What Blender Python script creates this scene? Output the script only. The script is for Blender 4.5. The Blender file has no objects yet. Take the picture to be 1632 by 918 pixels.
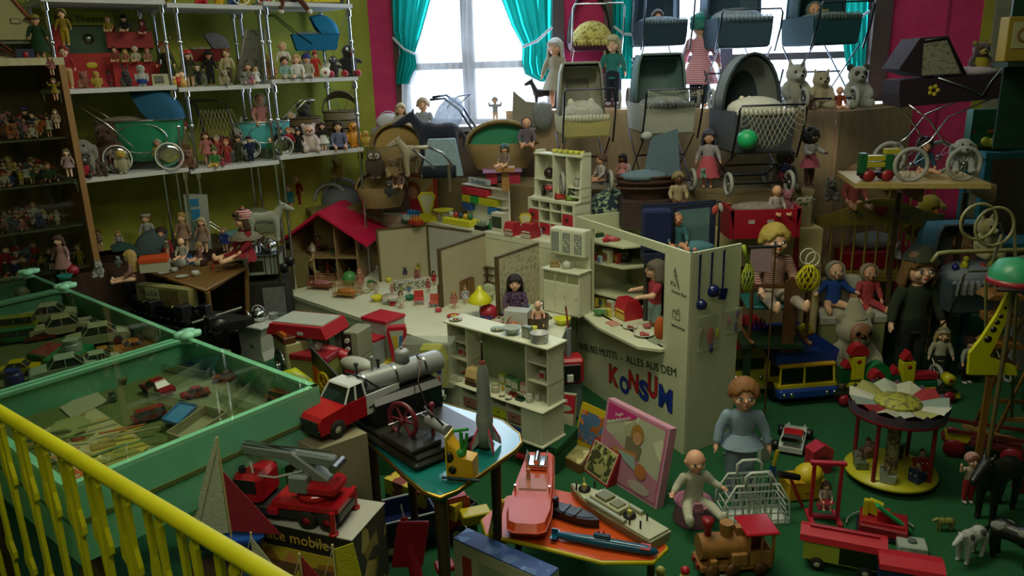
# toy museum room, built object by object
import bpy,math,random
x9=range
from math import cos as Co,sin as Si
from mathutils import Vector as zc,Matrix as ze,Euler as jw,noise
random.seed(7)
PI=math.pi
sc=bpy.context.scene
qu=sc.collection
R=math.radians
jx,jv,q2,k4=1240.,R(16.1),R(1.66),1.6
kc=bpy.data.cameras.new('camera');qq=bpy.data.objects.new('camera',kc);qu.objects.link(qq)
kc.sensor_width=36;kc.lens=36*jx/1632;kc.clip_start=.05
FW=zc((0,Co(jv),-Si(jv)));UP=zc((0,Si(jv),Co(jv)));RT=zc((1,0,0))
_c,_s=Co(q2),Si(q2)
CX=RT*_c-UP*_s;CY=RT*_s+UP*_c
qq.matrix_world=ze(((CX.x,CY.x,-FW.x,0),(CX.y,CY.y,-FW.y,0),(CX.z,CY.z,-FW.z,k4),(0,0,0,1)))
sc.camera=qq
sc.view_settings.view_transform='Standard';sc.view_settings.look='None'
sc.view_settings.gamma=1;sc.view_settings.exposure=.18
w=bpy.data.worlds.new('world');sc.world=w;w.use_nodes=True
nt=w.node_tree;bg=nt.nodes['Background']
tc=nt.nodes.new('ShaderNodeTexCoord');sp=nt.nodes.new('ShaderNodeSeparateXYZ');rp=nt.nodes.new('ShaderNodeValToRGB')
nt.links.new(tc.outputs['Generated'],sp.inputs[0]);nt.links.new(sp.outputs[2],rp.inputs[0]);nt.links.new(rp.outputs[0],bg.inputs[0])
rp.color_ramp.elements[0].position=0;rp.color_ramp.elements[0].color=(.72,.82,1,1)
rp.color_ramp.elements[1].position=.4;rp.color_ramp.elements[1].color=(.86,.93,1,1)
bg.inputs[1].default_value=3.6
def qc(x4,loc,rot,sx,sy,watts,col=(1,1,1),portal=False):
 l=bpy.data.lights.new(x4,'AREA');l.shape='RECTANGLE';l.size=sx;l.size_y=sy
 l.energy=watts;l.color=col
 if portal:l.cycles.is_portal=True
 o=bpy.data.objects.new(x4,l);qu.objects.link(o);o.location=loc;o.rotation_euler=rot
 return o
qc('added_fill_light',(.1,2.5,2.72),(0,0,0),1.6,.5,32,(1,.97,.68))  # added overhead fill, out of view, main light for the interior
qc('added_fill_light',(-.5,.2,2.72),(0,0,0),1.6,.5,19,(1,.97,.68))  # second added fill, overhead near the camera
qc('window_daylight',(-.05,4.83,1.85),(R(-90),0,R(-5.5)),.95,1.3,22,(.68,.8,1))
qc('window_daylight',(1.45,4.68,1.85),(R(-90),0,R(-5.5)),1.45,1.3,30,(.68,.8,1))
def ky(x,y):
 u=(x-816)/jx;v=(459-y)/jx
 return FW+CX*u+CY*v
qr=zc((0,0,k4))
def P(x,y,z=0):
 d=ky(x,y);return qr+d*((z-k4)/d.z)
def Q(x,y,Y):
 d=ky(x,y);return qr+d*(Y/d.y)
def V(x,y,p0,dr,yr=0):
 n=zc((-dr[1],dr[0],0));d=ky(x,y);p=zc((p0[0],p0[1],0))+n*yr
 t=((p-qr).dot(n))/d.dot(n);return qr+d*t
def zj(p):return(zc(p)-qr).dot(FW)/jx
_M={}
def xi(c):
 if isinstance(c,str):c=tuple(int(c[i:i+2],16)/255 for i in(0,2,4))
 return tuple((x/12.92 if x<=.04045 else((x+.055)/1.055)**2.4)for x in c)
def mt(xz,c,c2=None,sc_=1.):
 key=(xz,c,c2,sc_)
 if key in _M:return _M[key]
 m=bpy.data.materials.new('%s_%s'%(xz,c));m.use_nodes=True
 N=m.node_tree.nodes;L=m.node_tree.links;b=N['Principled BSDF'];_M[key]=m
 a=xi(c);a2=xi(c2)if c2 else tuple(x*.78 for x in a)
 rough=dict(plastic=.38,gloss=.14,paint=.5,cloth=.95,fur=1,hair=.62,metal=.28,wood=.5,paper=.7,x8=.42,rubber=.8,wall=.9,lace=.9,chrome=.1,carpet=1,net=.9,sheer=.9,drape=.9,check=.9,dots=.9,stripe=.9,floral=.9,print=.55,wicker=.7,knit=.95,veneer=.45,rope=.9).get(xz,.5)
 b.inputs['Roughness'].default_value=rough
 if xz in('metal','chrome'):b.inputs['Metallic'].default_value=1
 if xz=='glass':
  N.remove(b);out=N['Material Output'];g=N.new('ShaderNodeBsdfGlossy');t=N.new('ShaderNodeBsdfTransparent');mx=N.new('ShaderNodeMixShader');f=N.new('ShaderNodeFresnel')
  g.inputs['Roughness'].default_value=.03;t.inputs[0].default_value=(*a,1);f.inputs[0].default_value=1.45
  L.new(f.outputs[0],mx.inputs[0]);L.new(t.outputs[0],mx.inputs[1]);L.new(g.outputs[0],mx.inputs[2]);L.new(mx.outputs[0],out.inputs[0]);return m
 if xz=='lamp':
  b.inputs['Emission Color'].default_value=(*a,1);b.inputs['Emission Strength'].default_value=3;return m
 co=N.new('ShaderNodeTexCoord');O=co.outputs['Object']
 def noise(s,d=3,vec=O):
  n=N.new('ShaderNodeTexNoise');n.inputs['Scale'].default_value=s;n.inputs['Detail'].default_value=d;L.new(vec,n.inputs['Vector']);return n.outputs['Fac']
 def ramp(src,p0,p1,k0=a,k1=a2,hard=False):
  r=N.new('ShaderNodeValToRGB');e=r.color_ramp.elements;e[0].position=p0;e[1].position=p1
  e[0].color=(*k0,1);e[1].color=(*k1,1);L.new(src,r.inputs[0])
  if hard:r.color_ramp.interpolation='CONSTANT'
  return r.outputs[0]
 def bump(src,st,dist=.01):
  q=N.new('ShaderNodeBump');q.inputs['Strength'].default_value=st;q.inputs['Distance'].default_value=dist;L.new(src,q.inputs['Height']);L.new(q.outputs[0],b.inputs['Normal'])
 BC=b.inputs['Base Color']
 if xz in('wood','veneer'):
  mp=N.new('ShaderNodeMapping');L.new(O,mp.inputs[0]);mp.inputs['Scale'].default_value=(1,1,.12)
  f=noise(38*sc_,5,mp.outputs[0]);L.new(ramp(f,.35,.7),BC);bump(f,.15,.002)
 elif xz in('fur','cloth','knit','carpet','wall','hair','rope'):
  s=dict(fur=90,cloth=220,knit=130,carpet=260,wall=9,hair=140,rope=200)[xz]*sc_
  f=noise(s,4);L.new(ramp(f,.3,.72),BC);bump(f,dict(fur=.9,wall=.08).get(xz,.5),.006)
  if xz=='fur' and 'Sheen Weight' in b.inputs:b.inputs['Sheen Weight'].default_value=.3
 elif xz in('check','stripe','dots','wicker'):
  if xz=='dots':
   v=N.new('ShaderNodeTexVoronoi');v.inputs['Scale'].default_value=60*sc_;L.new(O,v.inputs['Vector']);L.new(ramp(v.outputs['Distance'],0,.28,a2,a,True),BC)
  else:
   wv=N.new('ShaderNodeTexWave');wv.bands_direction='Z';wv.inputs['Scale'].default_value=14*sc_;L.new(O,wv.inputs[0])
   col=ramp(wv.outputs['Fac'],0,.5,a,a2,True)
   if xz!='stripe':
    w2=N.new('ShaderNodeTexWave');w2.bands_direction='X';w2.inputs['Scale'].default_value=14*sc_;L.new(O,w2.inputs[0])
    c3=ramp(w2.outputs['Fac'],0,.5,a,a2,True);mx=N.new('ShaderNodeMixRGB');mx.inputs[0].default_value=.5;L.new(col,mx.inputs[1]);L.new(c3,mx.inputs[2]);col=mx.outputs[0]
   L.new(col,BC)
   if xz=='wicker':bump(wv.outputs['Fac'],.6,.004)
 elif xz in('floral','print'):
  v=N.new('ShaderNodeTexVoronoi');v.inputs['Scale'].default_value=45*sc_;L.new(O,v.inputs['Vector'])
  r=N.new('ShaderNodeValToRGB');r.color_ramp.interpolation='CONSTANT';e=r.color_ramp.elements
  e[0].color=(*a,1);e[1].position=.62;e[1].color=(*a2,1)
  k=e.new(.82);k.color=(*[min(1,x*1.5+.03)for x in a2],1)
  sp_=N.new('ShaderNodeSeparateXYZ');L.new(v.outputs['Color'],sp_.inputs[0]);L.new(sp_.outputs[0],r.inputs[0]);L.new(r.outputs[0],BC)
 elif xz in('sheer','drape','lace','net'):
  out=N['Material Output'];tr=N.new('ShaderNodeBsdfTranslucent');tr.inputs[0].default_value=(*a,1)
  df=N.new('ShaderNodeBsdfDiffuse');df.inputs[0].default_value=(*a,1);m1=N.new('ShaderNodeMixShader');m1.inputs[0].default_value=dict(drape=.6,sheer=.5).get(xz,.3)
  L.new(df.outputs[0],m1.inputs[1]);L.new(tr.outputs[0],m1.inputs[2]);fin=m1.outputs[0]
  if xz!='drape':
   tp=N.new('ShaderNodeBsdfTransparent');m2=N.new('ShaderNodeMixShader');f=noise(60 if xz!='sheer' else 7,2)
   r=ramp(f,.3,.7,(.5,.5,.5),(.25,.25,.25));L.new(r,m2.inputs[0]);L.new(tp.outputs[0],m2.inputs[2]);L.new(fin,m2.inputs[1]);fin=m2.outputs[0]
  L.new(fin,out.inputs[0])
 elif xz=='clear':
  b.inputs['Base Color'].default_value=(*a,1);b.inputs['Alpha'].default_value=.28;b.inputs['Roughness'].default_value=.1
 else:
  f=noise(12*sc_,3);L.new(ramp(f,.35,.75,a,tuple(x*.9 for x in a)if not c2 else a2),BC)
  if xz in('metal','paint','paper'):bump(f,.05,.002)
 return m
for _k,_n in [('paint','MA'),('paper','MB_'),('metal','MC'),('print','MD'),('cloth','ME'),('check','MF'),('fur','MG'),('lace','MH'),('floral','MI'),('clear','MJ'),('knit','MK'),('stripe','ML'),('wicker','MM'),('carpet','MN'),('wood','MO'),('gloss','MP'),('rope','MQ'),('rubber','MR_'),('veneer','MS'),('wall','MT'),('skin','MU')]:globals()[_n]=lambda c,*a,_k=_k:mt(_k,c,*a)
def G(c):return MP(c)
def PL(c):return mt('plastic',c)
def CL(c):return ME(c)
def WD(c='a87a48',c2=None):return MO(c,c2)
zg=mt('chrome','d8dce0');zn=MC('9a9fa4');zi=PL('16171a');zq=PL('e6e6da');j1=mt('glass','f4fbf6')
class B:
 def __init__(s):s.v=[];s.f=[];s.sm=[];s.m=ze.Identity(4);s.mi=[];s.k=0
 def add(s,vs,fs,sm=False):
  o=len(s.v);m=s.m;s.v+=[m@zc(p)for p in vs];s.f+=[[i+o for i in f]for f in fs];s.sm+=[sm]*len(fs);s.mi+=[s.k]*len(fs);return s
 def at(s,loc=(0,0,0),rot=(0,0,0)):s.m=ze.Translation(loc)@jw(rot).to_matrix().to_4x4();return s
 def b(s,c,d,bev=0,rot=None):
  x,y,z=d[0]/2,d[1]/2,d[2]/2;M=ze.Translation(c)@(jw(rot).to_matrix().to_4x4()if rot else ze.Identity(4))
  if bev<=0:
   vs=[M@zc((sx*x,sy*y,sz*z))for sz in(-1,1)for sy in(-1,1)for sx in(-1,1)]
   return s.add(vs,[(0,2,3,1),(4,5,7,6),(0,1,5,4),(2,6,7,3),(0,4,6,2),(1,3,7,5)])
  b=min(bev,x*.99,y*.99,z*.99);vs=[];ix={}
  for sx in(-1,1):
   for sy in(-1,1):
    for sz in(-1,1):
     for a in x9(3):
      ix[sx,sy,sz,a]=len(vs);q=[sx*(x-b),sy*(y-b),sz*(z-b)];q[a]=(sx*x,sy*y,sz*z)[a];vs.append(M@zc(q))
  fs=[]
  for a in x9(3):
   o1,o2=[i for i in x9(3)if i!=a]
   for sg in(-1,1):
    f=[]
    for p,q in((-1,-1),(1,-1),(1,1),(-1,1)):
     k=[0,0,0];k[a]=sg;k[o1]=p;k[o2]=q;f.append(ix[k[0],k[1],k[2],a])
    fs.append(f)
   for p in(-1,1):
    for q in(-1,1):
     k1=[0,0,0];k1[a]=-1;k1[o1]=p;k1[o2]=q;k2=list(k1);k2[a]=1
     fs.append((ix[(*k1,o1)],ix[(*k2,o1)],ix[(*k2,o2)],ix[(*k1,o2)]))
  for sx in(-1,1):
   for sy in(-1,1):
    for sz in(-1,1):fs.append([ix[sx,sy,sz,a]for a in x9(3)])
  return s.add(vs,fs)
 def x(s,x0,x1,y0,y1,z0,z1,bev=0):return s.b(((x0+x1)/2,(y0+y1)/2,(z0+z1)/2),(x1-x0,y1-y0,z1-z0),bev)
 def c(s,a,b,r,r2=None,n=10,cap=True):
  a,b=zc(a),zc(b);r2=r if r2 is None else r2;d=(b-a).normalized()if(b-a).length>1e-9 else zc((0,0,1))
  e=d.orthogonal().normalized();g=d.cross(e);vs=[]
  for p,q in((a,r),(b,r2)):
   for i in x9(n):t=2*PI*i/n;vs.append(p+e*(q*Co(t))+g*(q*Si(t)))
  s.add(vs,[(i,(i+1)%n,n+(i+1)%n,n+i)for i in x9(n)],True)
  if cap:
   s.add(vs,[list(x9(n))[::-1],list(x9(n,2*n))])
  return s
 def s(s,c,r,n=10,m=7,rot=None):
  if not isinstance(r,(tuple,list)):r=(r,r,r)
  M=ze.Translation(c)@(jw(rot).to_matrix().to_4x4()if rot else ze.Identity(4));vs=[M@zc((0,0,r[2]))]
  for j in x9(1,m):
   t=PI*j/m
   for i in x9(n):p=2*PI*i/n;vs.append(M@zc((r[0]*Si(t)*Co(p),r[1]*Si(t)*Si(p),r[2]*Co(t))))
  vs.append(M@zc((0,0,-r[2])));fs=[(0,1+i,1+(i+1)%n)for i in x9(n)]
  for j in x9(m-2):
   for i in x9(n):a=1+j*n;fs.append((a+i,a+n+i,a+n+(i+1)%n,a+(i+1)%n))
  a=1+(m-2)*n;fs+=[(a+(i+1)%n,a+i,len(vs)-1)for i in x9(n)]
  return s.add(vs,fs,True)
 def t(s,pts,r,n=6,closed=False,cap=True):
  pts=[zc(p)for p in pts];k=len(pts);rr=r if isinstance(r,(list,tuple))else[r]*k;vs=[];e=None
  for i,p in enumerate(pts):
   a=pts[i-1]if(i or closed)else p;b=pts[(i+1)%k]if(i<k-1 or closed)else p
   d=(b-a).normalized()if(b-a).length>1e-9 else zc((0,0,1))
   e=d.orthogonal().normalized()if e is None else(e-d*e.dot(d)).normalized()if(e-d*e.dot(d)).length>1e-5 else d.orthogonal().normalized()
   g=d.cross(e)
   for j in x9(n):t=2*PI*j/n;vs.append(p+e*(rr[i]*Co(t))+g*(rr[i]*Si(t)))
  fs=[(i*n+j,i*n+(j+1)%n,((i+1)%k)*n+(j+1)%n,((i+1)%k)*n+j)for i in x9(k if closed else k-1)for j in x9(n)]
  if cap and not closed:fs+=[list(x9(n))[::-1],list(x9((k-1)*n,k*n))]
  return s.add(vs,fs,True)
 def a(s,c,r,a0,a1,rad,ax='x',n=14,seg=6):
  ps=[]
  for i in x9(n+1):
   t=a0+(a1-a0)*i/n;u,v=r*Co(t),r*Si(t)
   ps.append(zc(c)+zc({'x':(0,u,v),'y':(u,0,v),'z':(u,v,0)}[ax]))
  if abs(abs(a1-a0)-2*PI)<1e-6:return s.t(ps[:-1],rad,seg,True)
  return s.t(ps,rad,seg)
 def l(s,prof,c=(0,0,0),n=16,ax='z',sx=1,sy=1,wob=None):
  vs=[]
  for i,(r,z)in enumerate(prof):
   for j in x9(n):
    t=2*PI*j/n;q=r*(1+(wob(i,j)if wob else 0));p=(q*Co(t)*sx,q*Si(t)*sy,z)
    vs.append(zc(c)+zc(p if ax=='z' else(p[2],p[0],p[1])if ax=='x' else(p[0],p[2],p[1])))
  fs=[(i*n+j,i*n+(j+1)%n,(i+1)*n+(j+1)%n,(i+1)*n+j)for i in x9(len(prof)-1)for j in x9(n)]
  return s.add(vs,fs,True)
 def p(s,poly,h0,h1,ax='z'):
  def q(p,h):return{'z':(p[0],p[1],h),'y':(p[0],h,p[1]),'x':(h,p[0],p[1])}[ax]
  n=len(poly);vs=[q(p,h0)for p in poly]+[q(p,h1)for p in poly]
  return s.add(vs,[list(x9(n))[::-1],list(x9(n,2*n))]+[(i,(i+1)%n,n+(i+1)%n,n+i)for i in x9(n)])
 def lo(s,rings,cap=True,sm=True):
  n=len(rings[0]);vs=[p for r in rings for p in r]
  fs=[(i*n+j,i*n+(j+1)%n,(i+1)*n+(j+1)%n,(i+1)*n+j)for i in x9(len(rings)-1)for j in x9(n)]
  s.add(vs,fs,sm)
  if cap:s.add(vs,[list(x9(n))[::-1],list(x9(len(vs)-n,len(vs)))])
  return s
 def g(s,fn,nu,nv,sm=True):
  vs=[fn(i/nu,j/nv)for i in x9(nu+1)for j in x9(nv+1)]
  return s.add(vs,[(i*(nv+1)+j,(i+1)*(nv+1)+j,(i+1)*(nv+1)+j+1,i*(nv+1)+j+1)for i in x9(nu)for j in x9(nv)],sm)
 def mesh(s,x4):
  me=bpy.data.meshes.new(x4);me.from_pydata(s.v,[],s.f);me.polygons.foreach_set('use_smooth',s.sm)
  if any(s.mi):me.polygons.foreach_set('material_index',s.mi)
  me.update();return me
 def d(s,x4,m,x6=None,**kw):
  me=s.mesh(x4)
  for x in(m if isinstance(m,(list,tuple))else[m]):me.materials.append(x)
  return zk(x4,me,x6,**kw)
def zk(x4,me,x6=None,x5=None,cat=None,xy=None,xz=None,loc=None,rot=None,scale=None,mat=None):
 o=bpy.data.objects.new(x4,me);qu.objects.link(o)
 if x6 is not None:o.parent=x6
 if x5:o['label']=x5
 if cat:o['category']=cat
 if xy:o['group']=xy
 if xz:o['kind']=xz
 if loc is not None:o.location=loc
 if rot is not None:o.rotation_euler=rot if isinstance(rot,(tuple,list,jw))else(0,0,rot)
 if scale is not None:o.scale=scale if isinstance(scale,(tuple,list))else(scale,)*3
 if mat is not None:
  if len(me.materials)==0:me.materials.append(None)
  o.material_slots[0].link='OBJECT';o.material_slots[0].material=mat
 return o
def zd(x4,x5,cat,loc=(0,0,0),rot=0,scale=1,xy=None):
 return zk(x4,None,None,x5,cat,xy,None,loc,rot,scale)
def jr(b,x4,m,x6=None):return b.d(x4,m,x6,xz='structure' if x6 is None else None)
_T={}
def ja(key,fn):
 if key not in _T:
  r=fn();_T[key]=r.mesh(key)if isinstance(r,B)else r
 return _T[key]
def je(b,vox=.012,sm=4):
 me=b.mesh('tmp');o=bpy.data.objects.new('tmp',me);qu.objects.link(o)
 r=o.modifiers.new('r','REMESH');r.mode='VOXEL';r.voxel_size=vox;r.use_smooth_shade=True
 q=o.modifiers.new('s','SMOOTH');q.iterations=sm;q.factor=.5
 dg=bpy.context.evaluated_depsgraph_get();e=o.evaluated_get(dg);nm=bpy.data.meshes.new_from_object(e)
 bpy.data.objects.remove(o);bpy.data.meshes.remove(me);nm.materials.clear()
 nm.polygons.foreach_set('use_smooth',[True]*len(nm.polygons));return nm
def jj(s,size,m,x6=None,loc=(0,0,0),rot=(0,0,0),ext=.0006,x4='lettering',align='CENTER',sx=1.,**kw):
 cu=bpy.data.curves.new('t','FONT');cu.body=s;cu.size=size;cu.extrude=ext;cu.align_x=align;cu.align_y='CENTER';cu.resolution_u=2
 o=bpy.data.objects.new('t',cu);qu.objects.link(o);dg=bpy.context.evaluated_depsgraph_get()
 me=bpy.data.meshes.new_from_object(o.evaluated_get(dg));bpy.data.objects.remove(o);me.materials.clear();me.materials.append(m)
 return zk(x4,me,x6,loc=loc,rot=rot,scale=(sx,1,1),**kw)
def T(x4,x5,cat,p,rot,x7,s=1,xy=None,y2=0):
 t=zd(x4,x5,cat,p,rot,s,xy)
 if y2:t.rotation_euler=(y2,0,rot)if not isinstance(y2,tuple)else y2
 last=None
 for r in x7:
  if r[0][0]=='>':B_=r[2].d(r[0][1:],r[1],last)
  else:last=r[2].d(r[0],r[1],t)
 return t
U=zc((.747,.665,0)).normalized();NB=zc((-U.y,U.x,0));S0=zc((-1.93,3.5,0))
zs=zc((-.824,4.995,0));WR=zc((2.62,4.66,0));j7=(WR-zs).normalized();WN=zc((-j7.y,j7.x,0))
qg=MT('9aa03c','8a9134');js=MT('cf3a72','c02f66')
jr(B().b((0,2,-.05),(9,9,.1)),'floor',MN('14592f','0c4222'))
jr(B().b((0,2,2.85),(9,9,.1)),'ceiling',MT('d8d4b8'))
def z8(p0,p1,z0,z1,th,x4,m,x6=None):
 p0,p1=zc(p0),zc(p1);d=(p1-p0);n=zc((-d.y,d.x,0)).normalized()*th;b=B()
 b.add([(p.x,p.y,z)for z in(z0,z1)for p in(p0,p1,p1+n,p0+n)],[(3,2,1,0),(4,5,6,7),(0,1,5,4),(1,2,6,5),(2,3,7,6),(3,0,4,7)])
 return jr(b,x4,m,x6)
z8(S0+NB*.4-U*2.6,zs,0,2.8,.1,'wall_left',qg)
z8((-4.4,2.2,0),(-4.4,-2,0),0,2.8,-.1,'wall_side',qg)
z8((4.2,-2,0),(4.2,5,0),0,2.8,-.1,'wall_right',MT('5c5a2c','4a4a22'))
z8((-4.4,-2,0),(4.2,-2,0),0,2.8,-.1,'wall_rear',MT('b0a878'))
def ws(px,py=100):return(V(px,py,zs,j7)-zs).dot(j7)
def wp(s,z,off=0):q=zs+j7*s+WN*off;return(q.x,q.y,z)
def z4(s0,s1,z0,z1,x4,m,off=0,th=.16,x6=None):
 return z8(zs+j7*s0+WN*off,zs+j7*s1+WN*off,z0,z1,th,x4,m,x6)
zv=1.22;qi=2.6
a0,a1,b0,b1=ws(634),ws(884),ws(978),ws(1388)
z4(0,a0,0,2.8,'wall_back',js);z4(a0,a1,0,zv,'wall_back',js);z4(a0,a1,qi,2.8,'wall_back',js)
z4(a1,b0,0,2.8,'wall_back',js);z4(b0,b1,0,zv,'wall_back',js);z4(b0,b1,qi,2.8,'wall_back',js)
z4(b1,ws(1556),0,2.8,'wall_back',js)
z4(ws(1500),ws(1504),0,2.8,'trim_1',MT('a52c58'),-.006,.01)
z4(ws(1556),ws(1572),0,2.8,'trim_2',MT('a5a034'),-.01,.15)
z4(ws(1572),ws(1598),0,2.8,'trim_3',MT('8f9078'),-.03,.2)
z4(ws(1598),ws(1598)+2.5,0,2.8,'wall_back',MT('3c4a30'),.35)
WF=MA('6f6f7c');
def j6(n,s0,s1,mull,frac):
 w_=B();t=.05
 def bar(sa,sb,za,zb,off=.03,th=.06):
  for _ in(0,):
   p=[wp(sa,za,off),wp(sb,za,off),wp(sb,za,off+th),wp(sa,za,off+th)];q=[(a,b,zb)for a,b,c in p]
   w_.add(p+q,[(3,2,1,0),(4,5,6,7),(0,1,5,4),(1,2,6,5),(2,3,7,6),(3,0,4,7)])
 bar(s0,s0+t,zv,qi);bar(s1-t,s1,zv,qi);bar(s0,s1,zv,zv+t);bar(s0,s1,qi-t,qi);bar(s0+t,s1-t,1.575,1.615)
 for m in mull:bar(m-.035,m+.035,zv+t,qi-t,.02,.07)
 o=w_.d('window_%d'%n,WF,None,xz='structure')
 xs=[s0+t]+[v for m in mull for v in(m-.035,m+.035)]+[s1-t]
 for i in x9(0,len(xs),2):
  for z0,z1 in((zv+t,1.575),(1.615,qi-t)):
   g=B();g.add([wp(xs[i],z0,.06),wp(xs[i+1],z0,.06),wp(xs[i+1],z1,.06),wp(xs[i],z1,.06)],[(0,1,2,3)]);g.d('pane',j1,o)
 sl=B();p=[wp(s0-.03,zv-.03,-.05),wp(s1+.03,zv-.03,-.05),wp(s1+.03,zv-.03,.06),wp(s0-.03,zv-.03,.06)];q=[(a,b,zv)for a,b,c in p]
 sl.add(p+q,[(3,2,1,0),(4,5,6,7),(0,1,5,4),(1,2,6,5),(2,3,7,6),(3,0,4,7)]);sl.d('window_sill',MA('b8bcc4'),o)
j6(1,a0,a1,[ws(745)],.5);j6(2,b0,b1,[ws(1158)],.5)
z4(a0-.015,a0+.02,zv,2.8,'trim_4',MO('5a4038'),-.03,.05);z4(a1-.005,a1+.06,zv,2.8,'trim_5',MO('4e3c44'),-.03,.05)
z4(b0-.06,b0,zv,2.8,'trim_6',MO('6a4848'),-.03,.05);z4(b1-.02,b1+.08,zv-.4,2.8,'trim_7',MO('5a4a4c'),-.04,.06)
def jk(x4,x5,rows,m,off,folds,amp=.02,fringe=None,part=None):
 b=B();N_=48
 rows=[(y,xl,xr)for y,xl,xr in rows]
 def fn(i,j):
  k=i*(len(rows)-1);a=min(int(k),len(rows)-2);t=k-a;y=rows[a][0]*(1-t)+rows[a+1][0]*t
  xl=rows[a][1]*(1-t)+rows[a+1][1]*t;xr=rows[a][2]*(1-t)+rows[a+1][2]*t
  p=V(xl+(xr-xl)*j,y,zs,j7,off);return p-WN*(amp*(Si(j*folds*2*PI)+.35*Si(j*folds*4.7+i*3)))
 b.g(fn,24,N_)
 root=zd(x4,x5,'curtain',(0,0,0));b.d('drape',m,root)
 if fringe:
  f=B();side=1 if fringe=='r' else 0
  for q in x9(70):
   i=q/70;p=fn(i,side);d=j7*(.022 if side else-.022)+zc((0,0,-.012));f.c(p,p+d,.0022,.001,4)
  f.d('fringe',CL('3f8f95'),root,xz='stuff')
 return root,fn
TEAL=mt('drape','1fb0a8')
SH=mt('sheer','f2f5ff')
jk('net_curtain','sheer white net curtain hanging over the left window beside its teal drape',[(-140,640,745),(60,642,745),(200,640,748)],SH,-.035,9,.012)
jk('net_curtain','sheer white net curtain over the right half of the left window',[(-140,742,882),(60,742,880),(198,750,876)],SH,-.04,9,.012)
for nm,lb,rows,fr,xn in(('curtain','teal fringed curtain tied back at the far left of the windows',[(-140,628,700),(0,626,686),(50,628,672),(84,638,661),(105,634,664),(120,632,656),(134,632,650)],'r',((626,60),(661,86))),('curtain','teal curtain swept to the right side of the left window',[(-140,780,884),(0,800,880),(40,815,879),(72,833,878),(100,832,878),(118,838,878),(130,862,878)],'l',((833,75),(880,43))),('curtain','teal curtain beside the folding pram between the two windows',[(-140,976,1030),(0,976,1012),(50,977,1010),(100,977,1008),(126,977,1006)],None,((978,42),(1010,55))),('curtain','teal curtain at the right edge of the right window',[(-140,1310,1386),(0,1336,1384),(50,1340,1382),(90,1346,1380),(112,1350,1378)],None,((1340,40),(1386,17)))):
 c,fn=jk(nm,lb,rows,TEAL,-.075,4.5,.016,fr)
 p0,p1=V(*xn[0],zs,j7,-.1),V(*xn[1],zs,j7,-.1)
 B().t([p0,p0.lerp(p1,.5)-zc((0,0,.02)),p1],.008,6).d('tieback',ME('c8d4e0'),c)
for x,y,lb in((.1,2.5,'long unseen fill lamp added above the toy display'),(-.5,.2,'long unseen fill lamp added above the visitors')):
 t=zd('ceiling_lamp',lb,'lamp',(x,y,2.8));B().x(-.8,.8,-.25,.25,-.05,0).d('housing',zq,t)  # unseen housings added to go with the overhead fill lights
k3=[1.925,1.545,1.155]
LAM=MA('c4c6c8')
def sp(px,py=200):return(V(px,py,S0,U)-S0).dot(U)
def jd(s,z,yr=0):q=S0+U*s+NB*yr;return zc((q.x,q.y,z))
def jt(b,s0,s1,k0,k1,z0,z1):
 p=[jd(s0,0,k0),jd(s1,0,k0),jd(s1,0,k1),jd(s0,0,k1)]
 b.add([(q.x,q.y,z)for z in(z0,z1)for q in p],[(3,2,1,0),(4,5,6,7),(0,1,5,4),(1,2,6,5),(2,3,7,6),(3,0,4,7)])
e0,e1,e2,e3=sp(100),sp(292),sp(440),sp(578)
j3=zd('wall_shelf','white board shelving on chrome poles along the green wall','shelf',jd(e0,0))
Mi=ze.Translation(-zc(jd(e0,0)))
for i,(s0,s1,dz)in enumerate(((e0,e1,0),(e1,e2,-.012),(e2,e3,.008))):
 for z in k3:
  b=B();b.m=Mi;jt(b,s0+.004,s1-.004,0,.37,z+dz-.02,z+dz);b.d('shelf_board',LAM,j3)
for s_ in(e0+.02,e1-.02,e1+.045,e2-.02,e2+.02,e3-.02):
 for k in(.02,.33):
  b=B();b.m=Mi;b.c(jd(s_,0,k),jd(s_,2.4,k),.008,n=8)
  for z in k3:b.c(jd(s_,z-.055,k),jd(s_,z-.021,k),.016,n=8)
  for z in(1.35,1.74):b.s(jd(s_,z,k),.014,8,5)
  b.d('pole',zg,j3)
b=B();b.m=Mi
for s_ in(e3-.02,e1+.045):
 for z in(1.15,1.54):b.c(jd(s_,z,.02),jd(s_,z+.38,.33),.0018,n=4);b.c(jd(s_,z+.38,.02),jd(s_,z,.33),.0018,n=4)
b.d('cross_wire',zn,j3)
cab=zd('display_cabinet','wooden glass-shelved display cabinet full of tiny dolls at the far left','cabinet',jd(e0-.06,0))
Mc=ze.Translation(-zc(jd(e0-.06,0)));qa=sp(97,93);qj=qa-1.3
WB=WD('9a7446','805c34');CABZ=[.5,.76,.955,1.15,1.345];jl=(V(60,92,S0,U,-.05)).z
b=B();b.m=Mc;jt(b,qj,qa,-.05,.35,jl-.03,jl);b.d('cabinet_top',WD('b8b08c','a09870'),cab)
b=B();b.m=Mc;jt(b,qa-.025,qa,-.05,.35,0,jl-.03);b.d('side_panel',WB,cab)
b=B();b.m=Mc;jt(b,qj,qj+.025,-.05,.35,0,jl-.03);b.d('side_panel',WB,cab)
b=B();b.m=Mc;jt(b,qj,qa,.33,.35,0,jl-.03);b.d('back_panel',WD('6b5a2c','5a4a24'),cab)
b=B();b.m=Mc;jt(b,qj,qa,-.05,.33,0,.48);b.d('plinth',WD('7a6030'),cab)
for z in CABZ[1:]:
 b=B();b.m=Mc;jt(b,qj+.03,qa-.03,0,.32,z-.008,z);b.d('glass_shelf',MJ('9aa080'),cab)
b=B();b.m=Mc;q=[jd(qj+.03,.48,-.045),jd(qa-.03,.48,-.045),jd(qa-.03,jl-.03,-.045),jd(qj+.03,jl-.03,-.045)]
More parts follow.
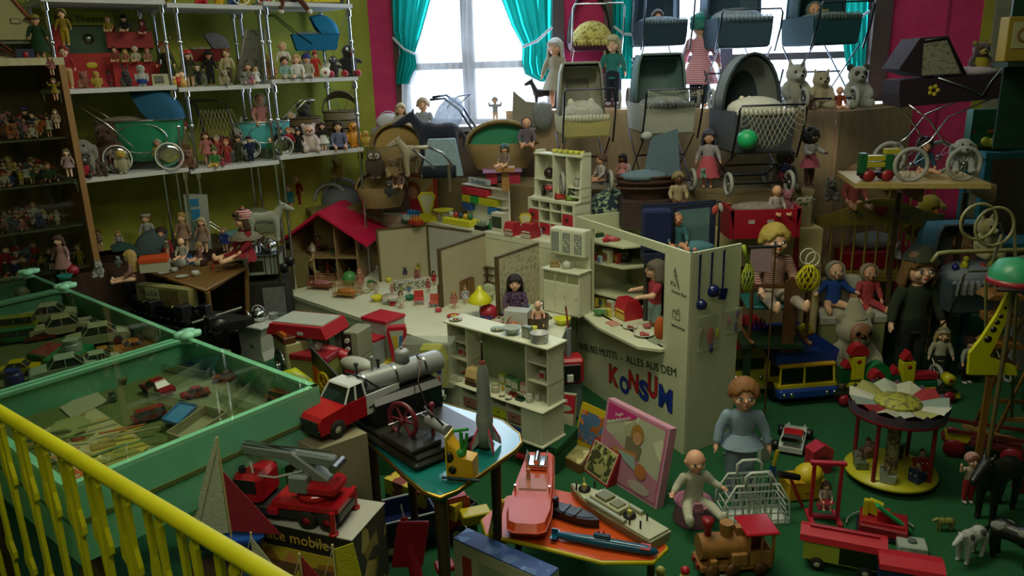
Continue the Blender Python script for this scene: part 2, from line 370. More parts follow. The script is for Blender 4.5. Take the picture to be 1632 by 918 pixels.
b.add(q,[(0,1,2,3)]);b.d('glass_door',j1,cab)
xf=MS('b29c7e','a68f70')
YB0,YB1=4.62,4.2
c0,c1=Q(806,172,4.72),Q(1334,177,4.18)
z6=1.33
c0.z=c1.z=0;dd=(c1-c0).normalized();nn=zc((-dd.y,dd.x,0))
kn=zd('plywood_box','long plywood box the prams lean on below the right window','plinth',c0)
def jh(b,p,q,th,z0,z1):
 n=zc((-(q-p).y,(q-p).x,0)).normalized()*th;b.add([(r.x,r.y,z)for z in(z0,z1)for r in(p,q,q+n,p+n)],[(3,2,1,0),(4,5,6,7),(0,1,5,4),(1,2,6,5),(2,3,7,6),(3,0,4,7)])
m_=ze.Translation(-c0);L_=(c1-c0).length
for i in x9(3):
 b=B();b.m=m_;jh(b,c0+dd*(L_*i/3+.002),c0+dd*(L_*(i+1)/3-.002),.02,0,z6-.02);b.d('panel',xf,kn)
b=B();b.m=m_;jh(b,c0,c1,.27,z6-.02,z6);b.d('top_panel',MS('cfae88'),kn)
e=c1+zc((.55,.33,0));b=B();b.m=m_;jh(b,c1,e,-.02,0,z6-.02);b.d('panel',xf,kn)
b=B();b.m=m_;b.add([(r.x,r.y,z)for z in(z6-.02,z6)for r in(c1,e,e+nn*.2,c1+nn*.45)],[(3,2,1,0),(4,5,6,7),(0,1,5,4),(1,2,6,5),(2,3,7,6),(3,0,4,7)]);b.d('top_panel',MS('cfae88'),kn)
qo=['e3b595','d9a384','edc4a6','c98f6e','3a241a','5e3c28']
def z5(b,pts,rs,n=8):
 for i in x9(len(pts)-1):b.c(pts[i],pts[i+1],rs[i],rs[i+1],n)
 for p,r in zip(pts,rs):b.s(p,r,n,6)
jf={'stand':dict(dz=0,arm=[(.115,0,.7),(.17,-.01,.59),(.195,-.05,.48)],leg=[(.055,0,.43),(.06,-.005,.22),(.06,0,.045)]),'reach':dict(dz=0,arm=[(.115,0,.7),(.165,-.07,.61),(.15,-.2,.6)],leg=[(.055,0,.43),(.06,-.005,.22),(.06,0,.045)]),'up':dict(dz=0,arm=[(.115,0,.7),(.2,-.03,.68),(.235,-.07,.8)],leg=[(.055,0,.43),(.06,-.005,.22),(.06,0,.045)]),'sit':dict(dz=-.36,arm=[(.115,0,.7),(.165,-.03,.58),(.15,-.13,.5)],leg=[(.06,0,.42),(.1,-.19,.425),(.12,-.37,.4)]),'sitopen':dict(dz=-.36,arm=[(.115,0,.7),(.19,-.02,.62),(.25,-.09,.6)],leg=[(.06,0,.42),(.13,-.17,.43),(.17,-.33,.4)]),'chair':dict(dz=-.22,arm=[(.115,0,.7),(.165,-.03,.58),(.15,-.13,.5)],leg=[(.06,0,.42),(.09,-.2,.43),(.09,-.22,.27)]),}
def qv(p,s):return(p[0]*s,p[1],p[2])
HC=(0,0,.875)
def doll_body(xp,hi):
 d=jf[xp];b=B();b.at((0,0,d['dz']));n=12 if hi else 8
 b.s(HC,(.098,.1,.112),16,12);b.s((0,-.012,.835),(.083,.085,.07),14,9)
 for s in(-1,1):b.s((s*.047,-.07,.845),.03,10,7);b.s((s*.101,.005,.868),(.014,.02,.028),8,6)
 b.s((0,-.106,.858),(.014,.02,.014),8,6);b.s((0,-.082,.797),(.022,.02,.016),8,6)
 if hi:b.s((0,-.095,.826),(.022,.012,.006),8,5);b.s((0,-.093,.817),(.018,.012,.006),8,5)
 b.c((0,0,.7),(0,0,.8),.045,.042,n)
 b.lo([[(rx*Co(2*PI*i/n),0+ry*Si(2*PI*i/n),z)for i in x9(n)]for rx,ry,z in((.06,.05,.38),(.098,.068,.42),(.095,.065,.5),(.085,.06,.56),(.1,.062,.64),(.11,.058,.7),(.06,.045,.745))])
 for s in(-1,1):
  z5(b,[qv(p,s)for p in d['arm']],(.04,.031,.022),n);a=zc(qv(d['arm'][2],s));e=(a-zc(qv(d['arm'][1],s))).normalized()
  b.s(a+e*.03,(.022,.026,.026),8,6)
  if hi:
   sd=e.cross(zc((0,0,1))).normalized()if abs(e.z)<.9 else zc((0,-1,0))
   cu=sd.cross(e).normalized()
   for k,(o,ln)in enumerate(((-.019,.022),(-.007,.03),(.006,.029),(.018,.024))):
    q=a+e*.045+sd*o;b.c(q,q+e*ln-cu*.006,.0075,.006,6);b.s(q+e*ln-cu*.006,.0062,6,4)
   q=a+e*.02+sd*.022*(-s);b.c(q,q+e*.022+sd*.018*(-s),.009,.0065,6)
  L=[qv(p,s)for p in d['leg']];z5(b,L,(.058,.043,.03),n)
  if xp in('sit','sitopen'):b.s(zc(L[2])+zc((0,-.02,.025)),(.03,.028,.055),8,6)
  else:b.s(zc(L[2])+zc((0,-.035,-.018)),(.031,.06,.026),8,6)
 return je(b,.0085 if hi else.017,2 if hi else 1)
def eye_mesh(hi):
 b=B();b.k=0
 if hi:b.s((0,0,0),(.019,.009,.015),12,8);b.k=1;b.s((0,-.0035,0),(.0105,.008,.0125),10,6);b.k=2;b.s((0,-.008,.001),(.0055,.0045,.0065),8,5);b.k=2;b.s((0,-.002,.0125),(.019,.008,.0028),10,5)
 else:b.k=1;b.s((0,0,0),(.014,.008,.013),6,4)
 me=b.mesh('eye')
 for m in(G('eeeeea'),G('35506e')if hi else G('231a18'),G('120e0e')):me.materials.append(m)
 return me
def mouth_mesh():return B().s((0,0,0),(.017,.007,.0065),8,5)
def hair_mesh(yg):
 rnd=random.Random(len(yg)*7);b=B();x,y,z=HC
 def cap(r=1.,front=.062,low=-.02):
  for j in x9(9):
   for i in x9(16):
    th=.12+j*.21;ph=2*PI*i/16+(j%2)*.2
    px,py,pz=.103*Si(th)*Co(ph),.105*Si(th)*Si(ph)+.006,.117*Co(th)+.004
    if py<0 and pz<front-0+abs(px)*-.6:continue
    if pz<low-(.05 if py>.03 else 0):continue
    q=r*(.022+.006*rnd.random());b.s((x+px*1.02,y+py*1.02,z+pz*1.02),(q*1.05,q,q),7,5)
 if yg=='short':cap(.9)
 elif yg=='curly':
  cap(1.05)
  for i in x9(70):
   th=rnd.random()*1.9;ph=rnd.random()*2*PI;px,py,pz=.118*Si(th)*Co(ph),.118*Si(th)*Si(ph)+.012,.125*Co(th)
   if py<-.02 and pz<.045:continue
   b.s((x+px,y+py,z+pz),.018+rnd.random()*.01,7,5)
 elif yg=='afro':
  for i in x9(110):
   th=math.acos(1-2*rnd.random());ph=rnd.random()*2*PI;px,py,pz=.135*Si(th)*Co(ph),.13*Si(th)*Si(ph)+.03,.135*Co(th)+.015
   if py<-.045 and pz<.06 and abs(px)<.085:continue
   b.s((x+px,y+py,z+pz),.032,7,5)
 elif yg in('long','braids','bob'):
  cap(.95)
  ln={'long':.26,'bob':.09,'braids':.03}[yg]
  for i in x9(26):
   ph=-.32+(PI+.64)*i/25;px,py=.104*Co(ph),.104*Si(ph)*.9+.006
   b.t([(px*.95,py,z+.05),(px*1.1,py*1.1,z-.03),(px*(1.15+.1*rnd.random()),py*1.15+.01,z-.06-ln*.5),(px*(1.+.15*rnd.random()),py*1.05+.012,z-.07-ln*(1-.12*rnd.random()))],[.017,.021,.019,.009],6)
  if yg=='braids':
   for s in(-1,1):
    for k in x9(6):b.s((s*(.108+.004*(k%2)),-.02-.002*k,z-.05-k*.032),(.019,.018,.02),7,5)
  for i in x9(7):t=(i-3)/3;b.t([(t*.05,-.07,z+.1),(t*.08,-.104,z+.065),(t*.088,-.1,z+.04)],[.014,.014,.008],5)
 me=je(b,.0105,1);return me
def dzt(b,dz):b.at((0,0,dz));return b
def top_mesh(xp,xz):
 d=jf[xp];b=B();n=12
 b.lo([[(rx*Co(2*PI*i/n),ry*Si(2*PI*i/n),z)for i in x9(n)]for rx,ry,z in((.104,.074,.43 if xz!='jacket' else.38),(.102,.073,.5),(.096,.07,.58),(.112,.073,.65),(.119,.07,.7),(.062,.055,.752))])
 for s in(-1,1):
  a=[qv(p,s)for p in d['arm']];e=zc(a[1]).lerp(zc(a[2]),.05 if xz=='short' else.8)
  z5(b,[a[0],zc(a[0]).lerp(zc(a[1]),.95 if xz!='short' else.6)]+([e]if xz!='short' else[]),(.05,.042,.034)[:2 if xz=='short' else 3],9)
 return je(b,.0115,2)
def skirt_mesh(xp,ln):
 b=B();n=28
 if xp in('sit','sitopen','chair'):
  def fn(i,j):t=PI*2*j;r=.09+.12*i;return(r*Co(t)*1.15,r*Si(t)*.95-.09*i,.5-.1*i+.012*Si(t*9)*i+(.04*i if Si(t)<0 else-.04*i))
 else:
  def fn(i,j):t=PI*2*j;r=.085+(.075+ln*.16)*i**.8;return(r*Co(t)*(1+.05*i*Si(t*10)),r*Si(t)*.85,.56-ln*i)
 b.g(fn,6,40);b.g(lambda i,j:zc(fn(i,j))*.97+zc((0,0,.012)),6,40);return b
def pants_mesh(xp):
 d=jf[xp];b=B();n=12
 b.lo([[(rx*Co(2*PI*i/n),ry*Si(2*PI*i/n),z)for i in x9(n)]for rx,ry,z in((.07,.06,.385),(.106,.077,.42),(.104,.076,.48),(.09,.07,.53))])
 for s in(-1,1):L=[qv(p,s)for p in d['leg']];z5(b,[L[0],L[1],zc(L[1]).lerp(zc(L[2]),.85)],(.066,.053,.042),9)
 return je(b,.0115,2)
def shoe_mesh(xp):
 d=jf[xp];b=B();L=zc(d['leg'][2])
 if xp in('sit','sitopen'):b.s(L+zc((0,-.028,.03)),(.038,.034,.065),10,7);b.s(L+zc((0,-.002,0)),(.036,.03,.034),10,6)
 else:b.s(L+zc((0,-.037,-.018)),(.038,.068,.03),10,7);b.s(L+zc((0,0,0)),(.036,.036,.03),10,6)
 return b
def hat_mesh(k):
 b=B();x,y,z=HC
 if k=='bonnet':
  b.g(lambda i,j:(.122*Si(0+2.25*i)*Co(2*PI*j),.02+.125*Co(2.*i),z+.13*Si(2.*i)*Si(2*PI*j)),8,22)
  b.t([(.112*Co(t),-.033,z+.122*Si(t))for t in[2*PI*i/22 for i in x9(22)]],.013,6,True)
 elif k=='beanie':b.l([(.118,.028),(.12,.05),(.108,.09),(.07,.13),(0,.142)],(0,.01,z),18);b.l([(.112,.018),(.126,.022),(.126,.048),(.115,.05)],(0,.01,z),18);b.s((0,.01,z+.15),.025,8,6)
 elif k=='cap':b.l([(.112,.04),(.125,.075),(.11,.1),(0,.112)],(0,.005,z),18);b.l([(.113,.03),(.114,.05)],(0,.005,z),18);b.s((0,-.105,z+.045),(.075,.05,.009),12,6)
 elif k=='sailor':b.l([(.105,.03),(.112,.06),(.14,.085),(.12,.11),(0,.115)],(0,.01,z+.005),20)
 elif k=='garrison':
  vs=[]
  b.lo([[(sx*.06*w_,yy,zz)for sx,yy,zz in((-.9,-.11,.075),(-1.3,0,.07),(-.9,.11,.07),(0,.13,.07),(.9,.11,.07),(1.3,0,.07),(.9,-.11,.075),(0,-.13,.075))]for w_ in(1.6,)]+[[(.01*sx,yy,z_)for sx,yy,z_ in((-1,-.1,.19),(-1,0,.165),(-1,.09,.18),(0,.095,.18),(1,.09,.18),(1,0,.165),(1,-.1,.19),(0,-.105,.19))]])
  b.v=[zc((v.x,v.y,v.z+z))for v in b.v]
 elif k=='brim':b.l([(.2,.04),(.21,.048),(.12,.055),(.112,.1),(.07,.135),(0,.14)],(0,0,z),20)
 elif k=='cone':b.l([(.125,.03),(.115,.06),(.05,.16),(0,.24)],(0,.01,z),16)
 elif k=='scarf':b.s((0,.028,z+.035),(.134,.124,.124),14,9)
 elif k=='bow':b.s((-.035,-.02,z+.135),(.035,.012,.022),8,5,(0,.4,0));b.s((.035,-.02,z+.135),(.035,.012,.022),8,5,(0,-.4,0));b.s((0,-.02,z+.132),.012,6,5)
 elif k=='helmet':b.s((0,.01,z+.045),(.122,.125,.09),14,8);b.l([(.14,.03),(.145,.038),(.12,.045)],(0,.005,z),16)
 return b
def zu(x5,loc,h,rot=0,xp='stand',x8=0,hair='short',hc='6a4020',top=None,tk='long',xu=None,xv=None,xw=None,hat=None,xq='e8e4d8',hi=None,y2=0,x4='doll',xy=None,cat='doll',eyes=True,extra=None,lie=None,roll=0):
 """h = height in metres of the figure as posed"""
 full=1.;sith=1.+jf[xp]['dz']*1.
 s=h/sith
 if hi is None:hi=h/zj(loc)>62
 root=zd(x4,x5,cat,loc,0,s,xy)
 if lie:root.rotation_euler=lie
 else:root.rotation_euler=(y2,roll,rot)
 q='h' if hi else 'l';dz=jf[xp]['dz'];z0=(0,0,dz)
 zk('body',ja('body_%s_%s'%(xp,q),lambda:doll_body(xp,hi)),root,mat=MU(qo[x8]))
 if hair!='bald':zk('hair',ja('hair_'+hair,lambda:hair_mesh(hair)),root,mat=mt('hair',hc),loc=z0)
 if eyes:
  em=_T.get('eye'+q)or _T.setdefault('eye'+q,eye_mesh(hi))
  for sx in(-1,1):zk('eye',em,root,loc=(sx*.038,-.0915 if hi else-.096,.872+dz),rot=(0,0,sx*.28))
  zk('mouth',ja('mouth',mouth_mesh),root,mat=G('b02a2a'),loc=(0,-.1,.822+dz))
 if top:zk('shirt',ja('top_%s_%s'%(xp,tk),lambda:top_mesh(xp,tk)),root,mat=top if not isinstance(top,str)else CL(top),loc=z0)
 if xu:
  ln,c=xu if isinstance(xu,tuple)else(.22,xu)
  zk('skirt',ja('skirt_%s_%.2f'%(xp[:3],ln),lambda:skirt_mesh(xp,ln)),root,mat=c if not isinstance(c,str)else CL(c),loc=z0)
 if xv:zk('trousers',ja('pants_'+xp,lambda:pants_mesh(xp)),root,mat=xv if not isinstance(xv,str)else CL(xv),loc=z0)
 if xw:
  for sx in(-1,1):zk('shoe',ja('shoe_'+xp,lambda:shoe_mesh(xp)),root,mat=PL(xw),loc=z0,scale=(sx,1,1))
 if hat:zk('hat',ja('hat_'+hat,lambda:hat_mesh(hat)),root,mat=xq if not isinstance(xq,str)else CL(xq),loc=z0)
 return root
def plush_mesh(k):
 b=B();n=12
 if k in('bear','cat','rabbit','monkey','panda','lion','sitdog','baby','mouse'):
  b.s((0,.02,.3),(.21,.18,.29),n,9);b.s((0,-.01,.68),(.21,.19,.19),n,9);b.c((0,0,.45),(0,0,.6),.12,.12)
  b.s((0,-.17,.63),(.1,.09,.075)if k!='baby' else(.12,.05,.1),n,7)
  if k=='sitdog':b.s((0,-.2,.63),(.09,.13,.07),n,7)
  for s in(-1,1):
   z5(b,[(s*.17,-.02,.46),(s*.25,-.1,.34),(s*.22,-.2,.26)],(.085,.075,.07));z5(b,[(s*.12,-.05,.12),(s*.19,-.27,.09)],(.11,.085));b.s((s*.2,-.33,.11),(.08,.06,.1),n,7)
   if k in('bear','monkey','panda','lion','baby'):b.s((s*.17,0,.84),(.075,.04,.075),10,6)
   elif k=='mouse':b.s((s*.2,0,.85),(.11,.03,.11),10,6)
   elif k=='cat':b.c((s*.12,0,.8),(s*.17,0,.95),.07,.015,8)
   elif k=='sitdog':b.c((s*.12,0,.82),(s*.14,0,.97),.055,.02,8)
   elif k=='rabbit':z5(b,[(s*.07,.02,.82),(s*.11,.03,.98),(s*.14,.03,1.12)],(.045,.055,.03))
  if k=='lion':
   for i in x9(16):t=2*PI*i/16;b.s((.22*Co(t),.03,.68+.21*Si(t)),(.09,.1,.09),8,6)
 elif k=='owl':
  b.s((0,0,.38),(.26,.2,.38),n,9);b.s((0,-.02,.74),(.27,.2,.2),n,9)
  for s in(-1,1):b.c((s*.17,0,.85),(s*.24,0,1),.07,.01,8);b.s((s*.27,-.02,.42),(.07,.12,.24),n,7);b.s((s*.1,-.14,.04),(.08,.12,.04),n,6)
 elif k in('duck','chick','penguin'):
  b.s((0,.02,.34),(.25,.22,.34),n,9);b.s((0,-.03,.78),(.2,.19,.19),n,9);b.c((0,0,.5),(0,0,.7),.15,.12)
  for s in(-1,1):b.s((s*.26,0,.4),(.06,.13,.2),n,7);b.s((s*.1,-.16,.04),(.08,.14,.04),n,6)
  if k=='duck':b.c((0,.15,.2),(0,.32,.32),.1,.03)
 elif k=='mole':
  b.s((0,0,.33),(.24,.2,.33),n,9);b.s((0,-.03,.72),(.2,.19,.19),n,9);b.c((0,-.15,.68),(0,-.32,.66),.09,.03,8)
  for s in(-1,1):z5(b,[(s*.2,-.03,.48),(s*.34,-.06,.42)],(.07,.06));b.s((s*.12,-.1,.05),(.1,.14,.06),n,6)
 elif k=='floppy':
  b.s((0,.04,.28),(.24,.2,.28),n,9);b.s((0,-.03,.68),(.25,.21,.2),n,9);b.s((0,-.2,.6),(.16,.12,.1),n,7)
  for s in(-1,1):b.s((s*.27,0,.55),(.07,.09,.2),n,7);z5(b,[(s*.16,-.04,.45),(s*.19,-.2,.2),(s*.18,-.27,.07)],(.09,.08,.08));b.s((s*.2,-.25,.07),(.1,.14,.07),n,6)
 elif k in('goat','dog','cow','horse','lamb','deer','poodle','badger'):
  T=dict(goat=(.62,.15,.13,.06),dog=(.55,.15,.12,.06),cow=(.6,.2,.17,.065),horse=(.62,.16,.15,.05),lamb=(.5,.2,.17,.05),deer=(.55,.13,.11,.035),poodle=(.5,.13,.12,.05),badger=(.35,.25,.2,.07))[k]
  zb,rz,ry,rl=T;L=.42 if k!='lamb' else.3
  b.s((-.18,0,zb),(.24,ry*1.05,rz*1.12),n,9);b.s((.2,0,zb),(.24,ry,rz),n,9);b.c((-.2,0,zb),(.22,0,zb),rz*.92,rz*.88,12)
  hx,hz=(-.52,.9)if k not in('cow','lamb','badger')else(-.5,zb+.14)
  z5(b,[(-.3,0,zb+.04),(hx+.06,0,hz)],(rz*.85,rz*.5),10)
  ml=dict(horse=.26,goat=.2,cow=.22,deer=.17).get(k,.15)
  z5(b,[(hx+.04,0,hz),(hx-ml,0,hz-ml*.55)],(.09,.055),10)
  for s in(-1,1):
   b.c((hx+.07,s*.05,hz+.05),(hx+.1,s*(.13 if k in('cow','goat','lamb')else.07),hz+(.05 if k in('cow','lamb')else.17)),.035,.01,6)
   for x0,kx in((-.28,-.03),(.3,.05)):
    z5(b,[(x0,s*ry*.55,zb-.03),(x0+kx*.6,s*ry*.6,zb*.5),(x0-kx*.2,s*ry*.6,.05)],(rl*1.7,rl*1.05,rl*.8),8);b.s((x0-.015,s*ry*.6,.03),(rl*1.1,rl*.9,.035),8,5)
  z5(b,[(.4,0,zb+.04),(.5,0,zb-.12),(.48,0,zb-(.3 if k in('cow','horse')else.2))],(.035,.04,.03),7)
 return je(b,.024,1)
q6=dict(bear=(.075,.72,-.185,(0,-.262,.655)),cat=(.08,.72,-.18,(0,-.26,.65)),rabbit=(.08,.72,-.18,(0,-.26,.65)),monkey=(.07,.72,-.185,(0,-.262,.64)),panda=(.08,.72,-.185,(0,-.26,.655)),lion=(.07,.72,-.185,(0,-.262,.655)),sitdog=(.08,.72,-.18,(0,-.335,.65)),baby=(.07,.7,-.19,(0,-.22,.66)),mouse=(.07,.72,-.185,(0,-.262,.65)),owl=(.1,.77,-.2,(0,-.24,.7)),duck=(.075,.83,-.195,None),chick=(.075,.83,-.195,None),penguin=(.075,.83,-.195,None),mole=(.085,.78,-.19,(0,-.34,.66)),floppy=(.09,.74,-.205,(0,-.325,.63)))
def zy(x5,loc,h,k='bear',c='8a5a30',rot=0,c2=None,x4=None,big=False,yw='15100e',xy=None,y2=0,yx='1a1210',cat='soft toy',yz=None,yv=None,lie=None,xz='fur',top=None):
 root=zd(x4 or{'bear':'teddy_bear','baby':'hooded_plush_baby','mole':'toy_mole','floppy':'toy_dog','sitdog':'toy_dog','dog':'toy_dog','poodle':'toy_poodle'}.get(k,'toy_'+k),x5,cat,loc,0,h,xy)
 root.rotation_euler=lie or(y2,0,rot)
 zk('body',ja('plush_'+k,lambda:plush_mesh(k)),root,mat=mt(xz,c)if isinstance(c,str)else c)
 def rb(r):return B().s((0,0,0),r,10,6)
 if k in q6:
  ex,ez,ey,ns=q6[k]
  if c2:
   if k=='owl' or big:
    for s in(-1,1):zk('eye_patch',ja('eyep',lambda:rb((.09,.02,.1))),root,mat=MG(c2),loc=(s*ex,ey+.012,ez))
   if k=='panda':
    for s in(-1,1):zk('eye_patch',ja('eyep2',lambda:rb((.06,.02,.06))),root,mat=MG(c2),loc=(s*ex,ey+.012,ez));zk('ear_patch',ja('earp',lambda:rb((.08,.05,.08))),root,mat=MG(c2),loc=(s*.17,0,.84))
   elif k in('bear','monkey','mouse','lion'):
    for s in(-1,1):zk('ear_lining',ja('earl',lambda:rb((.05,.02,.05))),root,mat=MG(c2),loc=(s*.175,-.035,.84))
    zk('muzzle',ja('muz',lambda:rb((.105,.095,.08))),root,mat=MG(c2),loc=(0,-.172,.63))
   elif k=='baby':zk('face',ja('bface',lambda:rb((.14,.07,.14))),root,mat=MU(c2),loc=(0,-.155,.67))
  for s in(-1,1):zk('eye',ja('peye%d'%big,lambda:rb((.028,.014,.03)if not big else(.045,.015,.05))),root,mat=G(yw),loc=(s*ex,ey-(.03 if k=='baby' else.004),ez))
  if ns:zk('nose',ja('pnose',lambda:rb((.035,.025,.027))),root,mat=G(yx),loc=ns)
  else:zk('beak',ja('pbeak',lambda:B().c((0,0,0),(0,-.12,-.01),.055,.012,8)),root,mat=PL(yx),loc=(0,-.2,.76))
 else:
  hx,hz=(-.52,.9)if k not in('cow','lamb','badger')else(-.5,{'cow':.74,'lamb':.64,'badger':.49}[k])
  for s in(-1,1):zk('eye',ja('qeye',lambda:rb((.018,.012,.018))),root,mat=G(yw),loc=(hx-.01,s*.078,hz+.03))
  if yv:
   for i,(x,z,r)in enumerate(((-.2,.08,.13),(.22,.05,.15),(.02,-.04,.1))):
    for s in(-1,1):zk('patch',ja('ppatch',lambda:rb((1,.5,.8))),root,mat=MG(yv),loc=(x+.05*s,s*{'cow':.1,'badger':.14}.get(k,.075),{'cow':.6,'horse':.62,'badger':.35}.get(k,.55)+z),scale=r)
 if yz:zk('vest',ja('pvest',lambda:B().l([(.235,.12),(.245,.25),(.23,.4),(.17,.5)],(0,.01,0),18,sy=.86)),root,mat=CL(yz))
 if top:top(root)
 return root
def zf(px,row,yr=.06):
 q=V(px,200,S0,U,yr);s=(q-S0-NB*yr).dot(U)
 z=k3[row]+(0 if s<e1 else-.012 if s<e2 else.008)
 p=V(px,130,S0,U,yr)
 for _ in x9(3):
  y=None;d=p-qr
  xx=d.dot(CX)/d.dot(FW)*jx+816;Pz=zc((p.x,p.y,z))-qr
  yy=459-Pz.dot(CY)/Pz.dot(FW)*jx;p=V(px,yy,S0,U,yr)
 return zc((p.x,p.y,z))
ROTS=math.atan2(-NB.x,NB.y)+0
def SD(row,px,hpx,x5,yr=.07,**k):
 p=zf(px,row,yr);k.setdefault('rot',-.15+random.uniform(-.25,.25)+.45);return zu(x5,p,hpx*zj(p),**k)
def SP(row,px,hpx,x5,k_='bear',c='8a5a30',yr=.07,**k):
 p=zf(px,row,yr);k.setdefault('rot',.3+random.uniform(-.2,.25));return zy(x5,p,hpx*zj(p),k_,c,**k)
def D(px,py,hpx,x5,z=None,Y=None,**k):
 p=P(px,py,z)if z is not None else Q(px,py,Y);return zu(x5,p,hpx*zj(p),**k)
def S(px,py,hpx,x5,k_='bear',c='8a5a30',z=None,Y=None,**k):
 p=P(px,py,z)if z is not None else Q(px,py,Y);return zy(x5,p,hpx*zj(p),k_,c,**k)
SD(1,112,66,'clown puppet in red shirt and beige trousers on the second shelf, left end',top='a02a34',xv='c8a878',x8=0,hair='short',hc='8a3020',yr=.03,x4='puppet')
SP(1,136,30,'pink pig puppet head beside the clown puppet on the second shelf','bear','b8705a')
SP(1,156,27,'yellow cloth duck puppet slumped on the second shelf edge','chick','d8b83a',yr=.02,yx='d8782a')
SD(1,176,26,'small black-faced puppet in a dark red coat on the second shelf',x8=4,top='7a2030',hair='curly',hc='1a1614',hat=None,yr=.03,xu='7a2030')
SP(1,203,30,'black pink-eared toy on the second shelf before the red puppet stage','rabbit','2a2226')
SP(1,228,34,'white and blue penguin with a black head on the second shelf','penguin','d8dadc',yx='c89a3a',yz='2a4a9a')
SD(1,270,66,'large wooden nesting doll figure with an orange head on the second shelf',hair='short',hc='b85a28',top='3a3a20',xu=(.42,'2e3320'),x4='folk_doll',eyes=True)
for i,(px,h,c)in enumerate(((279,14,'c8a040'),(285,18,'c03028'),(292,24,'c89a4a'))):
 p=zf(px,1,.02);q=h*zj(p);t=zd('wooden_peg_figure',['tiny tan','small red','taller yellow'][i]+' wooden peg figure next to the large folk doll','figurine',p,0,q)
 B().l([(0,0),(.26,0),(.28,.3),(.2,.6),(0,.66)],n=12).d('body',PL(c),t);B().s((0,0,.8),.2,10,7).d('head',MU(qo[2]),t)
SD(1,305,56,'doll in a bright red bonnet sitting on the second shelf',top='3a3a28',xu='44482e',hat='brim',xq='d02430',hc='c8b090',hair='bob')
SD(1,318,32,'small captain doll with a white cap on the second shelf',hat='cap',xq='e8e8e8',top='262a34',xv='20242e',yr=.03)
SD(1,338,54,'black-clothed doll with a hat on the second shelf',top='1c1a1e',xv='1c1a1e',hat='brim',xq='1c1a1e',x8=3,hair='bob',hc='2a1a14')
SD(1,366,56,'boy doll in a cream jacket beside the tilted doll chair',top='c8bc98',tk='jacket',xv='5a5040',hc='7a5028',yr=.08)
SP(1,359,28,'small pale plush rabbit at the feet of the cream-jacket doll','rabbit','b8ac88',yr=.01)
SP(1,390,22,'grey standing toy dog between dolls on the second shelf','sitdog','9a9a96',yr=.02)
SD(1,410,27,'tiny doll in a white dress on the second shelf',top='e8e8e2',xu=(.4,'e8e8e2'),hair='bob',hc='c8b070',yr=.02)
SP(1,402,16,'pink round toy mouse beside the tiny white-dressed doll','mouse','d07aa0',yr=0)
SP(1,433,36,'tan plush rabbit with yellow ears on the second shelf','rabbit','b8804a',c2='c8b048')
for i,(px,h,sk,hr,hc,tp,ht,hcx,lb)in enumerate(((455,56,0,'short','d8c088','e8e0d0',None,0,'blond doll standing tallest in the row at the middle of the second shelf'),(456,34,1,'curly','4a2c1c','8ab0a8',None,0,'brown-haired doll in pale blue under the tall blond doll'),(475,37,2,'bob','c8a070','e8e4e0',None,0,'light-brown-haired doll with white bib on the second shelf'),(491,37,1,'short','3a2418','a8a890','beanie','2a3e88','doll with a dark blue cap beside the red gnome'),(505,40,1,'short','3a2418','c03028','cone','d04030','red-clothed gnome doll with a pointed hat on the second shelf'))):
 SD(1,px,h,lb,xp='stand' if i in(0,4)else 'sit',x8=sk,hair=hr,hc=hc,top=tp,hat=ht,xq=hcx or 'ffffff',yr=.12 if i==0 else.04,xv='c8c8c0' if i!=4 else 'c03028')
SP(1,533,36,'small black toy mole with white eyes on the second shelf','mole','17171b',big=True,yw='e8e8e8',yx='7a2030',yr=.05)
SP(1,558,54,'large black toy mole with grey tuft at the right end of the second shelf','mole','15161a',big=True,yw='e8e8e8',yx='c04048',yr=.05)
p=zf(519,1,0);t=zd('rolling_toy','small white wheel with a red hub leaning by the black moles','toy',p+zc((0,0,.028)),.4)  # a single tricycle wheel, not a whole toy
B().l([(0,-.006),(.026,-.006),(.028,0),(.026,.006),(0,.006)],ax='y',n=16).d('rim',zq,t);B().l([(0,-.009),(.008,-.009),(.008,.009),(0,.009)],ax='y',n=10).d('hub',PL('a02030'),t)
for px,c in((528,'b02838'),(550,'b02838'),(571,'a82838')):
 p=zf(px,1,0);o=B().s((0,0,0),.019,10,7).d('pompom',MG(c),x5={528:'red pompom foot below the small black mole',550:'red pompom between the two black moles',571:'red pompom hanging at the shelf end under the large mole'}[px],cat='pompom');o.location=p+zc((0,0,.019))
SP(2,139,64,'grey plush elephant slumped at the left end of the third shelf','floppy','8f8f84',yr=.13)
SP(2,140,40,'black-faced doll in a red knitted suit at the left edge of the third shelf','monkey','241a18',yz='b02838',big=True,yw='e0dcd0',yr=.03,x4='knitted_doll')
SP(2,181,88,'tall brown fox hand puppet with a white bib on the third shelf','cat','4a2a1a',c2='e8e0d0',yr=.14,x4='fox_puppet')
SP(2,167,26,'small brown fuzzy toy beneath the fox puppet','bear','4a2f1c',yr=.02)
SP(2,197,38,'yellow-headed chick toy with a pink scarf on the third shelf','chick','b8b090',yr=.03,yx='d8782a',top=lambda r:zk('head',ja('chickhead',lambda:B().s((0,-.03,.8),(.21,.2,.2),12,8)),r,mat=MG('d8c030')))
SD(2,257,48,'straw-haired doll in yellow shirt and green trousers in front of the green pram',top='b0a03a',xv='5e7a50',hair='curly',hc='9a9a88',x8=3,yr=.03)
SD(2,284,38,'doll with yellow top and red dotted skirt on the third shelf',top='c8a83a',xu=(.4,mt('dots','c03038','e8d8c8',3)),hc='c87a50',yr=.03)
SD(2,299,74,'red-haired doll in a checked shirt beside the shelf pole',top=MF('9a8a60','5a5a48',3),xv='7a5a3a',hair='curly',hc='8a2c1c',yr=.1)
SP(2,303,36,'brown monkey plush sitting below the red-haired doll','monkey','7a4a28',c2='b07a48',yr=.03)
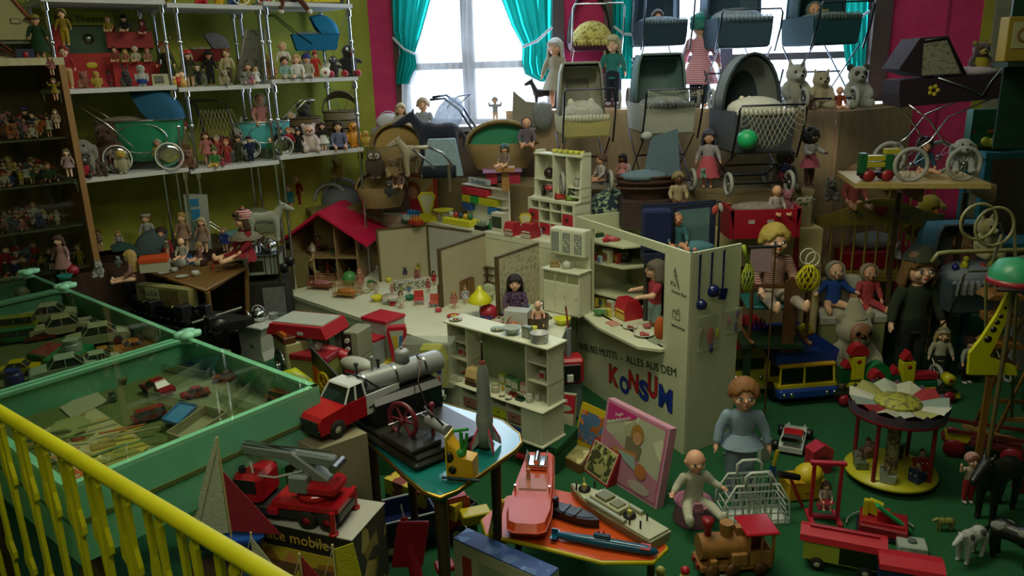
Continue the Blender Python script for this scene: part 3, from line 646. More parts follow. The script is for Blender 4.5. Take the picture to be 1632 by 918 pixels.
SD(2,333,52,'brown-haired doll in a pink dress behind the small figures on the third shelf',top='c07a78',xu='c07a78',hc='5a3020',hair='bob',yr=.13)
SD(2,350,46,'grey-haired doll with red blouse on the third shelf',top='b04a48',xu='a03a40',hc='9a8a80',hair='short',yr=.1)
SD(2,344,30,'small clown doll in green and yellow sitting on the third shelf',top='4a8a4a',xv='c8a840',hat='cone',xq='4a8a4a',xp='sit',yr=.03)
SD(2,364,40,'doll in green and red overalls on the third shelf',top='b04a38',xv='a83040',hc='c87a3a',yr=.04)
SD(2,383,44,'doll in a dark green coat and cap beside the turquoise pram',top='3a3e28',tk='jacket',xv='36381f',hat='cap',xq='36382a',yr=.05)
SP(2,384,60,'grey rabbit with blue-lined ears behind the dark green doll','rabbit','9a9a94',c2='5a8ab8',yr=.17)
SD(2,401,42,'policeman doll in a dark blue uniform before the turquoise pram wheel',top='1a2a5a',tk='jacket',xv='16203e',hat='cap',xq='16203e',yr=.02)
SD(2,434,36,'pink pig-faced doll in a green suit on the third shelf',top='2a6a34',xv='1e3a22',hair='bald',x8=2,yr=.03)
SD(2,449,44,'dark-moustached policeman doll in navy on the third shelf',top='1c2238',tk='jacket',xv='181c2c',hat='cap',xq='181c2c',yr=.05)
SD(2,463,42,'red-jacketed doll beside the navy policeman on the third shelf',top='b02430',xv='20202a',hc='b06a3a',yr=.05)
SD(2,478,38,'small black-suited grinning doll on the third shelf',top='1a1c20',xv='1a1c20',hc='1a1210',yr=.04)
SP(2,495,50,'white plush bear-hooded baby sitting on the third shelf','baby','dcc8c4',c2='e0a890',yr=.05)
SD(2,517,44,'dark-haired doll in a white apron on the third shelf',top='2a2226',xu=(.3,'d8d8d0'),hc='3a2418',hair='bob',yr=.05)
SD(2,541,44,'long-haired doll in blue with a white bib sitting on the third shelf',xp='sit',top='6a7290',xu='4a5478',hc='2a1812',hair='long',yr=.05)
SP(2,565,40,'orange wooden duck standing at the right end of the third shelf','duck','d08a2a',yx='2a2030',yr=.06,xz='plastic')
SP(2,584,26,'small yellow plush duck at the very end of the third shelf','chick','d8b030',yx='d88020',yr=.03)
SP(2,355,14,'red watermelon-slice toy lying on the third shelf','chick','c03048',yr=0,x4='melon_toy')
SP(0,175,40,'white plush rabbit seated between two red bowls on the top shelf','rabbit','dcd8d0')
SP(0,393,36,'yellow plastic duck figure on the top shelf','duck','e0c82a',xz='plastic',yx='d87020')
SP(0,350,40,'yellow pull-along toy bird on the top shelf','chick','e0b82a',xz='plastic',yx='d02020')
SP(0,322,36,'red round toy on wheels on the top shelf','mouse','c02830',xz='plastic')
SP(0,372,34,'blue and red toy figure between the yellow birds on the top shelf','monkey','2a4a8a',xz='plastic')
SP(0,263,32,'tan plush bear on the top shelf left of the pole','bear','9a6a3a');SP(0,205,34,'red toy tomato figure on the top shelf','mouse','b83030',xz='plastic');SP(0,225,30,'orange toy fox on the top shelf','cat','c8682a',xz='plastic')
SP(0,421,40,'red and white plastic horse toy on the top shelf','sitdog','c83038',xz='plastic')
SP(0,118,34,'brown bear toy at the left of the top shelf','bear','6a3a28')
for i,px in enumerate((140,238)):
 p=zf(px,0,.03);t=zd('toy_drum',['red toy drum standing on edge, leftmost on the top shelf','red and white toy drum right of the plush rabbit on the top shelf'][i],'drum',p+zc((0,0,.042)),.5)
 B().l([(0,-.03),(.042,-.03),(.042,.03),(0,.03)],ax='y',n=20).d('shell',PL('b82a38'),t);B().l([(.036,-.033),(.044,-.033),(.044,-.026),(.036,-.026)],ax='y',n=20).d('hoop',zq,t)
for i,px in enumerate((386,425)):
 p=zf(px,0,.02);t=zd('rolling_toy',['white spoked toy wheel on the top shelf','white spoked wheel beside the red horse on the top shelf'][i],'toy',p+zc((0,0,.045)),.4)  # loose tricycle wheels, no toy attached
 b=B();b.a((0,0,0),.042,0,2*PI,.004,'y',18);b.d('rim',zq,t);b=B()
 for k in x9(6):b.c((0,0,0),(.04*Co(k*PI/3),0,.04*Si(k*PI/3)),.002,n=5)
 b.s((0,0,0),.008,8,5);b.d('spokes',zq,t)
p=zf(463,0,0);t=zd('plush_dog','brown plush dog with white paws dangling legs over the top shelf','soft toy',p)
b=B();b.s((0,.08,.1),(.06,.05,.1),12,8)
z5(b,[(-.02,.06,.03),(-.035,-.02,.015),(-.045,-.025,-.035)],(.022,.018,.015));z5(b,[(.02,.06,.03),(.05,-.02,.015),(.095,-.025,-.045)],(.022,.018,.015))
zk('body',je(b,.007),t,mat=MG('5a2c1c'))
for q in((-.046,-.026,-.045),(.1,-.026,-.05)):B().s(q,(.014,.016,.013),10,6).d('paw',MG('d8cfc0'),t)
p=zf(512,0,.1);t=zd('picture_box','yellow game box with black border on the top shelf right end','box',p,.4);B().x(-.1,.12,-.01,.02,0,.1).d('box',PL('24221c'),t);B().x(-.09,.1,-.012,-.01,.012,.09).d('cover',MD('d8c820','a09818'),t)
CR=random.Random(3)
def qn(n):return['first','second','third','fourth','fifth','sixth','seventh','eighth','ninth','tenth','eleventh','twelfth','thirteenth'][n]
cabcol=[('dark green','2c4a2a'),('red','8a2424'),('cream','b8a888'),('brown','5a3a22'),('yellow','a8902c'),('blue','2c3e6a'),('pink','a8686a'),('white','b8b4a4'),('orange','a8582a'),('black','1c1a18')]
rows=[('top',1.345,236,9,34),('second',1.15,298,10,32),('third',.955,372,10,26),('fourth',.76,430,7,34)]
for rn,z,xo,n_,h in rows:
 for bk in x9(2):
  N2=n_-bk*3
  for i in x9(N2):
   px=6+(88+(298-236)*0-4)*(i+.4*bk+.3)/n_*(1+.22*rows.index((rn,z,xo,n_,h))/3);q=V(px,xo,S0,U,.05+bk*.12)
   cn,cc=cabcol[CR.randrange(10)];p=zc((q.x,q.y,z+.001));hh=h*(.72+.35*CR.random())*zj(p)*(1.25 if bk else 1);k=CR.randrange(5)
   lb='tiny %s %s, %s from left, %s row, %s shelf of the cabinet'%(cn,'soft toy' if k==0 else 'doll',qn(i),['front','back'][bk],rn)
   if k==0:zy(lb,p,hh,CR.choice(['bear','cat','monkey','duck','mouse']),cc,rot=.5+CR.uniform(-.4,.4),xy='small toys in the display cabinet')
   else:zu(lb,p,hh,rot=.4+CR.uniform(-.5,.5),xp=CR.choice(['stand','stand','sit','up']),x8=CR.choice([0,1,2,3,4]),hair=CR.choice(['short','bob','curly','bald','long']),hc=CR.choice(['2a1c14','b89a5a','6a3a20','8a8478']),top=cc,xu=cc if k%2 else None,xv=None if k%2 else '3a3024',hat=CR.choice([None,None,'cone','beanie','brim','cap']),xq=CR.choice(['8a2424','b8a888','2c3e6a','6a5a2a']),hi=False,xy='small toys in the display cabinet')
def qm(x5,pts,z,m,z0=0,x4='display_platform',top=None):
 c=zc((sum(p[0]for p in pts)/len(pts),sum(p[1]for p in pts)/len(pts),z0));t=zd(x4,x5,'platform',c)
 if z0:[B().c((p[0]-c.x,p[1]-c.y+.03,-z0),(p[0]-c.x,p[1]-c.y+.03,0),.02).d('leg',m,t)for p in pts[:2]]
 q=[(p[0]-c.x,p[1]-c.y)for p in pts];B().p(q,0,z-z0-.018).d('base',m,t);B().p([(x*1.005,y*1.005)for x,y in q],z-z0-.018,z-z0).d('top',top or m,t);return t
PZ,q5,PC=.95,.6,.76
qm('beige carpeted platform behind the shop counters holding wicker prams',[(-.5,4.78),(.25,4.12),(1.52,3.86),(1.55,4.14),(.4,4.5),(-.5,4.88)],PZ,ME('8a7a58'))
a_,b_,c_,d_=[zc(jd(s,0,k))for s,k in((e0-0,.37),(e3-.4,.37),(e3-.4,.04),(e0+0,.04))]
qm('low beige platform under the wall shelving with old doll prams',[(d_.x,d_.y),(c_.x,c_.y),(b_.x,b_.y),(a_.x,a_.y)],q5,ME('6a6238'))
q0,q1=P(1140,364,PC),P(1312,364,PC)
qm('cream wooden drawer platform with toy lion, below the red cradle',[(q0.x,q0.y),(q1.x,q1.y),(q1.x,q1.y+.3),(q0.x,q0.y+.3)],PC,MA('b8aa7a'),.56)
def jo(r,m_rim,x6,loc,hub=zn,spokes=8,yi=None,th=.01,rotz=0,x4='wheel'):
 """wheel with its axle along local Y"""
 b=B();b.a((0,0,0),r-th*.5,0,2*PI,th,'y',20,6);w_=b.d(x4,m_rim,x6,loc=loc,rot=(0,0,rotz));s_=B()
 if yi:s_.l([(0,-.006),(r*.35,-.01),(r*.8,-.004),(r*.85,0),(r*.8,.004),(0,.008)],ax='y',n=18)
 else:
  for k in x9(spokes):s_.c((0,0,0),((r-th)*Co(k*2*PI/spokes),0,(r-th)*Si(k*2*PI/spokes)),.0016 if r<.15 else.003,n=4)
  s_.l([(0,-.008),(r*.14,-.008),(r*.14,.008),(0,.008)],ax='y',n=10)
 s_.d('hub' if yi else 'spokes',yi or hub,w_);return w_
def zl(x5,xl,xr,yt,yq,yb,ybot,yh,ybase,Y,hood,body,yd,Z=None,yp=False,baby=None,yo=None,cross=True,net=False,yj=True,yn=None):
 base=Q((xl+xr)/2,ybase,Y)if Z is None else P((xl+xr)/2,ybase,Z);m=zj(base);W=(xr-xl)*m;h=lambda y:(ybase-y)*m*1.01
 t=zd('doll_pram',x5,'pram',base,.06);fr=yo or zg;w2=W/2
 n=14;prof=[]
 for i in x9(n+1):
  a=PI*i/n;x=-Co(a)*w2*.98;z=Si(a)
  z=(z if yp else min(1,z*1.9)if not yp else z);prof.append((x,z))
 hh=h(yt)-h(yb);b=B();rings=[]
 for dy,k in((0,1.),(.07,1.),(.16,.97),(.22,.8)):
  rings.append([(x*k,dy,h(yb)+z*hh*k)for x,z in prof])
 b.lo([r for r in rings],cap=False);b.lo([[(x*.93,.005,h(yb)+z*hh*.94)for x,z in prof],[(x*.88,.12,h(yb)+z*hh*.9)for x,z in prof],[(x*.6,.14,h(yb)+z*hh*.7)for x,z in prof]],cap=False)
 b.add([(x,.15,z)for x,_,z in rings[1]],[list(x9(n+1))]);b.add([(x,.22,z)for x,_,z in rings[3]],[list(x9(n+1))[::-1]]);b.d('hood',hood,t)
 b=B();b.t([zc((x*1.,-.004,h(yb)+z*hh))for x,z in prof],.007,6);b.d('hood_rim',yn or hood,t)
 if yn:b=B();b.add([(x*.9,.147,h(yb)+z*hh*.9)for x,z in prof],[list(x9(n+1))]);b.d('hood_lining',yn,t)
 b=B();zb,zt=h(ybot),h(yb)
 b.lo([[(-w2*k,-.19+(1-k)*.1,z),(w2*k,-.19+(1-k)*.1,z),(w2*k,.2,z),(-w2*k,.2,z)]for z,k in((zb,.86),(zb+.01,.93),((zb+zt)/2,.98),(zt,1))],sm=False);b.d('body',body,t)
 b=B();b.s((0,-.05,zt),(w2*.93,.12,max(.02,h(yq)-zt)),18,10);b.v=[zc((p.x,p.y,max(p.z,zt-.012)))for p in b.v]
 for i in x9(13):x=-w2*.9+i*W*.9/12;b.s((x,-.195+abs(x)*.1,zt-.004),(W*.045,.012,.018),6,5)
 b.d('quilt',yd,t)
 zh=h(yh);b=B();hw=w2*1.08;b.t([(-hw,-.2,zb-.02),(-hw*1.,-.26,(zb+zh)/2),(-hw*.99,-.28,zh-.02),(-hw*.93,-.28,zh),(hw*.93,-.28,zh),(hw*.99,-.28,zh-.02),(hw,-.26,(zb+zh)/2),(hw,-.2,zb-.02)],.005,6);b.d('handle',fr,t)
 if yj:
  r=.055;L=zb-r
  for s in(-1,1):
   b=B();b.c((s*w2*.95,-.2,zb),(s*w2*.95,.12,r),.004,n=6);b.c((s*w2*.95,.18,zb),(s*w2*.95,-.16,r),.004,n=6);b.d('leg_frame',fr,t)
   for yy in(-.16,.12):jo(r,MR_('9a9a94'),t,(s*(w2*.95+.012),yy,r),rotz=PI/2)
  [B().c((-w2*.95,y,z),(w2*.95,y,z),.005,n=6).d('axle',fr,t)for y,z in((-.16,r),(.12,r),(-.02,zb*.5+r*.5))]
 if net:
  b=B();N_=13;z1=zh-.004
  def f(i,j):x=-hw*.94+2*hw*.94*i;return zc((x,-.285+.03*Si(PI*i),z1-net*m*j*(.45+.55*Si(PI*min(1,max(0,(i*1.)))))))
  for i in x9(N_+1):
   for sgn in(1,-1):b.t([f(min(1,max(0,(i+sgn*j*.5)/N_)),j/8)for j in x9(9)],.0013,4)
  b.d('string_net',MQ('c8c4ae'),t,xz='stuff')
 if baby:baby(t,zt,w2)
 return t,m,h
def jm(c):
 def f(t,zt,w2):
  for s in(-1,1):b=B();b.s((s*w2*.45,.02,zt+.05),(.022,.02,.035),8,6);b.d('doll_shoe',c,t)
 return f
def ju(x5,px,py,r,Y,x8=1,hair='bald',hc='6a4a2a',hat=None,xq='c8b8b8',top='c8b8b0'):
 p=Q(px,py,Y);h=r*zj(p)*5.2;return zu(x5,p-zc((0,0,h*.8)),h,xp='sit',x8=x8,hair=hair,hc=hc,hat=hat,xq=xq,top=top)
SHOE=jm(CL('d8d4c8'))
zl('beige folding doll pram with white lace quilt, first at left before the box',892,962,110,164,187,217,146,300,4.08,CL('a8a898'),CL('a8a068'),MH('dcdcd4'),PZ,yn=CL('8f9088'),baby=SHOE,yo=MC('4a4a58'))
zl('teal-grey folding doll pram with black netting and striped blanket before the box',1010,1088,97,158,168,212,146,298,4.,CL('5a7878'),CL('a8aaa0'),MK('8a9090','565c60',.3),PZ,yn=CL('688080'),yo=MC('50505e'),net=16)
tC=zl('grey round-hooded doll pram with string net and green ball',1144,1236,96,158,178,240,168,302,3.98,CL('7c8282'),CL('4a5058'),CL('d8d6cc'),PZ,yp=True,yn=CL('39464c'),yo=MC('3a3c48'),net=62)
tC=tC[0].location;p=Q(1191,222,tC.y-.25);o=B().s((0,0,0),16*zj(p),20,14).d('toy_ball',PL('22b070'),x5='shiny green ball caught in the string net of the grey pram',cat='ball');o.location=p
for px,c,lb in((1182,'e8e0c8','left white pompom on the grey pram quilt'),(1194,'e8e0c8','right white pompom on the grey pram quilt')):
 p=Q(px,157,tC.y-.06);o=B().s((0,0,0),.013,10,7).d('pompom',MG(c),x5=lb,cat='pompom');o.location=p
zl('maroon folding pram with yellow flowered quilt standing before the pink wall',906,976,-4,42,74,86,22,172,4.42,CL('42484e'),CL('4a1c34'),MI('c0b468','8a8038',1.4),z6,yp=True,yn=CL('5a6064'),yo=zg,baby=jm(MU('d8b098')))
PB_,_1,_2=zl('dark blue pram with a doll face on the box, left of the striped doll',1010,1078,-34,36,43,79,11,171,4.36,CL('3c5260'),CL('28404e'),MH('9aacb8'),z6,yn=CL('34485a'),yo=MC('5a6472'))
ju('doll face with dark hair inside the dark blue pram on the box',1048,27,10,PB_.location.y+.03,x8=1,hair='short',hc='3a2a20',top='8a9aa8')
zl('blue-grey pram with a crocheted pale blanket in front of the bright window',1120,1204,-40,24,39,82,30,172,4.32,CL('5a7488'),CL('3c5468'),MH('b8c8d8'),z6,yn=CL('48627a'),yo=MC('5a6472'))
xd,_1,_2=zl('dark teal pram with a bonneted doll at the right of the window',1260,1334,-30,32,36,78,20,172,4.3,CL('1e4a50'),CL('0f4450'),MH('8a9a98'),z6,yn=CL('2a5058'),yo=MC('3c4654'))
ju('bonneted baby doll inside the dark teal pram',1297,16,12,xd.location.y+.03,x8=1,hat='bonnet',xq='7a9494',top='8a8a80')
S(1314,37,24,'small yellow teddy beside the baby in the dark teal pram','bear','a89a50',Y=xd.location.y-.02)
for i,px in enumerate((1127,1240)):
 p=P(px,172,z6);m=zj(p);t=zd('umbrella_stroller_frame',['thin folded stroller frame upright in the window behind the striped doll','folded stroller frame upright right of the grey round pram'][i],'stroller',p+zc((0,.06,0)))
 for s in(-1,1):B().t([(s*.03,0,.01),(s*.02,0,.12),(s*.035,0,.2)],.006,6).d('side_bar',MC('5a626e'),t);jo(.022,MR_('6a7078'),t,(s*.035,0,.022),rotz=PI/2)
def zm(x5,p,L,body,hood,rot=0,yg='round',hz=.3,wr=.085,wm=None,yi=None,ye=None,yf=zg,yc=1,yk=True,yd=None,x4='doll_pram',yj=True,ym=.23,hc2=None,yl=.35):
 """body length 1 along X; hood at hdir side -; handle on the other"""
 t=zd(x4,x5,'pram',p,rot,L);W=.22;b=B();n=16;z0=hz
 if yg=='round':rings=[[(x*k,y*k,z)for x,y in[(.5*Co(a)*(1 if True else 1),W*Si(a))for a in[2*PI*i/20 for i in x9(20)]]]for z,k in((z0-ym,.25),(z0-ym*.93,.55),(z0-ym*.7,.8),(z0-ym*.4,.95),(z0-.02,1.),(z0,1.03),(z0,.96),(z0-.03,.93))]
 else:rings=[[(sx*.5*k,sy*W,z)for sx,sy in((-1,-1),(1,-1),(1,1),(-1,1))]for z,k in((z0-ym,.8),(z0-ym*.9,.86),(z0-.01,1),(z0,1.02),(z0,.95),(z0-.03,.93))]
 b.lo(rings,sm=yg=='round');b.d('body',body,t)
 if ye:
  b=B()
  if yg=='round':b.t([(.5*1.03*Co(a),W*1.04*Si(a),z0)for a in[2*PI*i/24 for i in x9(24)]],.012,6,True);b.t([(.3*Co(a),-W*.97,z0-ym*.42+ym*.34*Si(a))for a in[2*PI*i/24 for i in x9(24)]],.008,5,True)
  else:b.t([(-.5,-W,z0),(.5,-W,z0),(.5,W,z0),(-.5,W,z0)],.012,6,True)
  b.d('trim',ye,t)
 s=-yc
 if yk:
  b=B()
  def hs(i,j):
   a=R(0)+R(118)*i;prof_x,prof_z=Co(a),Si(a);q=-1+2*j;e_=(1-abs(q)**3.5)
   return(s*(.12+.4*prof_x*(.35+.65*e_**.5)),q*W*1.02,z0+.4*prof_z*(.25+.75*e_**.5))
  b.g(hs,12,16);b.g(lambda i,j:zc((s*.12,0,z0))+(zc(hs(i,j))-zc((s*.12,0,z0)))*.96,12,16)
  for q in(-1,1):b.add([(s*.12,q*W*1.02,z0)]+[hs(i/10,(q+1)/2)for i in x9(11)],[(0,i+1,i+2)for i in x9(10)])
  b.d('hood',hood,t);b=B()
  b.t([hs(1,j/16)for j in x9(17)],.012,6);b.d('hood_rim',hc2 or hood,t)
 if yd:
  b=B();b.s((-s*.16,0,z0),(.33,W*.93,.055),16,8);b.s((s*.25,0,z0+.02),(.16,W*.8,.06),14,8);b.d('quilt',yd,t)
 if yf:
  b=B();e_=-s
  for q in(-1,1):b.t([(e_*.1,q*W*1.05,z0-ym*.6),(e_*.36,q*W*1.05,z0-.02),(e_*(.5+yl*.55),q*W*1.02,z0+yl*.7),(e_*(.5+yl*.9),q*W*.95,z0+yl*.72)],.011,6)
  b.d('handle_bar',yf,t);b=B();b.c((e_*(.5+yl*.9),-W,z0+yl*.72),(e_*(.5+yl*.9),W,z0+yl*.72),.018,n=8);b.d('grip',PL('d8d4c8'),t)
 if yj:
  for sx in(-1,1):
   for q in(-1,1):
    b=B();b.t([(sx*.3,q*(W+.02),wr),(sx*.22,q*(W+.01),wr+.03),(sx*.16,q*W*.6,z0-ym+.01)],.009,5);b.d('strut',zg,t)
    jo(wr,wm or MR_('c8c8c0'),t,(sx*.3,q*(W+.035),wr),yi=yi)
 return t
WICK=MM('b09a70','8a754c',3)
p=zf(238,2,.12);zm('large green rounded metal doll pram with blue hood on the third shelf',p,118*zj(p)*1.05,G('2e8a68'),CL('1f5a80'),-.15+.75*0+.4,yc=-1,hz=.62,ym=.52,wr=.17,yi=zg,wm=MR_('d8d8d4'),ye=zg,yd=MH('b0a898'),yf=zg)
p=zf(425,2,.13);zm('turquoise metal doll pram on the third shelf, right of the net seat',p,84*zj(p),G('5ab8c0'),None,.45,yc=1,hz=.62,ym=.5,wr=.17,yi=zg,wm=MR_('d8d8d4'),ye=zg,yk=False,yf=zg,yl=.5)
p=zf(418,2,.2);D(418,200,50,'baby doll in a white bonnet sitting inside the turquoise pram',Y=p.y-.03,xp='sit',x8=1,hat='bonnet',xq='e0e0dc',hair='bald',top='c88a88',rot=.4)
p=zf(508,1,.13);zm('bright blue fabric doll pram with black handle on the second shelf',p,72*zj(p),CL('1878b0'),CL('1c82b8'),.35,yg='box',hz=.92,ym=.34,wr=.18,yf=MC('2a2a30'),yc=-1,yi=zq,yd=MH('b8c0c8'),yl=.55)
p=zf(340,1,.15);zm('red doll pram with grey patterned hood and tall bent handle on the second shelf',p,62*zj(p),CL('7a2426'),MI('5a5c66','3a3c46',2),.4,yg='box',hz=.9,ym=.3,wr=.16,yd=MH('b8b4a4'),yc=-1,yf=WD('6a6030'),yl=.4)
p=zf(400,1,.12);m=zj(p);t=zd('doll_deckchair','tilted grey wooden doll deckchair with a bear print on the second shelf','chair',p,.45)
for s in(-1,1):B().t([(s*22*m,.05,0),(s*14*m+16*m,-0,84*m)],.006,6).d('side_bar',WD('8a8478'),t)
B().add([(-20*m,.048,8*m),(20*m,.048,8*m),(30*m,0,82*m),(4*m,0,82*m)],[(0,1,2,3)]).d('canvas_seat',MD('6a6c60','4a4a40'),t)
SD(1,398,34,'doll with long white stockings lying against the tilted deckchair',xp='sit',top='8a8c7a',hair='bob',hc='6a5a40',yr=.04)
def zw(x5,p,w,h,rot=0,hoodh=0,c=None,x4='wicker_basket',cat='basket',dpt=.8,hlab=None):
 t=zd(x4,x5,cat,p,rot);n=20;b=B();M_=c or WICK
 b.l([(w*.36,0),(w*.42,h*.3),(w*.48,h*.7),(w*.5,h),(w*.46,h),(w*.44,h*.5),(0,h*.25)],n=n,sy=dpt);b.d('body',M_,t)
 for k in x9(3):B().t([(w*.505*Co(a),w*.505*dpt*Si(a),h*(1-.24*k))for a in[2*PI*i/20 for i in x9(20)]],w*.02,6,True).d('rim' if k==0 else 'woven_band',M_,t)
 if hoodh:
  b=B();b.g(lambda i,j:(w*.5*Co(PI*j),w*.2+(w*dpt*.45)*(i-.5)*(1),h+hoodh*Si(PI*j)*(1-.35*i)),5,16);b.d('hood',M_,t)
  B().t([(w*.5*Co(PI*j/16),w*.2-w*dpt*.225,h+hoodh*Si(PI*j/16))for j in x9(17)],w*.025,6).d('hood_rim',M_,t)
 return t
p=zf(485,2,.15);m=zj(p);zw('brown wicker pram basket under the dark teddy on the third shelf',p+zc((0,0,.02)),62*m,46*m,.3,c=MM('6a5638','4a3c26',3))
p2=zf(548,2,.15);m=zj(p2);zw('wicker pram basket with caged hood at the right of the third shelf',p2+zc((0,0,.02)),56*m,50*m,.3,30*m,c=MM('8a8068','5e563e',3))
q=zf(490,2,.15);zy('dark brown old teddy bear seated in the brown wicker pram',q+zc((0,0,.1)),52*zj(q),'bear','2e2620',rot=.3);q=zf(470,2,.12);zu('small white-bonneted doll in the brown wicker pram',q+zc((0,0,.1)),34*zj(q),xp='sit',hat='bonnet',xq='b8b8b0',hair='bald',top='b8b8b0')
q=zf(553,2,.15);zy('grey stuffed animal in the caged wicker pram',q+zc((0,0,.12)),26*zj(q),'monkey','8a8f92',rot=.3)
p=zf(355,2,.14);m=zj(p);t=zd('push_chair','string-net doll push chair with a curved chrome handle on the third shelf','stroller',p,.4)
b=B();[b.t([(s*22*m,0,10*m),(s*22*m,.02,50*m),(s*22*m-6*m,-.02,92*m),(s*20*m-22*m,-.04,98*m)],.005,6)for s in(-1,1)];b.c((-42*m,-.04,98*m),(-2*m,-.04,98*m),.006);b.d('handle_bar',MC('4a4c52'),t)
b=B()
for i in x9(9):
 for sg in(-1,1):b.t([(((i-4)*5.5+sg*j*2.5)*m,-.03-.02*Si(PI*j/6),(84-j*8)*m)for j in x9(7)],.0013,4)
b.d('string_net',MQ('a8a080'),t,xz='stuff');B().s((0,0,30*m),(20*m,14*m,14*m),12,8).d('red_cushion',CL('5a2424'),t)
for s in(-1,1):jo(.026,MR_('b8b8b0'),t,(s*14*m,.03,.026))
p=zf(150,1,.28);m=zj(p);t=zd('toy_theatre','red toy puppet theatre with a green "Mini Theater" header board','toy theatre',p,.55)
w_,h_=88*m,112*m;xm=PL('b02428')
fr=B();fr.x(-w_/2,w_/2,0,.008,0,52*m);fr.x(-w_/2,-w_/2+12*m,0,.008,52*m,96*m);fr.x(w_/2-8*m,w_/2,0,.008,52*m,96*m);fr.d('front_panel',xm,t)
B().p([(-w_/2,94*m),(w_/2,94*m),(w_/2,110*m),(w_/2-5*m,114*m),(-w_/2,114*m)],-.002,.008,'y').d('header_board',PL('8a9a2c'),t)
B().x(-w_/2+12*m,w_/2-8*m,.02,.024,52*m,96*m).d('mirror_backdrop',MC('5e7468'),t);B().l([(0,0),(8*m,0),(8*m,.004),(0,.004)],(4*m,.015,74*m),16,'y').d('clock_face',MC('8a988c'),t)
jj('Mini Theater',14*m,PL('1c2410'),t,(-2*m,-.003,103*m),(R(90),0,0));b=B();b.t([(-6*m,-.002,44*m),(w_*.38,-.002,44*m),(w_*.44,-.002,38*m),(w_*.44,-.002,8*m)],.0008,4);b.d('gold_line',G('c8a048'),t);B().s((2*m,-.002,34*m),(9*m,.002,5*m),10,6).d('yellow_emblem',PL('c8b030'),t)
p=zf(222,1,.22);m=zj(p);t=zd('puppet_box','open red case holding rows of hand puppets beside the toy theatre','toy case',p,.5)
B().x(-34*m,36*m,-.02,.05,0,36*m).d('lower_box',xm,t);B().x(-36*m,32*m,.05,.06,36*m,100*m).d('back_board',PL('6a7a28'),t);B().x(-36*m,30*m,0,.05,58*m,82*m).d('upper_box',PL('9a2028'),t)
for i,(px,py,h,hr,hc,tp)in enumerate(((196,96,24,'short','6a2a20','8a4a40'),(212,96,20,'bob','c8a060','b07060'),(228,96,24,'curly','e0ddd8','c8c0b0'),(247,96,22,'short','c86a50','c89080'),(218,48,26,'short','1a1a1a','20242a'),(193,48,24,'bald','6a3a2a','9a8a30'),(245,52,22,'afro','7a2a30','7a2a34'))):
 q=zf(px,1,.2);q.z=Q(px,py,q.y).z-.01;zu(['dark red haired','blond','white haired grandmother','pink faced','police helmet','crescent moon faced','witch'][i]+' puppet head in the red puppet case',q-zc((0,.03,0)),h*zj(q),xp='sit',hair=hr,hc=hc,top=tp,hat='helmet' if i==4 else None,xq='14161a',x4='hand_puppet',rot=.3)
p=zf(257,1,.03);m=zj(p);t=zd('picture_card','small framed grey picture card on the second shelf','picture',p,.4);B().x(-12*m,12*m,0,.004,0,18*m).d('frame',PL('b8b89a'),t);B().x(-9*m,5*m,-.001,0,3*m,15*m).d('picture',MD('6a6c68','3a3c3a',2),t)
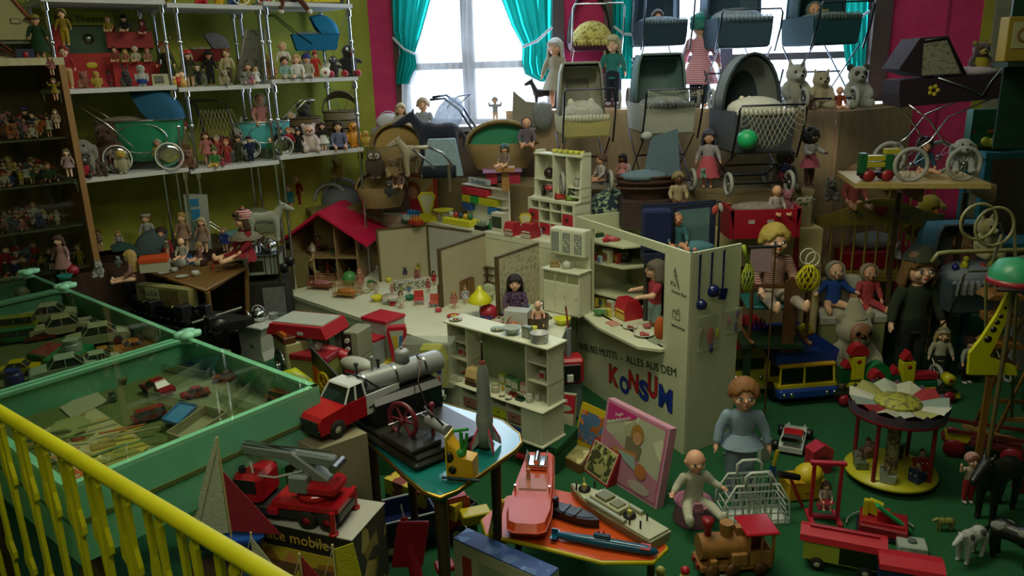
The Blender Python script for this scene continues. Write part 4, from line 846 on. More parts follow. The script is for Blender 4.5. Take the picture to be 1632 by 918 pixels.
def zr(xz,x5,p,s,c='c8c8c0',c2=None,rot=0,cat=None,x4=None,xy=None):
 """s = main size in metres (width)"""
 t=zd(x4 or xz,x5,cat or xz.split('_')[-1],p,rot,s,xy);m=PL(c)if isinstance(c,str)else c;m2=(PL(c2)if isinstance(c2,str)else c2)or m
 def q(part,key,fn,mm=m,par=t,**k):return zk(part,ja('i_%s_%s'%(xz,key),fn),par,mat=mm,**k)
 if xz in('pot','saucepan'):
  q('body','b',lambda:B().l([(0,0),(.42,0),(.46,.06),(.47,.5),(.5,.54),(.45,.54),(.43,.1),(0,.07)],n=20))
  if c2:q('lid','l',lambda:B().l([(.49,.54),(.46,.6),(.1,.68),(0,.68)],n=20),m2);q('knob','k',lambda:B().s((0,0,.72),.06,8,5),m2)
  if xz=='pot':
   for sx in(-1,1):q('handle','h',lambda:B().a((.47,0,.42),.12,-PI/2,PI/2,.03,'z',8),m,scale=(sx,1,1))
  else:q('handle','h2',lambda:B().t([(.46,0,.45),(.8,0,.5),(1.1,0,.48)],.04),m2)
 elif xz in('bowl','plate','saucer'):
  d=.12 if xz!='bowl' else.38;q('body','b',lambda:B().l([(0,0),(.25,0),(.5,d),(.47,d+.01),(.24,.03),(0,.03)],n=20))
  if c2:q('food','f',lambda:B().s((-.1,0,d*.6),(.16,.14,.1),8,5).s((.13,.08,d*.6),(.13,.12,.1),8,5).s((.08,-.14,d*.6),(.12,.1,.09),8,5),m2)
 elif xz=='cup':q('body','b',lambda:B().l([(0,0),(.3,0),(.45,.3),(.5,.7),(.45,.7),(.38,.3),(0,.06)],n=14));q('handle','h',lambda:B().a((.45,0,.38),.2,-PI/2,PI/2,.04,'y',8))
 elif xz in('teapot','kettle'):
  q('body','b',lambda:B().l([(0,0),(.3,0),(.48,.3),(.42,.62),(.2,.76),(0,.76)],n=16));q('lid','l',lambda:B().s((0,0,.76),(.2,.2,.07),10,6).s((0,0,.86),.06,8,5),m2)
  q('spout','s',lambda:B().t([(-.4,0,.3),(-.62,0,.45),(-.75,0,.7)],[.1,.07,.05]));q('handle','h',lambda:B().a((.42,0,.45),.26,-PI/2,PI/2,.04,'y',8)if xz=='teapot' else B().a((0,0,.65),.38,0,PI,.04,'y',10),m2)
 elif xz=='bottle':q('body','b',lambda:B().l([(0,0),(.5,0),(.5,1.3),(.2,1.7),(.18,2.2),(0,2.2)],n=12));q('cap','c',lambda:B().c((0,0,2.2),(0,0,2.45),.22,n=10),m2)
 elif xz in('tin','food_carton','packet'):
  q('box','b',lambda:B().x(-.5,.5,-.3,.3,0,1.25,.02));q('label_panel','l',lambda:B().x(-.44,.44,-.31,-.3,.25,1.),m2)
 elif xz=='jar':q('body','b',lambda:B().l([(0,0),(.45,0),(.5,.1),(.5,.8),(.35,.95),(0,.95)],n=14));q('lid','l',lambda:B().c((0,0,.95),(0,0,1.1),.4,n=14),m2)
 elif xz=='toy_chair':
  q('seat','s',lambda:B().x(-.5,.5,-.45,.45,.48,.56,.02),m2);q('backrest','b',lambda:B().b((0,.47,.95),(.96,.06,.75),.02),m2)
  for sx in(-1,1):
   for sy in(-1,1):q('leg','l',lambda:B().c((0,0,0),(0,0,.5),.05,n=6),m,loc=(sx*.44,sy*.4,0))
 elif xz=='toy_armchair':
  q('seat','s',lambda:B().x(-.4,.4,-.45,.35,.1,.5,.08));q('backrest','b',lambda:B().s((0,.38,.7),(.5,.16,.45),12,8))
  for sx in(-1,1):q('armrest','a',lambda:B().s((0,0,.5),(.14,.42,.2),10,6),loc=(sx*.45,0,0))
 elif xz=='toy_table':
  q('tabletop','t',lambda:B().l([(0,.8),(1,.8),(1,.88),(0,.88)],n=20))
  for a in x9(3):q('leg','l',lambda:B().t([(.7,0,0),(.5,0,.5),(.6,0,.8)],.04,6),loc=(0,0,0),rot=(0,0,a*2.1))
 elif xz=='toy_bed':
  q('frame','f',lambda:B().x(-1,1,-.45,.45,.2,.42,.02).x(-1.05,-.98,-.48,.48,0,.8).x(.98,1.05,-.48,.48,0,.6));q('blanket','b',lambda:B().s((.2,0,.45),(.75,.44,.14),14,7),m2);q('pillow','p',lambda:B().s((-.75,0,.5),(.2,.35,.1),10,6),CL('dcd8cc'))
 elif xz=='toy_cot':
  q('floor','f',lambda:B().x(-.7,.7,-.4,.4,.25,.3));q('bedding','bb',lambda:B().s((0,0,.38),(.6,.35,.16),12,6),m2)
  for sy in(-1,1):
   def bars():
    b=B();b.c((-.7,0,.85),(.7,0,.85),.03,n=5);b.c((-.7,0,.25),(.7,0,.25),.03,n=5);[b.c((-.7+1.4*i/8,0,0 if i in(0,8)else.25),(-.7+1.4*i/8,0,.85),.025,n=5)for i in x9(9)];return b
   q('railing','r',bars,loc=(0,sy*.42,0))
 elif xz=='basket':
  q('body','b',lambda:B().l([(0,0),(.38,0),(.5,.4),(.46,.4),(.34,.05),(0,.05)],n=16));q('handle','h',lambda:B().a((0,0,.38),.46,0,PI,.03,'y',12))
  if c2:q('contents','c',lambda:B().s((-.15,0,.4),.16,8,5).s((.15,.05,.42),.15,8,5).s((0,-.15,.42),.14,8,5),m2)
 elif xz=='kitchen_scale':
  q('base','b',lambda:B().p([(-.5,0),(.5,0),(.38,.3),(-.38,.3)],-.28,.28,'y'));q('dial','d',lambda:B().p([(-.14,.3),(.14,.3),(.42,1.15),(.25,1.35),(-.25,1.35),(-.42,1.15)],-.06,.06,'y'));q('dial_face','f',lambda:B().p([(-.09,.4),(.09,.4),(.33,1.12),(.2,1.25),(-.2,1.25),(-.33,1.12)],-.075,-.06,'y'),m2);q('weighing_pan','p',lambda:B().l([(0,0),(.3,0),(.5,.12),(.48,.12),(0,.03)],(.75,0,.4),14).c((.6,0,.2),(.75,0,.4),.05))
 elif xz=='toy_till':
  q('body','b',lambda:B().p([(-.5,0),(.5,0),(.5,.4),(.2,.95),(-.35,.95),(-.5,.5)],-.45,.45,'x'));q('keys','k',lambda:B().b((-0,-.42,.5),(.7,.12,.3),.02,(R(-30),0,0)),m2);q('drawer','d',lambda:B().x(-.42,.42,-.54,-.5,.05,.3),m2)
 elif xz=='toy_fruit':q('body','b',lambda:B().s((0,0,.5),.5,12,8));q('stalk','s',lambda:B().c((0,0,.95),(.05,0,1.2),.04),m2)
 elif xz=='crate':
  q('box','b',lambda:B().x(-.5,.5,-.35,.35,0,.06).x(-.5,.5,-.35,-.31,0,.35).x(-.5,.5,.31,.35,0,.35).x(-.5,-.46,-.35,.35,0,.35).x(.46,.5,-.35,.35,0,.35))
  for i in x9(6):q('bottle','c',lambda:B().l([(0,0),(.1,0),(.1,.4),(.04,.6),(.04,.72),(0,.72)],n=8),m2,loc=(-.3+.3*(i%3),-.15+.3*(i//3),.06))
 elif xz=='book':q('cover','c',lambda:B().x(-.5,.5,-.35,.35,0,.12,.01));q('pages','p',lambda:B().x(-.47,.505,-.33,.33,.02,.1),PL('d8d4c0'))
 elif xz=='candle':q('body','b',lambda:B().c((0,0,0),(0,0,2),.5,n=8))
 elif xz=='cake':q('base','b',lambda:B().l([(0,0),(.5,0),(.5,.3),(0,.33)],n=16));q('topping','t',lambda:B().s((-.15,0,.38),(.2,.1,.1),8,5).s((.15,.1,.38),(.2,.1,.1),8,5).s((0,-.2,.38),(.2,.1,.1),8,5),m2)
 return t
def I(xz,x5,px,py,wpx,z,c='c8c8c0',c2=None,rot=0,**k):p=P(px,py,z);return zr(xz,x5,p,wpx*zj(p),c,c2,rot,**k)
CZ,RZ=.42,.735
j0=MA('c9cbb0');zp=MA('d2d4bc')
def qp(x4,x5,pts,z0,z1,m,th=.02,over=.012,cat='counter',top=None):
 c=zc((sum(p[0]for p in pts)/len(pts),sum(p[1]for p in pts)/len(pts),z0));t=zd(x4,x5,cat,c);q=[(p[0]-c.x,p[1]-c.y)for p in pts]
 if z1-z0>.05:B().p([(x*.985,y*.985)for x,y in q],0,z1-z0-th).d('body',m,t)
 B().p(q,z1-z0-th,z1-z0).d('worktop',top or zp,t);return t
f0,f1,f2=P(418,455,CZ),P(690,545,CZ),P(888,556,CZ);r0,r1=P(632,345,RZ),P(905,392,RZ);jy=(r1-r0).normalized();rn=zc((-jy.y,jy.x,0))
qw=r0-jy*.28
qp('long_counter','long cream counter carrying the dollhouse and the open toy rooms',[(f0.x,f0.y),(f1.x,f1.y),(f2.x,f2.y),(r1.x+.03,r1.y-.02),(r0.x,r0.y-.02),(qw.x-0,qw.y-.02),(f0.x+.28,f0.y+.34)],0,CZ,j0)
qp('rear_counter','higher cream counter behind the toy rooms with scales and shop toys',[(qw.x,qw.y),(r1.x,r1.y),(r1.x+rn.x*.3,r1.y+rn.y*.3),(qw.x+rn.x*.22,qw.y+rn.y*.22)],0,RZ,j0,.03)
BR=WD('5c4a2c','463820')
def zx(x5,pf,pb,z0,z1,m,x4='room_partition'):
 pf,pb=zc((pf[0],pf[1],0)),zc((pb[0],pb[1],0));d=(pb-pf);L=d.length;d.normalize();t=zd(x4,x5,'partition',(pf.x,pf.y,z0),math.atan2(d.y,d.x))
 B().x(.008,L,-.005,.005,0,z1-z0-.008).d('wall_panel',m,t);B().x(-.004,.008,-.009,.009,0,z1-z0).d('front_post',BR,t);B().x(0,L,-.008,.008,z1-z0-.008,z1-z0).d('top_rail',BR,t);return t
WALLP=MI('b8b298','9a947a',2);PLAINW=MB_('a9a285');TZ=.725
A1=P(606,449,CZ);B1=P(679,358,TZ);A2=P(704,490,CZ);B2=P(775,371,TZ);A3=P(794,507,CZ);B3=P(863,385,TZ)
zx('plain beige room wall beside the dollhouse, leftmost of the open rooms',A1,B1,CZ,TZ,PLAINW)
zx('papered room wall with brown rim in the middle of the open rooms',A2,B2,CZ,TZ,MB_('b3aa90'))
zx('flowered wallpaper room wall with brown rim behind the seated dark-haired doll',A3,B3,CZ,TZ,WALLP)
for(a,b_,lb,m)in((B1,B2,'pale back wall of the left open toy room',MB_('b6b6ac')),(B2,B3,'papered back wall of the middle open toy room',MI('a89c7c','98b0a8',2))):
 zx(lb,a+(b_-a).normalized()*.012,b_-(b_-a).normalized()*.012,CZ,TZ,m)
qz=PL('c01a44');h0=P(470,448,CZ);h1=P(574,449,CZ);hx=(h1-h0);HW=hx.length;hx.normalize();kj=math.atan2(hx.y,hx.x);HD=.3;He=.265;Hr=.4
t=zd('dollhouse','large open wooden dollhouse with a bright red roof on the long counter','dollhouse',(h0.x,h0.y,CZ),kj);qt=MS('96805a','86704c')
B().x(0,HW,0,HD,0,.008).d('floor_board',qt,t);B().x(0,HW,0,HD,.135,.143).d('floor_board',qt,t);B().x(0,.01,0,HD,0,He).d('side_wall',qt,t)
w_=B();w_.x(HW-.01,HW,0,.03,0,He);w_.x(HW-.01,HW,.03,HD,0,.17);w_.x(HW-.01,HW,.03,HD,.235,He);w_.x(HW-.01,HW,.1,HD,.17,.235);w_.d('side_wall',qt,t)
w_=B();w_.p([(0,0),(HW,0),(HW,He),(HW/2,Hr),(0,He)],HD-.008,HD,'y').d('back_wall',MB_('7a7c5c'),t);B().x(HW*.66,HW*.66+.008,0,HD,.143,He+.05).d('inner_wall',qt,t);B().x(HW*.66,HW*.66+.008,0,HD,.008,.135).d('inner_wall',qt,t)
wf=B().x(HW,HW+.006,.028,.102,.165,.172).x(HW,HW+.006,.028,.102,.233,.24).x(HW,HW+.006,.028,.035,.165,.24).x(HW,HW+.006,.095,.102,.165,.24).x(HW,HW+.005,.063,.067,.172,.233).x(HW,HW+.005,.035,.095,.2,.205).d('window_frame',MA('6a4a4a'),t)
def qd(x0,z0,x1,z1,m):
 b=B();dx,dz=x1-x0,z1-z0;L=math.hypot(dx,dz);nx,nz=-dz/L*.014,dx/L*.014
 b.p([(x0,z0),(x1,z1),(x1+nx,z1+nz),(x0+nx,z0+nz)],-.05,HD+.09,'y');b.d('roof_slope',m,t)
sl=(Hr-He)/(HW/2);qd(-.07,He-.07*sl,HW/2,Hr,qz);qd(HW/2,Hr,HW+.075,He-.075*sl,qz)
HM=ze.Translation(t.location)@ze.Rotation(kj,4,'Z')
def HP(x,y,z):return HM@zc((x,y,z))
for x,y,z,k,c,c2,s,lb in((.06,.1,.143,'toy_chair','6a4a2a','6a4a2a',.03,'tiny brown chair upstairs in the dollhouse'),(.12,.16,.143,'toy_table','5a3a22',None,.03,'tiny dark round table upstairs in the dollhouse'),(.19,.12,.143,'bowl','3a8a4a',None,.022,'tiny green tub upstairs in the dollhouse'),(.245,.13,.143,'bowl','9ab8c0',None,.02,'tiny pale blue basin in the small upstairs dollhouse room'),(.21,.18,.143,'toy_chair','a89a50','a89a50',.03,'tiny straw-coloured chair upstairs in the dollhouse'),(.08,.2,.008,'toy_bed','4a3020','6a2a2a',.04,'tiny dark bed downstairs in the dollhouse'),(.16,.16,.008,'toy_armchair','6a3a2a',None,.035,'tiny brown armchair downstairs in the dollhouse'),(.25,.18,.008,'toy_armchair','8a6a4a',None,.035,'tiny tan armchair downstairs in the dollhouse')):zr(k,lb,HP(x,y,z),s,c,c2,kj)
for x,y,z,h,c,lb in((.115,.03,.143,.085,'c8c4b8','white-clothed miniature doll on the dollhouse upper floor edge'),(.15,.14,.008,.08,'a02a2a','red-clothed miniature doll inside the dollhouse ground floor'),(.23,.08,.008,.085,'4a5a6a','grey-blue miniature doll standing in the dollhouse ground floor'),(.1,.16,.26-.117,.09,'a86a6a','pink miniature doll upstairs at the dollhouse back')):zu(lb,HP(x,y,z),h,kj,top=c,xu=c,hair='bob',hc='4a3020',hi=False)
st=zd('toy_staircase','cream wooden spiral staircase toy in front of the dollhouse','staircase',HP(.14,-.03,0));
for i in x9(14):a=i*.35;B().b((.028*Co(a),.028*Si(a),.01+i*.0105),(.05,.016,.005),0,(0,0,a)).d('step',MO('b8a478'),st)
B().c((0,0,0),(0,0,.165),.005).d('newel_post',MO('b8a478'),st)
def z7(x4,x5,px,py,z,w,d,h,m,rot=0,cat='cabinet',doors=0,shelves=0,doorm=None,knobs=True):
 p=P(px,py,z);t=zd(x4,x5,cat,p,rot)
 if shelves==0:B().x(-w/2,w/2,0,d,0,h,.002).d('body',m,t)
 else:
  B().x(-w/2,w/2,d-.004,d,0,h).d('back_panel',m,t)
  for x in(-w/2,w/2-.005):B().x(x,x+.005,0,d,0,h).d('side_panel',m,t)
  for i in x9(shelves+1):B().x(-w/2,w/2,0,d,h*i/shelves-(.005 if i else 0),h*i/shelves+(.005 if i<1 else 0)).d('shelf',m,t)
 for i in x9(doors):
  x0=-w/2+w*i/doors+.003;x1=-w/2+w*(i+1)/doors-.003;dr=B().x(x0,x1,-.004,0,.01*h+.003,h*.97,.001).d('door',doorm or m,t)
  if knobs:B().s(((x1-.006)if i%2==0 else x0+.006,-.007,h*.5),.003,6,4).d('knob',zn,dr)
 return t
z7('toy_cabinet','white louvred miniature wardrobe at the back of the left toy room',686,432,CZ,.075,.03,.12,MA('b8baac'),-.3,doors=2,doorm=MA('9a9e8c'))
z7('toy_bathtub','white patterned long miniature trough with soft toys in the left toy room',655,462,CZ,.17,.06,.045,MI('b8b8a8','4a4a40',4),.35,cat='toy box')
z7('toy_cabinet','low dark brown miniature sideboard with tan doors in the middle toy room',732,478,CZ,.22,.04,.1,WD('4a3018','3a2412'),.75,doors=4,doorm=WD('7a5a2a','6a4a22'))
z7('toy_shelf','dark brown miniature shelf unit at the back right of the middle toy room',780,462,CZ,.09,.035,.125,WD('4a3018','3a2412'),-.35,shelves=3,cat='shelf')
z7('toy_stove','white miniature oven with two red knobs in front of the right toy room',822,528,CZ,.115,.07,.095,MA('b0b4b0'),-.35,cat='stove')
D(822,502,66,'dark-haired doll in a purple flowered dress seated behind the white miniature oven',z=CZ+.02,xp='sit',hair='long',hc='1c120e',top=MI('3a2a4a','6a4a6a',2),xu=MI('3a2a4a','6a4a6a',2),x8=0)
ITEMS=[('toy_cot','wooden miniature cot with orange blanket before the dollhouse',553,473,26,'a8783a','c87a3a',-.3),('toy_cot','miniature wooden crib with pink flowers before the dollhouse stairs',513,460,26,'8a4a30','c88a98',-.3),('toy_fruit','green toy apple standing on the counter by the dollhouse',558,455,24,'4a8a4a','3a5a2a',0),('bowl','small yellow boat-shaped bowl on the long counter',602,480,22,'d0c828',None,0),('toy_table','round white miniature table with flowered cloth on the long counter',624,484,15,'c8b8a8',None,.2),('bowl','small red bowl under the round miniature table',626,487,12,'b82a30',None,0),('bowl','dark green small bowl beside the pink chairs',654,478,18,'1f6a40',None,0),('toy_chair','pink and red cane miniature armchair on the long counter',668,485,16,'c89aa0','c03838',.1),('toy_chair','pink miniature chair nearest the left partition post',692,489,15,'c89aa0','c05a48',-.1),('bowl','red small bowl in front of the pink miniature chair',699,497,12,'b82a38',None,0),('basket','small brown basket with flowers beside the red bowl',699,488,9,'6a4a2a','a87a5a',0),('toy_bed','tiny blue miniature bed in the left toy room',668,458,12,'2a6a9a','3a7aa8',.3),('cup','small yellow cup by the left partition',620,450,10,'c8c030',None,0),('toy_armchair','green and cream flowered miniature armchair in the middle toy room',776,478,22,'a8b090',None,-.4),('toy_armchair','pink miniature armchair left of the flowered one',762,480,14,'b07a6a',None,.3),('toy_fruit','dark globe lamp on the left toy room wall side',783,420,6,'2a3a30','2a2a20',0),('plate','grey enamel plate with food on the counter front',745,513,24,'b0b4a8','a8483a',0),('plate','second enamel plate with food right of the first',766,519,26,'b4b8ac','6a6a4a',0),('bowl','blue and red toy bowl behind the second enamel plate',775,513,20,'2a3a6a','8a2a30',0),('basket','pink woven miniature basket at the counter front',797,522,22,'c88aa0','b8a8a0',0),('plate','red star-shaped dish with a yellow toy on top',723,505,22,'b0283a','c8c02a',0),('pot','blue enamel pot on the miniature oven',826,496,18,'1a5a8a',None,0),('pot','shiny steel toy pot right of the miniature oven',862,492,20,zg,zg,0),('bowl','blue toy bowl on the back of the miniature oven',838,492,14,'2a78a8',None,0),('basket','orange woven toy basket with lid at the counter front',822,527,30,'c86a2a','b85a28',0),('pot','brown wooden toy washtub with a bathing doll',855,524,42,'4a3420',None,0),('bowl','large yellow plastic basin behind the washtub',896,517,28,'c8cc2a',None,0),('food_carton','bright yellow plastic crate standing before the washtub',849,538,15,'d0d020','b8b81c',0),('jar','pale wicker jar with green foliage by the dollhouse corner',592,462,14,'9a9068','3a6a3a',0),('basket','cream basket of white flowers by the dollhouse corner',583,467,16,'b8b098','c8c4b0',0),('bottle','tiny red lantern by the dollhouse left post',492,455,7,'a02a20','8a2018',0),('toy_table','low red-legged miniature bench before the dollhouse',478,448,12,'8a3a2a',None,0)]
for k,lb,px,py,w_,c,c2,rt in ITEMS:I(k,lb,px,py,w_,CZ,c,c2,rt)
t=zd('toy_parasol','yellow miniature parasol with a red flounce standing on the counter','parasol',P(766,506,CZ));m=zj(t.location)
B().l([(19*m,26*m),(19*m,31*m),(13*m,38*m),(5*m,46*m),(3*m,52*m),(0,52*m)],n=24).d('canopy',PL('d0cc20'),t);B().c((0,0,0),(0,0,46*m),1.5*m).d('pole',zq,t);B().l([(10*m,0),(15*m,6*m),(15*m,12*m),(11*m,18*m),(0,24*m)],(13*m,0,0),16).d('seat_pouffe',PL('a8243a'),t)
for px,py,h,hc,c,lb in((692,455,24,'3a2018','a82a3a','red-dressed miniature doll at the back of the left toy room'),(666,452,26,'c8a050','b86a5a','blond miniature doll on the pink cane armchair'),(640,492,30,'6a4a30','c8c4b0','miniature doll in white trousers by the round table'),(724,492,30,'b88a50','b8786a','miniature baby doll in pink in the middle toy room front'),(742,484,30,'8a6a40','b8bcc8','miniature doll in a pale blue dress in the middle toy room'),(575,462,34,'b87a70','b87a70','miniature doll in pink flowers by the green apple'),(600,470,22,'3a2418','c8b8a8','tiny pale doll beside the yellow bowl'),(474,438,26,'2a1c14','c8c8c0','miniature doll in white beside the dollhouse left wall'),(652,470,18,'c8a050','5a7aa0','tiny blue-clothed doll behind the dark green bowl'),(683,465,22,'9a5a3a','a85a50','tiny pink-skirted doll between the two pink chairs'),(625,470,18,'b87a5a','b88a8a','tiny doll seated at the round miniature table'),(640,468,16,'3a2a20','8a9a60','tiny green-clothed doll behind the round table')):D(px,py,h,lb,z=CZ,hair='bob',hc=hc,top=c,xu=c,hi=False,rot=random.uniform(-.5,.5))
D(858,515,38,'pink bald bathing doll sitting in the wooden toy washtub',z=CZ+.02,xp='sit',hair='bald',x8=0)
for px,py,c,lb in((646,438,'3a3a40','tiny dark bird toy at the trough in the left room'),(664,440,'b86a6a','tiny pink toy in the patterned trough'),(667,430,'b0a828','small yellow-dressed figure above the trough')):S(px,py,14,lb,'bear',c,z=CZ+.045)
def bins(t,x0,z0,cols,rows,w,h,d,colors):
 for r in x9(rows):
  for c_ in x9(cols):
   cc=colors[r][c_]
   if cc:B().x(x0+c_*w+.002,x0+(c_+1)*w-.002,-.006,d,z0+(rows-1-r)*h+.003,z0+(rows-r)*h-.003,.002).d('drawer',PL(cc),t)
j2=math.atan2(jy.y,jy.x)
def rc(px,yr=0):p=V(px,360,r0,jy,yr);return zc((p.x,p.y,RZ))
p=rc(765,.17);m=zj(p);t=zd('toy_shop_shelf','white toy shop shelf with red, yellow, green and blue bins','toy shop',p,j2-.12)
B().x(-45*m,62*m,.035,.045,0,56*m).d('back_panel',zq,t)
for z_ in(28,42,56):B().x(-45*m,62*m,0,.04,z_*m,(z_+1.5)*m).d('shelf',zq,t)
bins(t,-44*m,15*m,4,3,22*m,13*m,.03,[['c03044','c03044','c83040',None],['c8c42a','1f9a4a','c8c42a','c8c42a'],['2a5aa8',None,None,'2a7ac0']])
t2=B().x(-30*m,24*m,.01,.02,60*m,69*m).d('sign_board',MA('b8c0c8'),t);jj('Kaufladen',9*m,PL('5a6a7a'),t,(-3*m,.008,64*m),(R(90),0,0))
I('kitchen_scale','yellow toy shop scale with a fan dial on the rear counter',682,352,34,RZ,'d0c828','c8c8a0');I('kitchen_scale','small yellow toy scale at the right of the rear counter',838,372,24,RZ,'d0b828','c8c8a0')
p=rc(735,.06);m=zj(p);t=zd('toy_tray','yellow plastic tray of small toys on the rear counter','tray',p,j2)
B().x(-32*m,32*m,-.04,.04,0,10*m,.004).d('tray',PL('d0cc2a'),t)
for i,(c,n_)in enumerate((('b8b8b8','grey'),('a83030','red'),('2a3a6a','blue'),('c8a030','ochre'),('2a6a3a','green'))):q=p+zc(((-22+i*11)*m*Co(j2),(-22+i*11)*m*Si(j2),10*m));zr('toy_fruit','small %s trinket in the yellow plastic tray'%n_,q,9*m,c,'3a3a2a')
p=rc(668,.15);m=zj(p);t=zd('game_box','upright red-edged game box picturing a girl at a toy shop','box',p,j2+.15)
B().x(-40*m,38*m,0,.02,0,60*m,.002).d('box',PL('b03a2c'),t);B().x(-38*m,34*m,-.0015,0,2*m,57*m).d('cover_picture',MD('b8a878','a08a50',.6),t)
b=B();b.l([(0,-.001),(15*m,-.001),(17*m,0)],(-8*m,-.003,34*m),16,'y');b.d('pictured_hair',PL('8a5a30'),t);B().l([(0,-.001),(9*m,-.001),(10*m,0)],(-8*m,-.005,32*m),14,'y').d('pictured_face',PL('c8987a'),t);B().p([(-26*m,4*m),(10*m,4*m),(4*m,22*m),(-20*m,22*m)],-.0045,-.003,'y').d('pictured_dress',PL('b03040'),t);B().p([(12*m,4*m),(32*m,4*m),(32*m,50*m),(12*m,30*m)],-.0045,-.003,'y').d('pictured_shelf',PL('c07a3a'),t)
RIT=[('toy_till','bright blue toy cash register on the rear counter',660,352,18,'1a6aa8','c8c8c0'),('crate','red crate of orange fruit on the rear counter',663,358,20,'a83a2a','c8782a'),('crate','green crate of small bottles at the rear counter front',650,356,18,'2a5a3a','a8b8a8'),('crate','dark crate of glass bottles before the bins',768,366,20,'1a2018','7a8a78'),('bottle','green toy bottle beside the dark crate',782,366,7,'1a7a4a','1a3a2a'),('food_carton','white cup-printed carton on the rear counter',797,368,24,'c8c4b4','3a4a3a'),('toy_till','red toy cash register on the rear counter',818,374,22,'b02a38','b8b0a0'),('toy_till','long low red toy typewriter at the rear counter front',846,378,24,'9a2430','c8c0b0'),('jar','pale glass jar on the rear counter right of the typewriter',884,378,12,'9aa89a','b8b8a8'),('jar','second pale jar, farther right on the rear counter',893,380,11,'a8b0a0','b8b8a8'),('cake','orange and yellow toy cake on the rear counter',872,370,16,'c8a038','c85a2a'),('candle','pale blue paper roll lying upright by the typewriter',862,374,5,'8aa0b8',None),('food_carton','tall brown wooden box at the right end of the rear counter',905,375,22,'8a5028','7a4420'),('jar','clear plastic jar with sweets by the game box',645,350,10,'8aa098','a83040')]
for k,lb,px,py,w_,c,c2 in RIT:I(k,lb,px,py,w_,RZ,c,c2,j2)
p=P(921,368,RZ);t=zd('toy_clock','round white toy clock face leaning at the rear counter end','clock',p,j2);m=zj(p);B().l([(0,-.004),(18*m,-.004),(18*m,.004),(0,.004)],(0,0,18*m),20,'y').d('face',zq,t);B().c((0,-.006,18*m),(0,-.006,30*m),.8*m).d('clock_hand',PL('2a5a9a'),t)
p=rc(878,.12);m=zj(p);t=zd('toy_hutch','tall cream toy shop hutch with red drawers standing on the rear counter','toy shop',p,j2-.1);qk=zp;w2=53*m;dp=.1
for x in(-w2,w2-5*m):B().p([(0,0),(dp+.02,0),(dp+.02,132*m),(dp*.6,132*m),(dp*.45,60*m),(0,55*m)],x,x+5*m,'x').d('side_panel',qk,t)
for z_,y_ in((0,0),(20,0),(40,0),(54,0)):B().x(-w2,w2,y_,dp+.02,z_*m,(z_+(1.5 if z_<50 else 4))*m).d('shelf',qk,t)
for x0,x1,z_ in((-w2,-8*m,85),(22*m,w2,78),(22*m,w2,64),(-w2,w2,126)):B().x(x0,x1,dp*.45,dp+.02,z_*m,(z_+2)*m).d('upper_shelf',qk,t)
for x in(-8*m,22*m):B().x(x-m,x+m,dp*.45,dp+.02,58*m,126*m).d('divider',qk,t)
for i in x9(1,4):B().x(-w2+i*26*m-m,-w2+i*26*m,0,dp,0,54*m).d('divider',qk,t)
B().x(-w2,-8*m,dp+.012,dp+.02,58*m,126*m).d('back_panel',qk,t);B().x(22*m,w2,dp+.012,dp+.02,58*m,126*m).d('back_panel',qk,t);B().x(-w2,w2,dp+.012,dp+.02,0,54*m).d('back_panel',MA('a8a888'),t)
for i,j in((0,1),(3,1),(1,0),(2,0),(0,0),(3,0)):
 x0=-w2+i*26*m+1.5*m;d_=B().x(x0,x0+22.5*m,-.004,dp*.8,(j*20+2)*m,(j*20+19)*m,.002).d('drawer',PL('b02c3c'),t);B().l([(0,-.002),(3.5*m,-.002),(3.5*m,0)],(x0+11*m,-.005,(j*20+11)*m),10,'y').d('emblem',PL('3a1c20'),d_)
HT=ze.Translation(p)@ze.Rotation(j2-.1,4,'Z')
for x,z_,k,s,c,c2,lb in((-40,58,'bottle',7,'1c1e1c','2a2a2a','black bottle on the hutch worktop'),(-20,58,'jar',11,'8a9088','a8a898','grey jar on the hutch worktop'),(-26,87,'toy_fruit',18,'2c1a1c','2c1a1c','dark plum round toy on the hutch left shelf'),(-14,87,'jar',9,'a89a60','c8c8a8','straw-coloured jar on the hutch left shelf'),(5,58,'crate',26,'b8382c','c8c8a0','red tray with bottles in the hutch middle'),(26,58,'crate',22,'7a9a3a','2a4a2a','green basket at the right of the hutch worktop'),(38,66,'teapot',14,'b0b0a4','b0b0a4','white toy teapot on the hutch right shelf'),(36,80,'jar',12,'9a9c94','8a8c84','grey clock-like jar on the upper right hutch shelf'),(-22,70,'cake',20,'b83a48','c8c0c0','red gingham cushion on the hutch left side')):zr(k,lb,HT@zc((x*m,dp*.75,z_*m)),s*m,c,c2)
for i in x9(6):zr('cup','small yellow cup on top of the cream hutch, %s from the left'%qn(i),HT@zc(((-18+i*12)*m,dp*.9,128*m)),9*m,'c8c44a',xy='yellow cups on the hutch')
p=P(905,512,CZ);m=zj(p);t=zd('toy_dresser','white toy kitchen dresser with glazed top doors beside the shop stand','dresser',p+zc((-.02,.1,0)),j2+.05)
wc=zp;B().x(-38*m,34*m,0,.1,0,72*m,.003).d('lower_cabinet',wc,t);B().x(-40*m,36*m,-.01,.1,72*m,75*m,.002).d('worktop',wc,t);B().x(-34*m,34*m,.045,.1,96*m,140*m,.003).d('upper_cabinet',wc,t);B().x(-34*m,34*m,.09,.1,75*m,96*m).d('back_panel',wc,t)
for i in x9(3):
 x=(-36+i*24)*m;d_=B().x(x,x+21*m,-.005,0,3*m,54*m,.001).d('door',wc,t);B().s((x+18*m,-.008,32*m),.0035,6,4).d('knob',zn,d_);B().x(x,x+21*m,-.004,0,58*m,69*m,.001).d('drawer',MA('8a9068'),t)
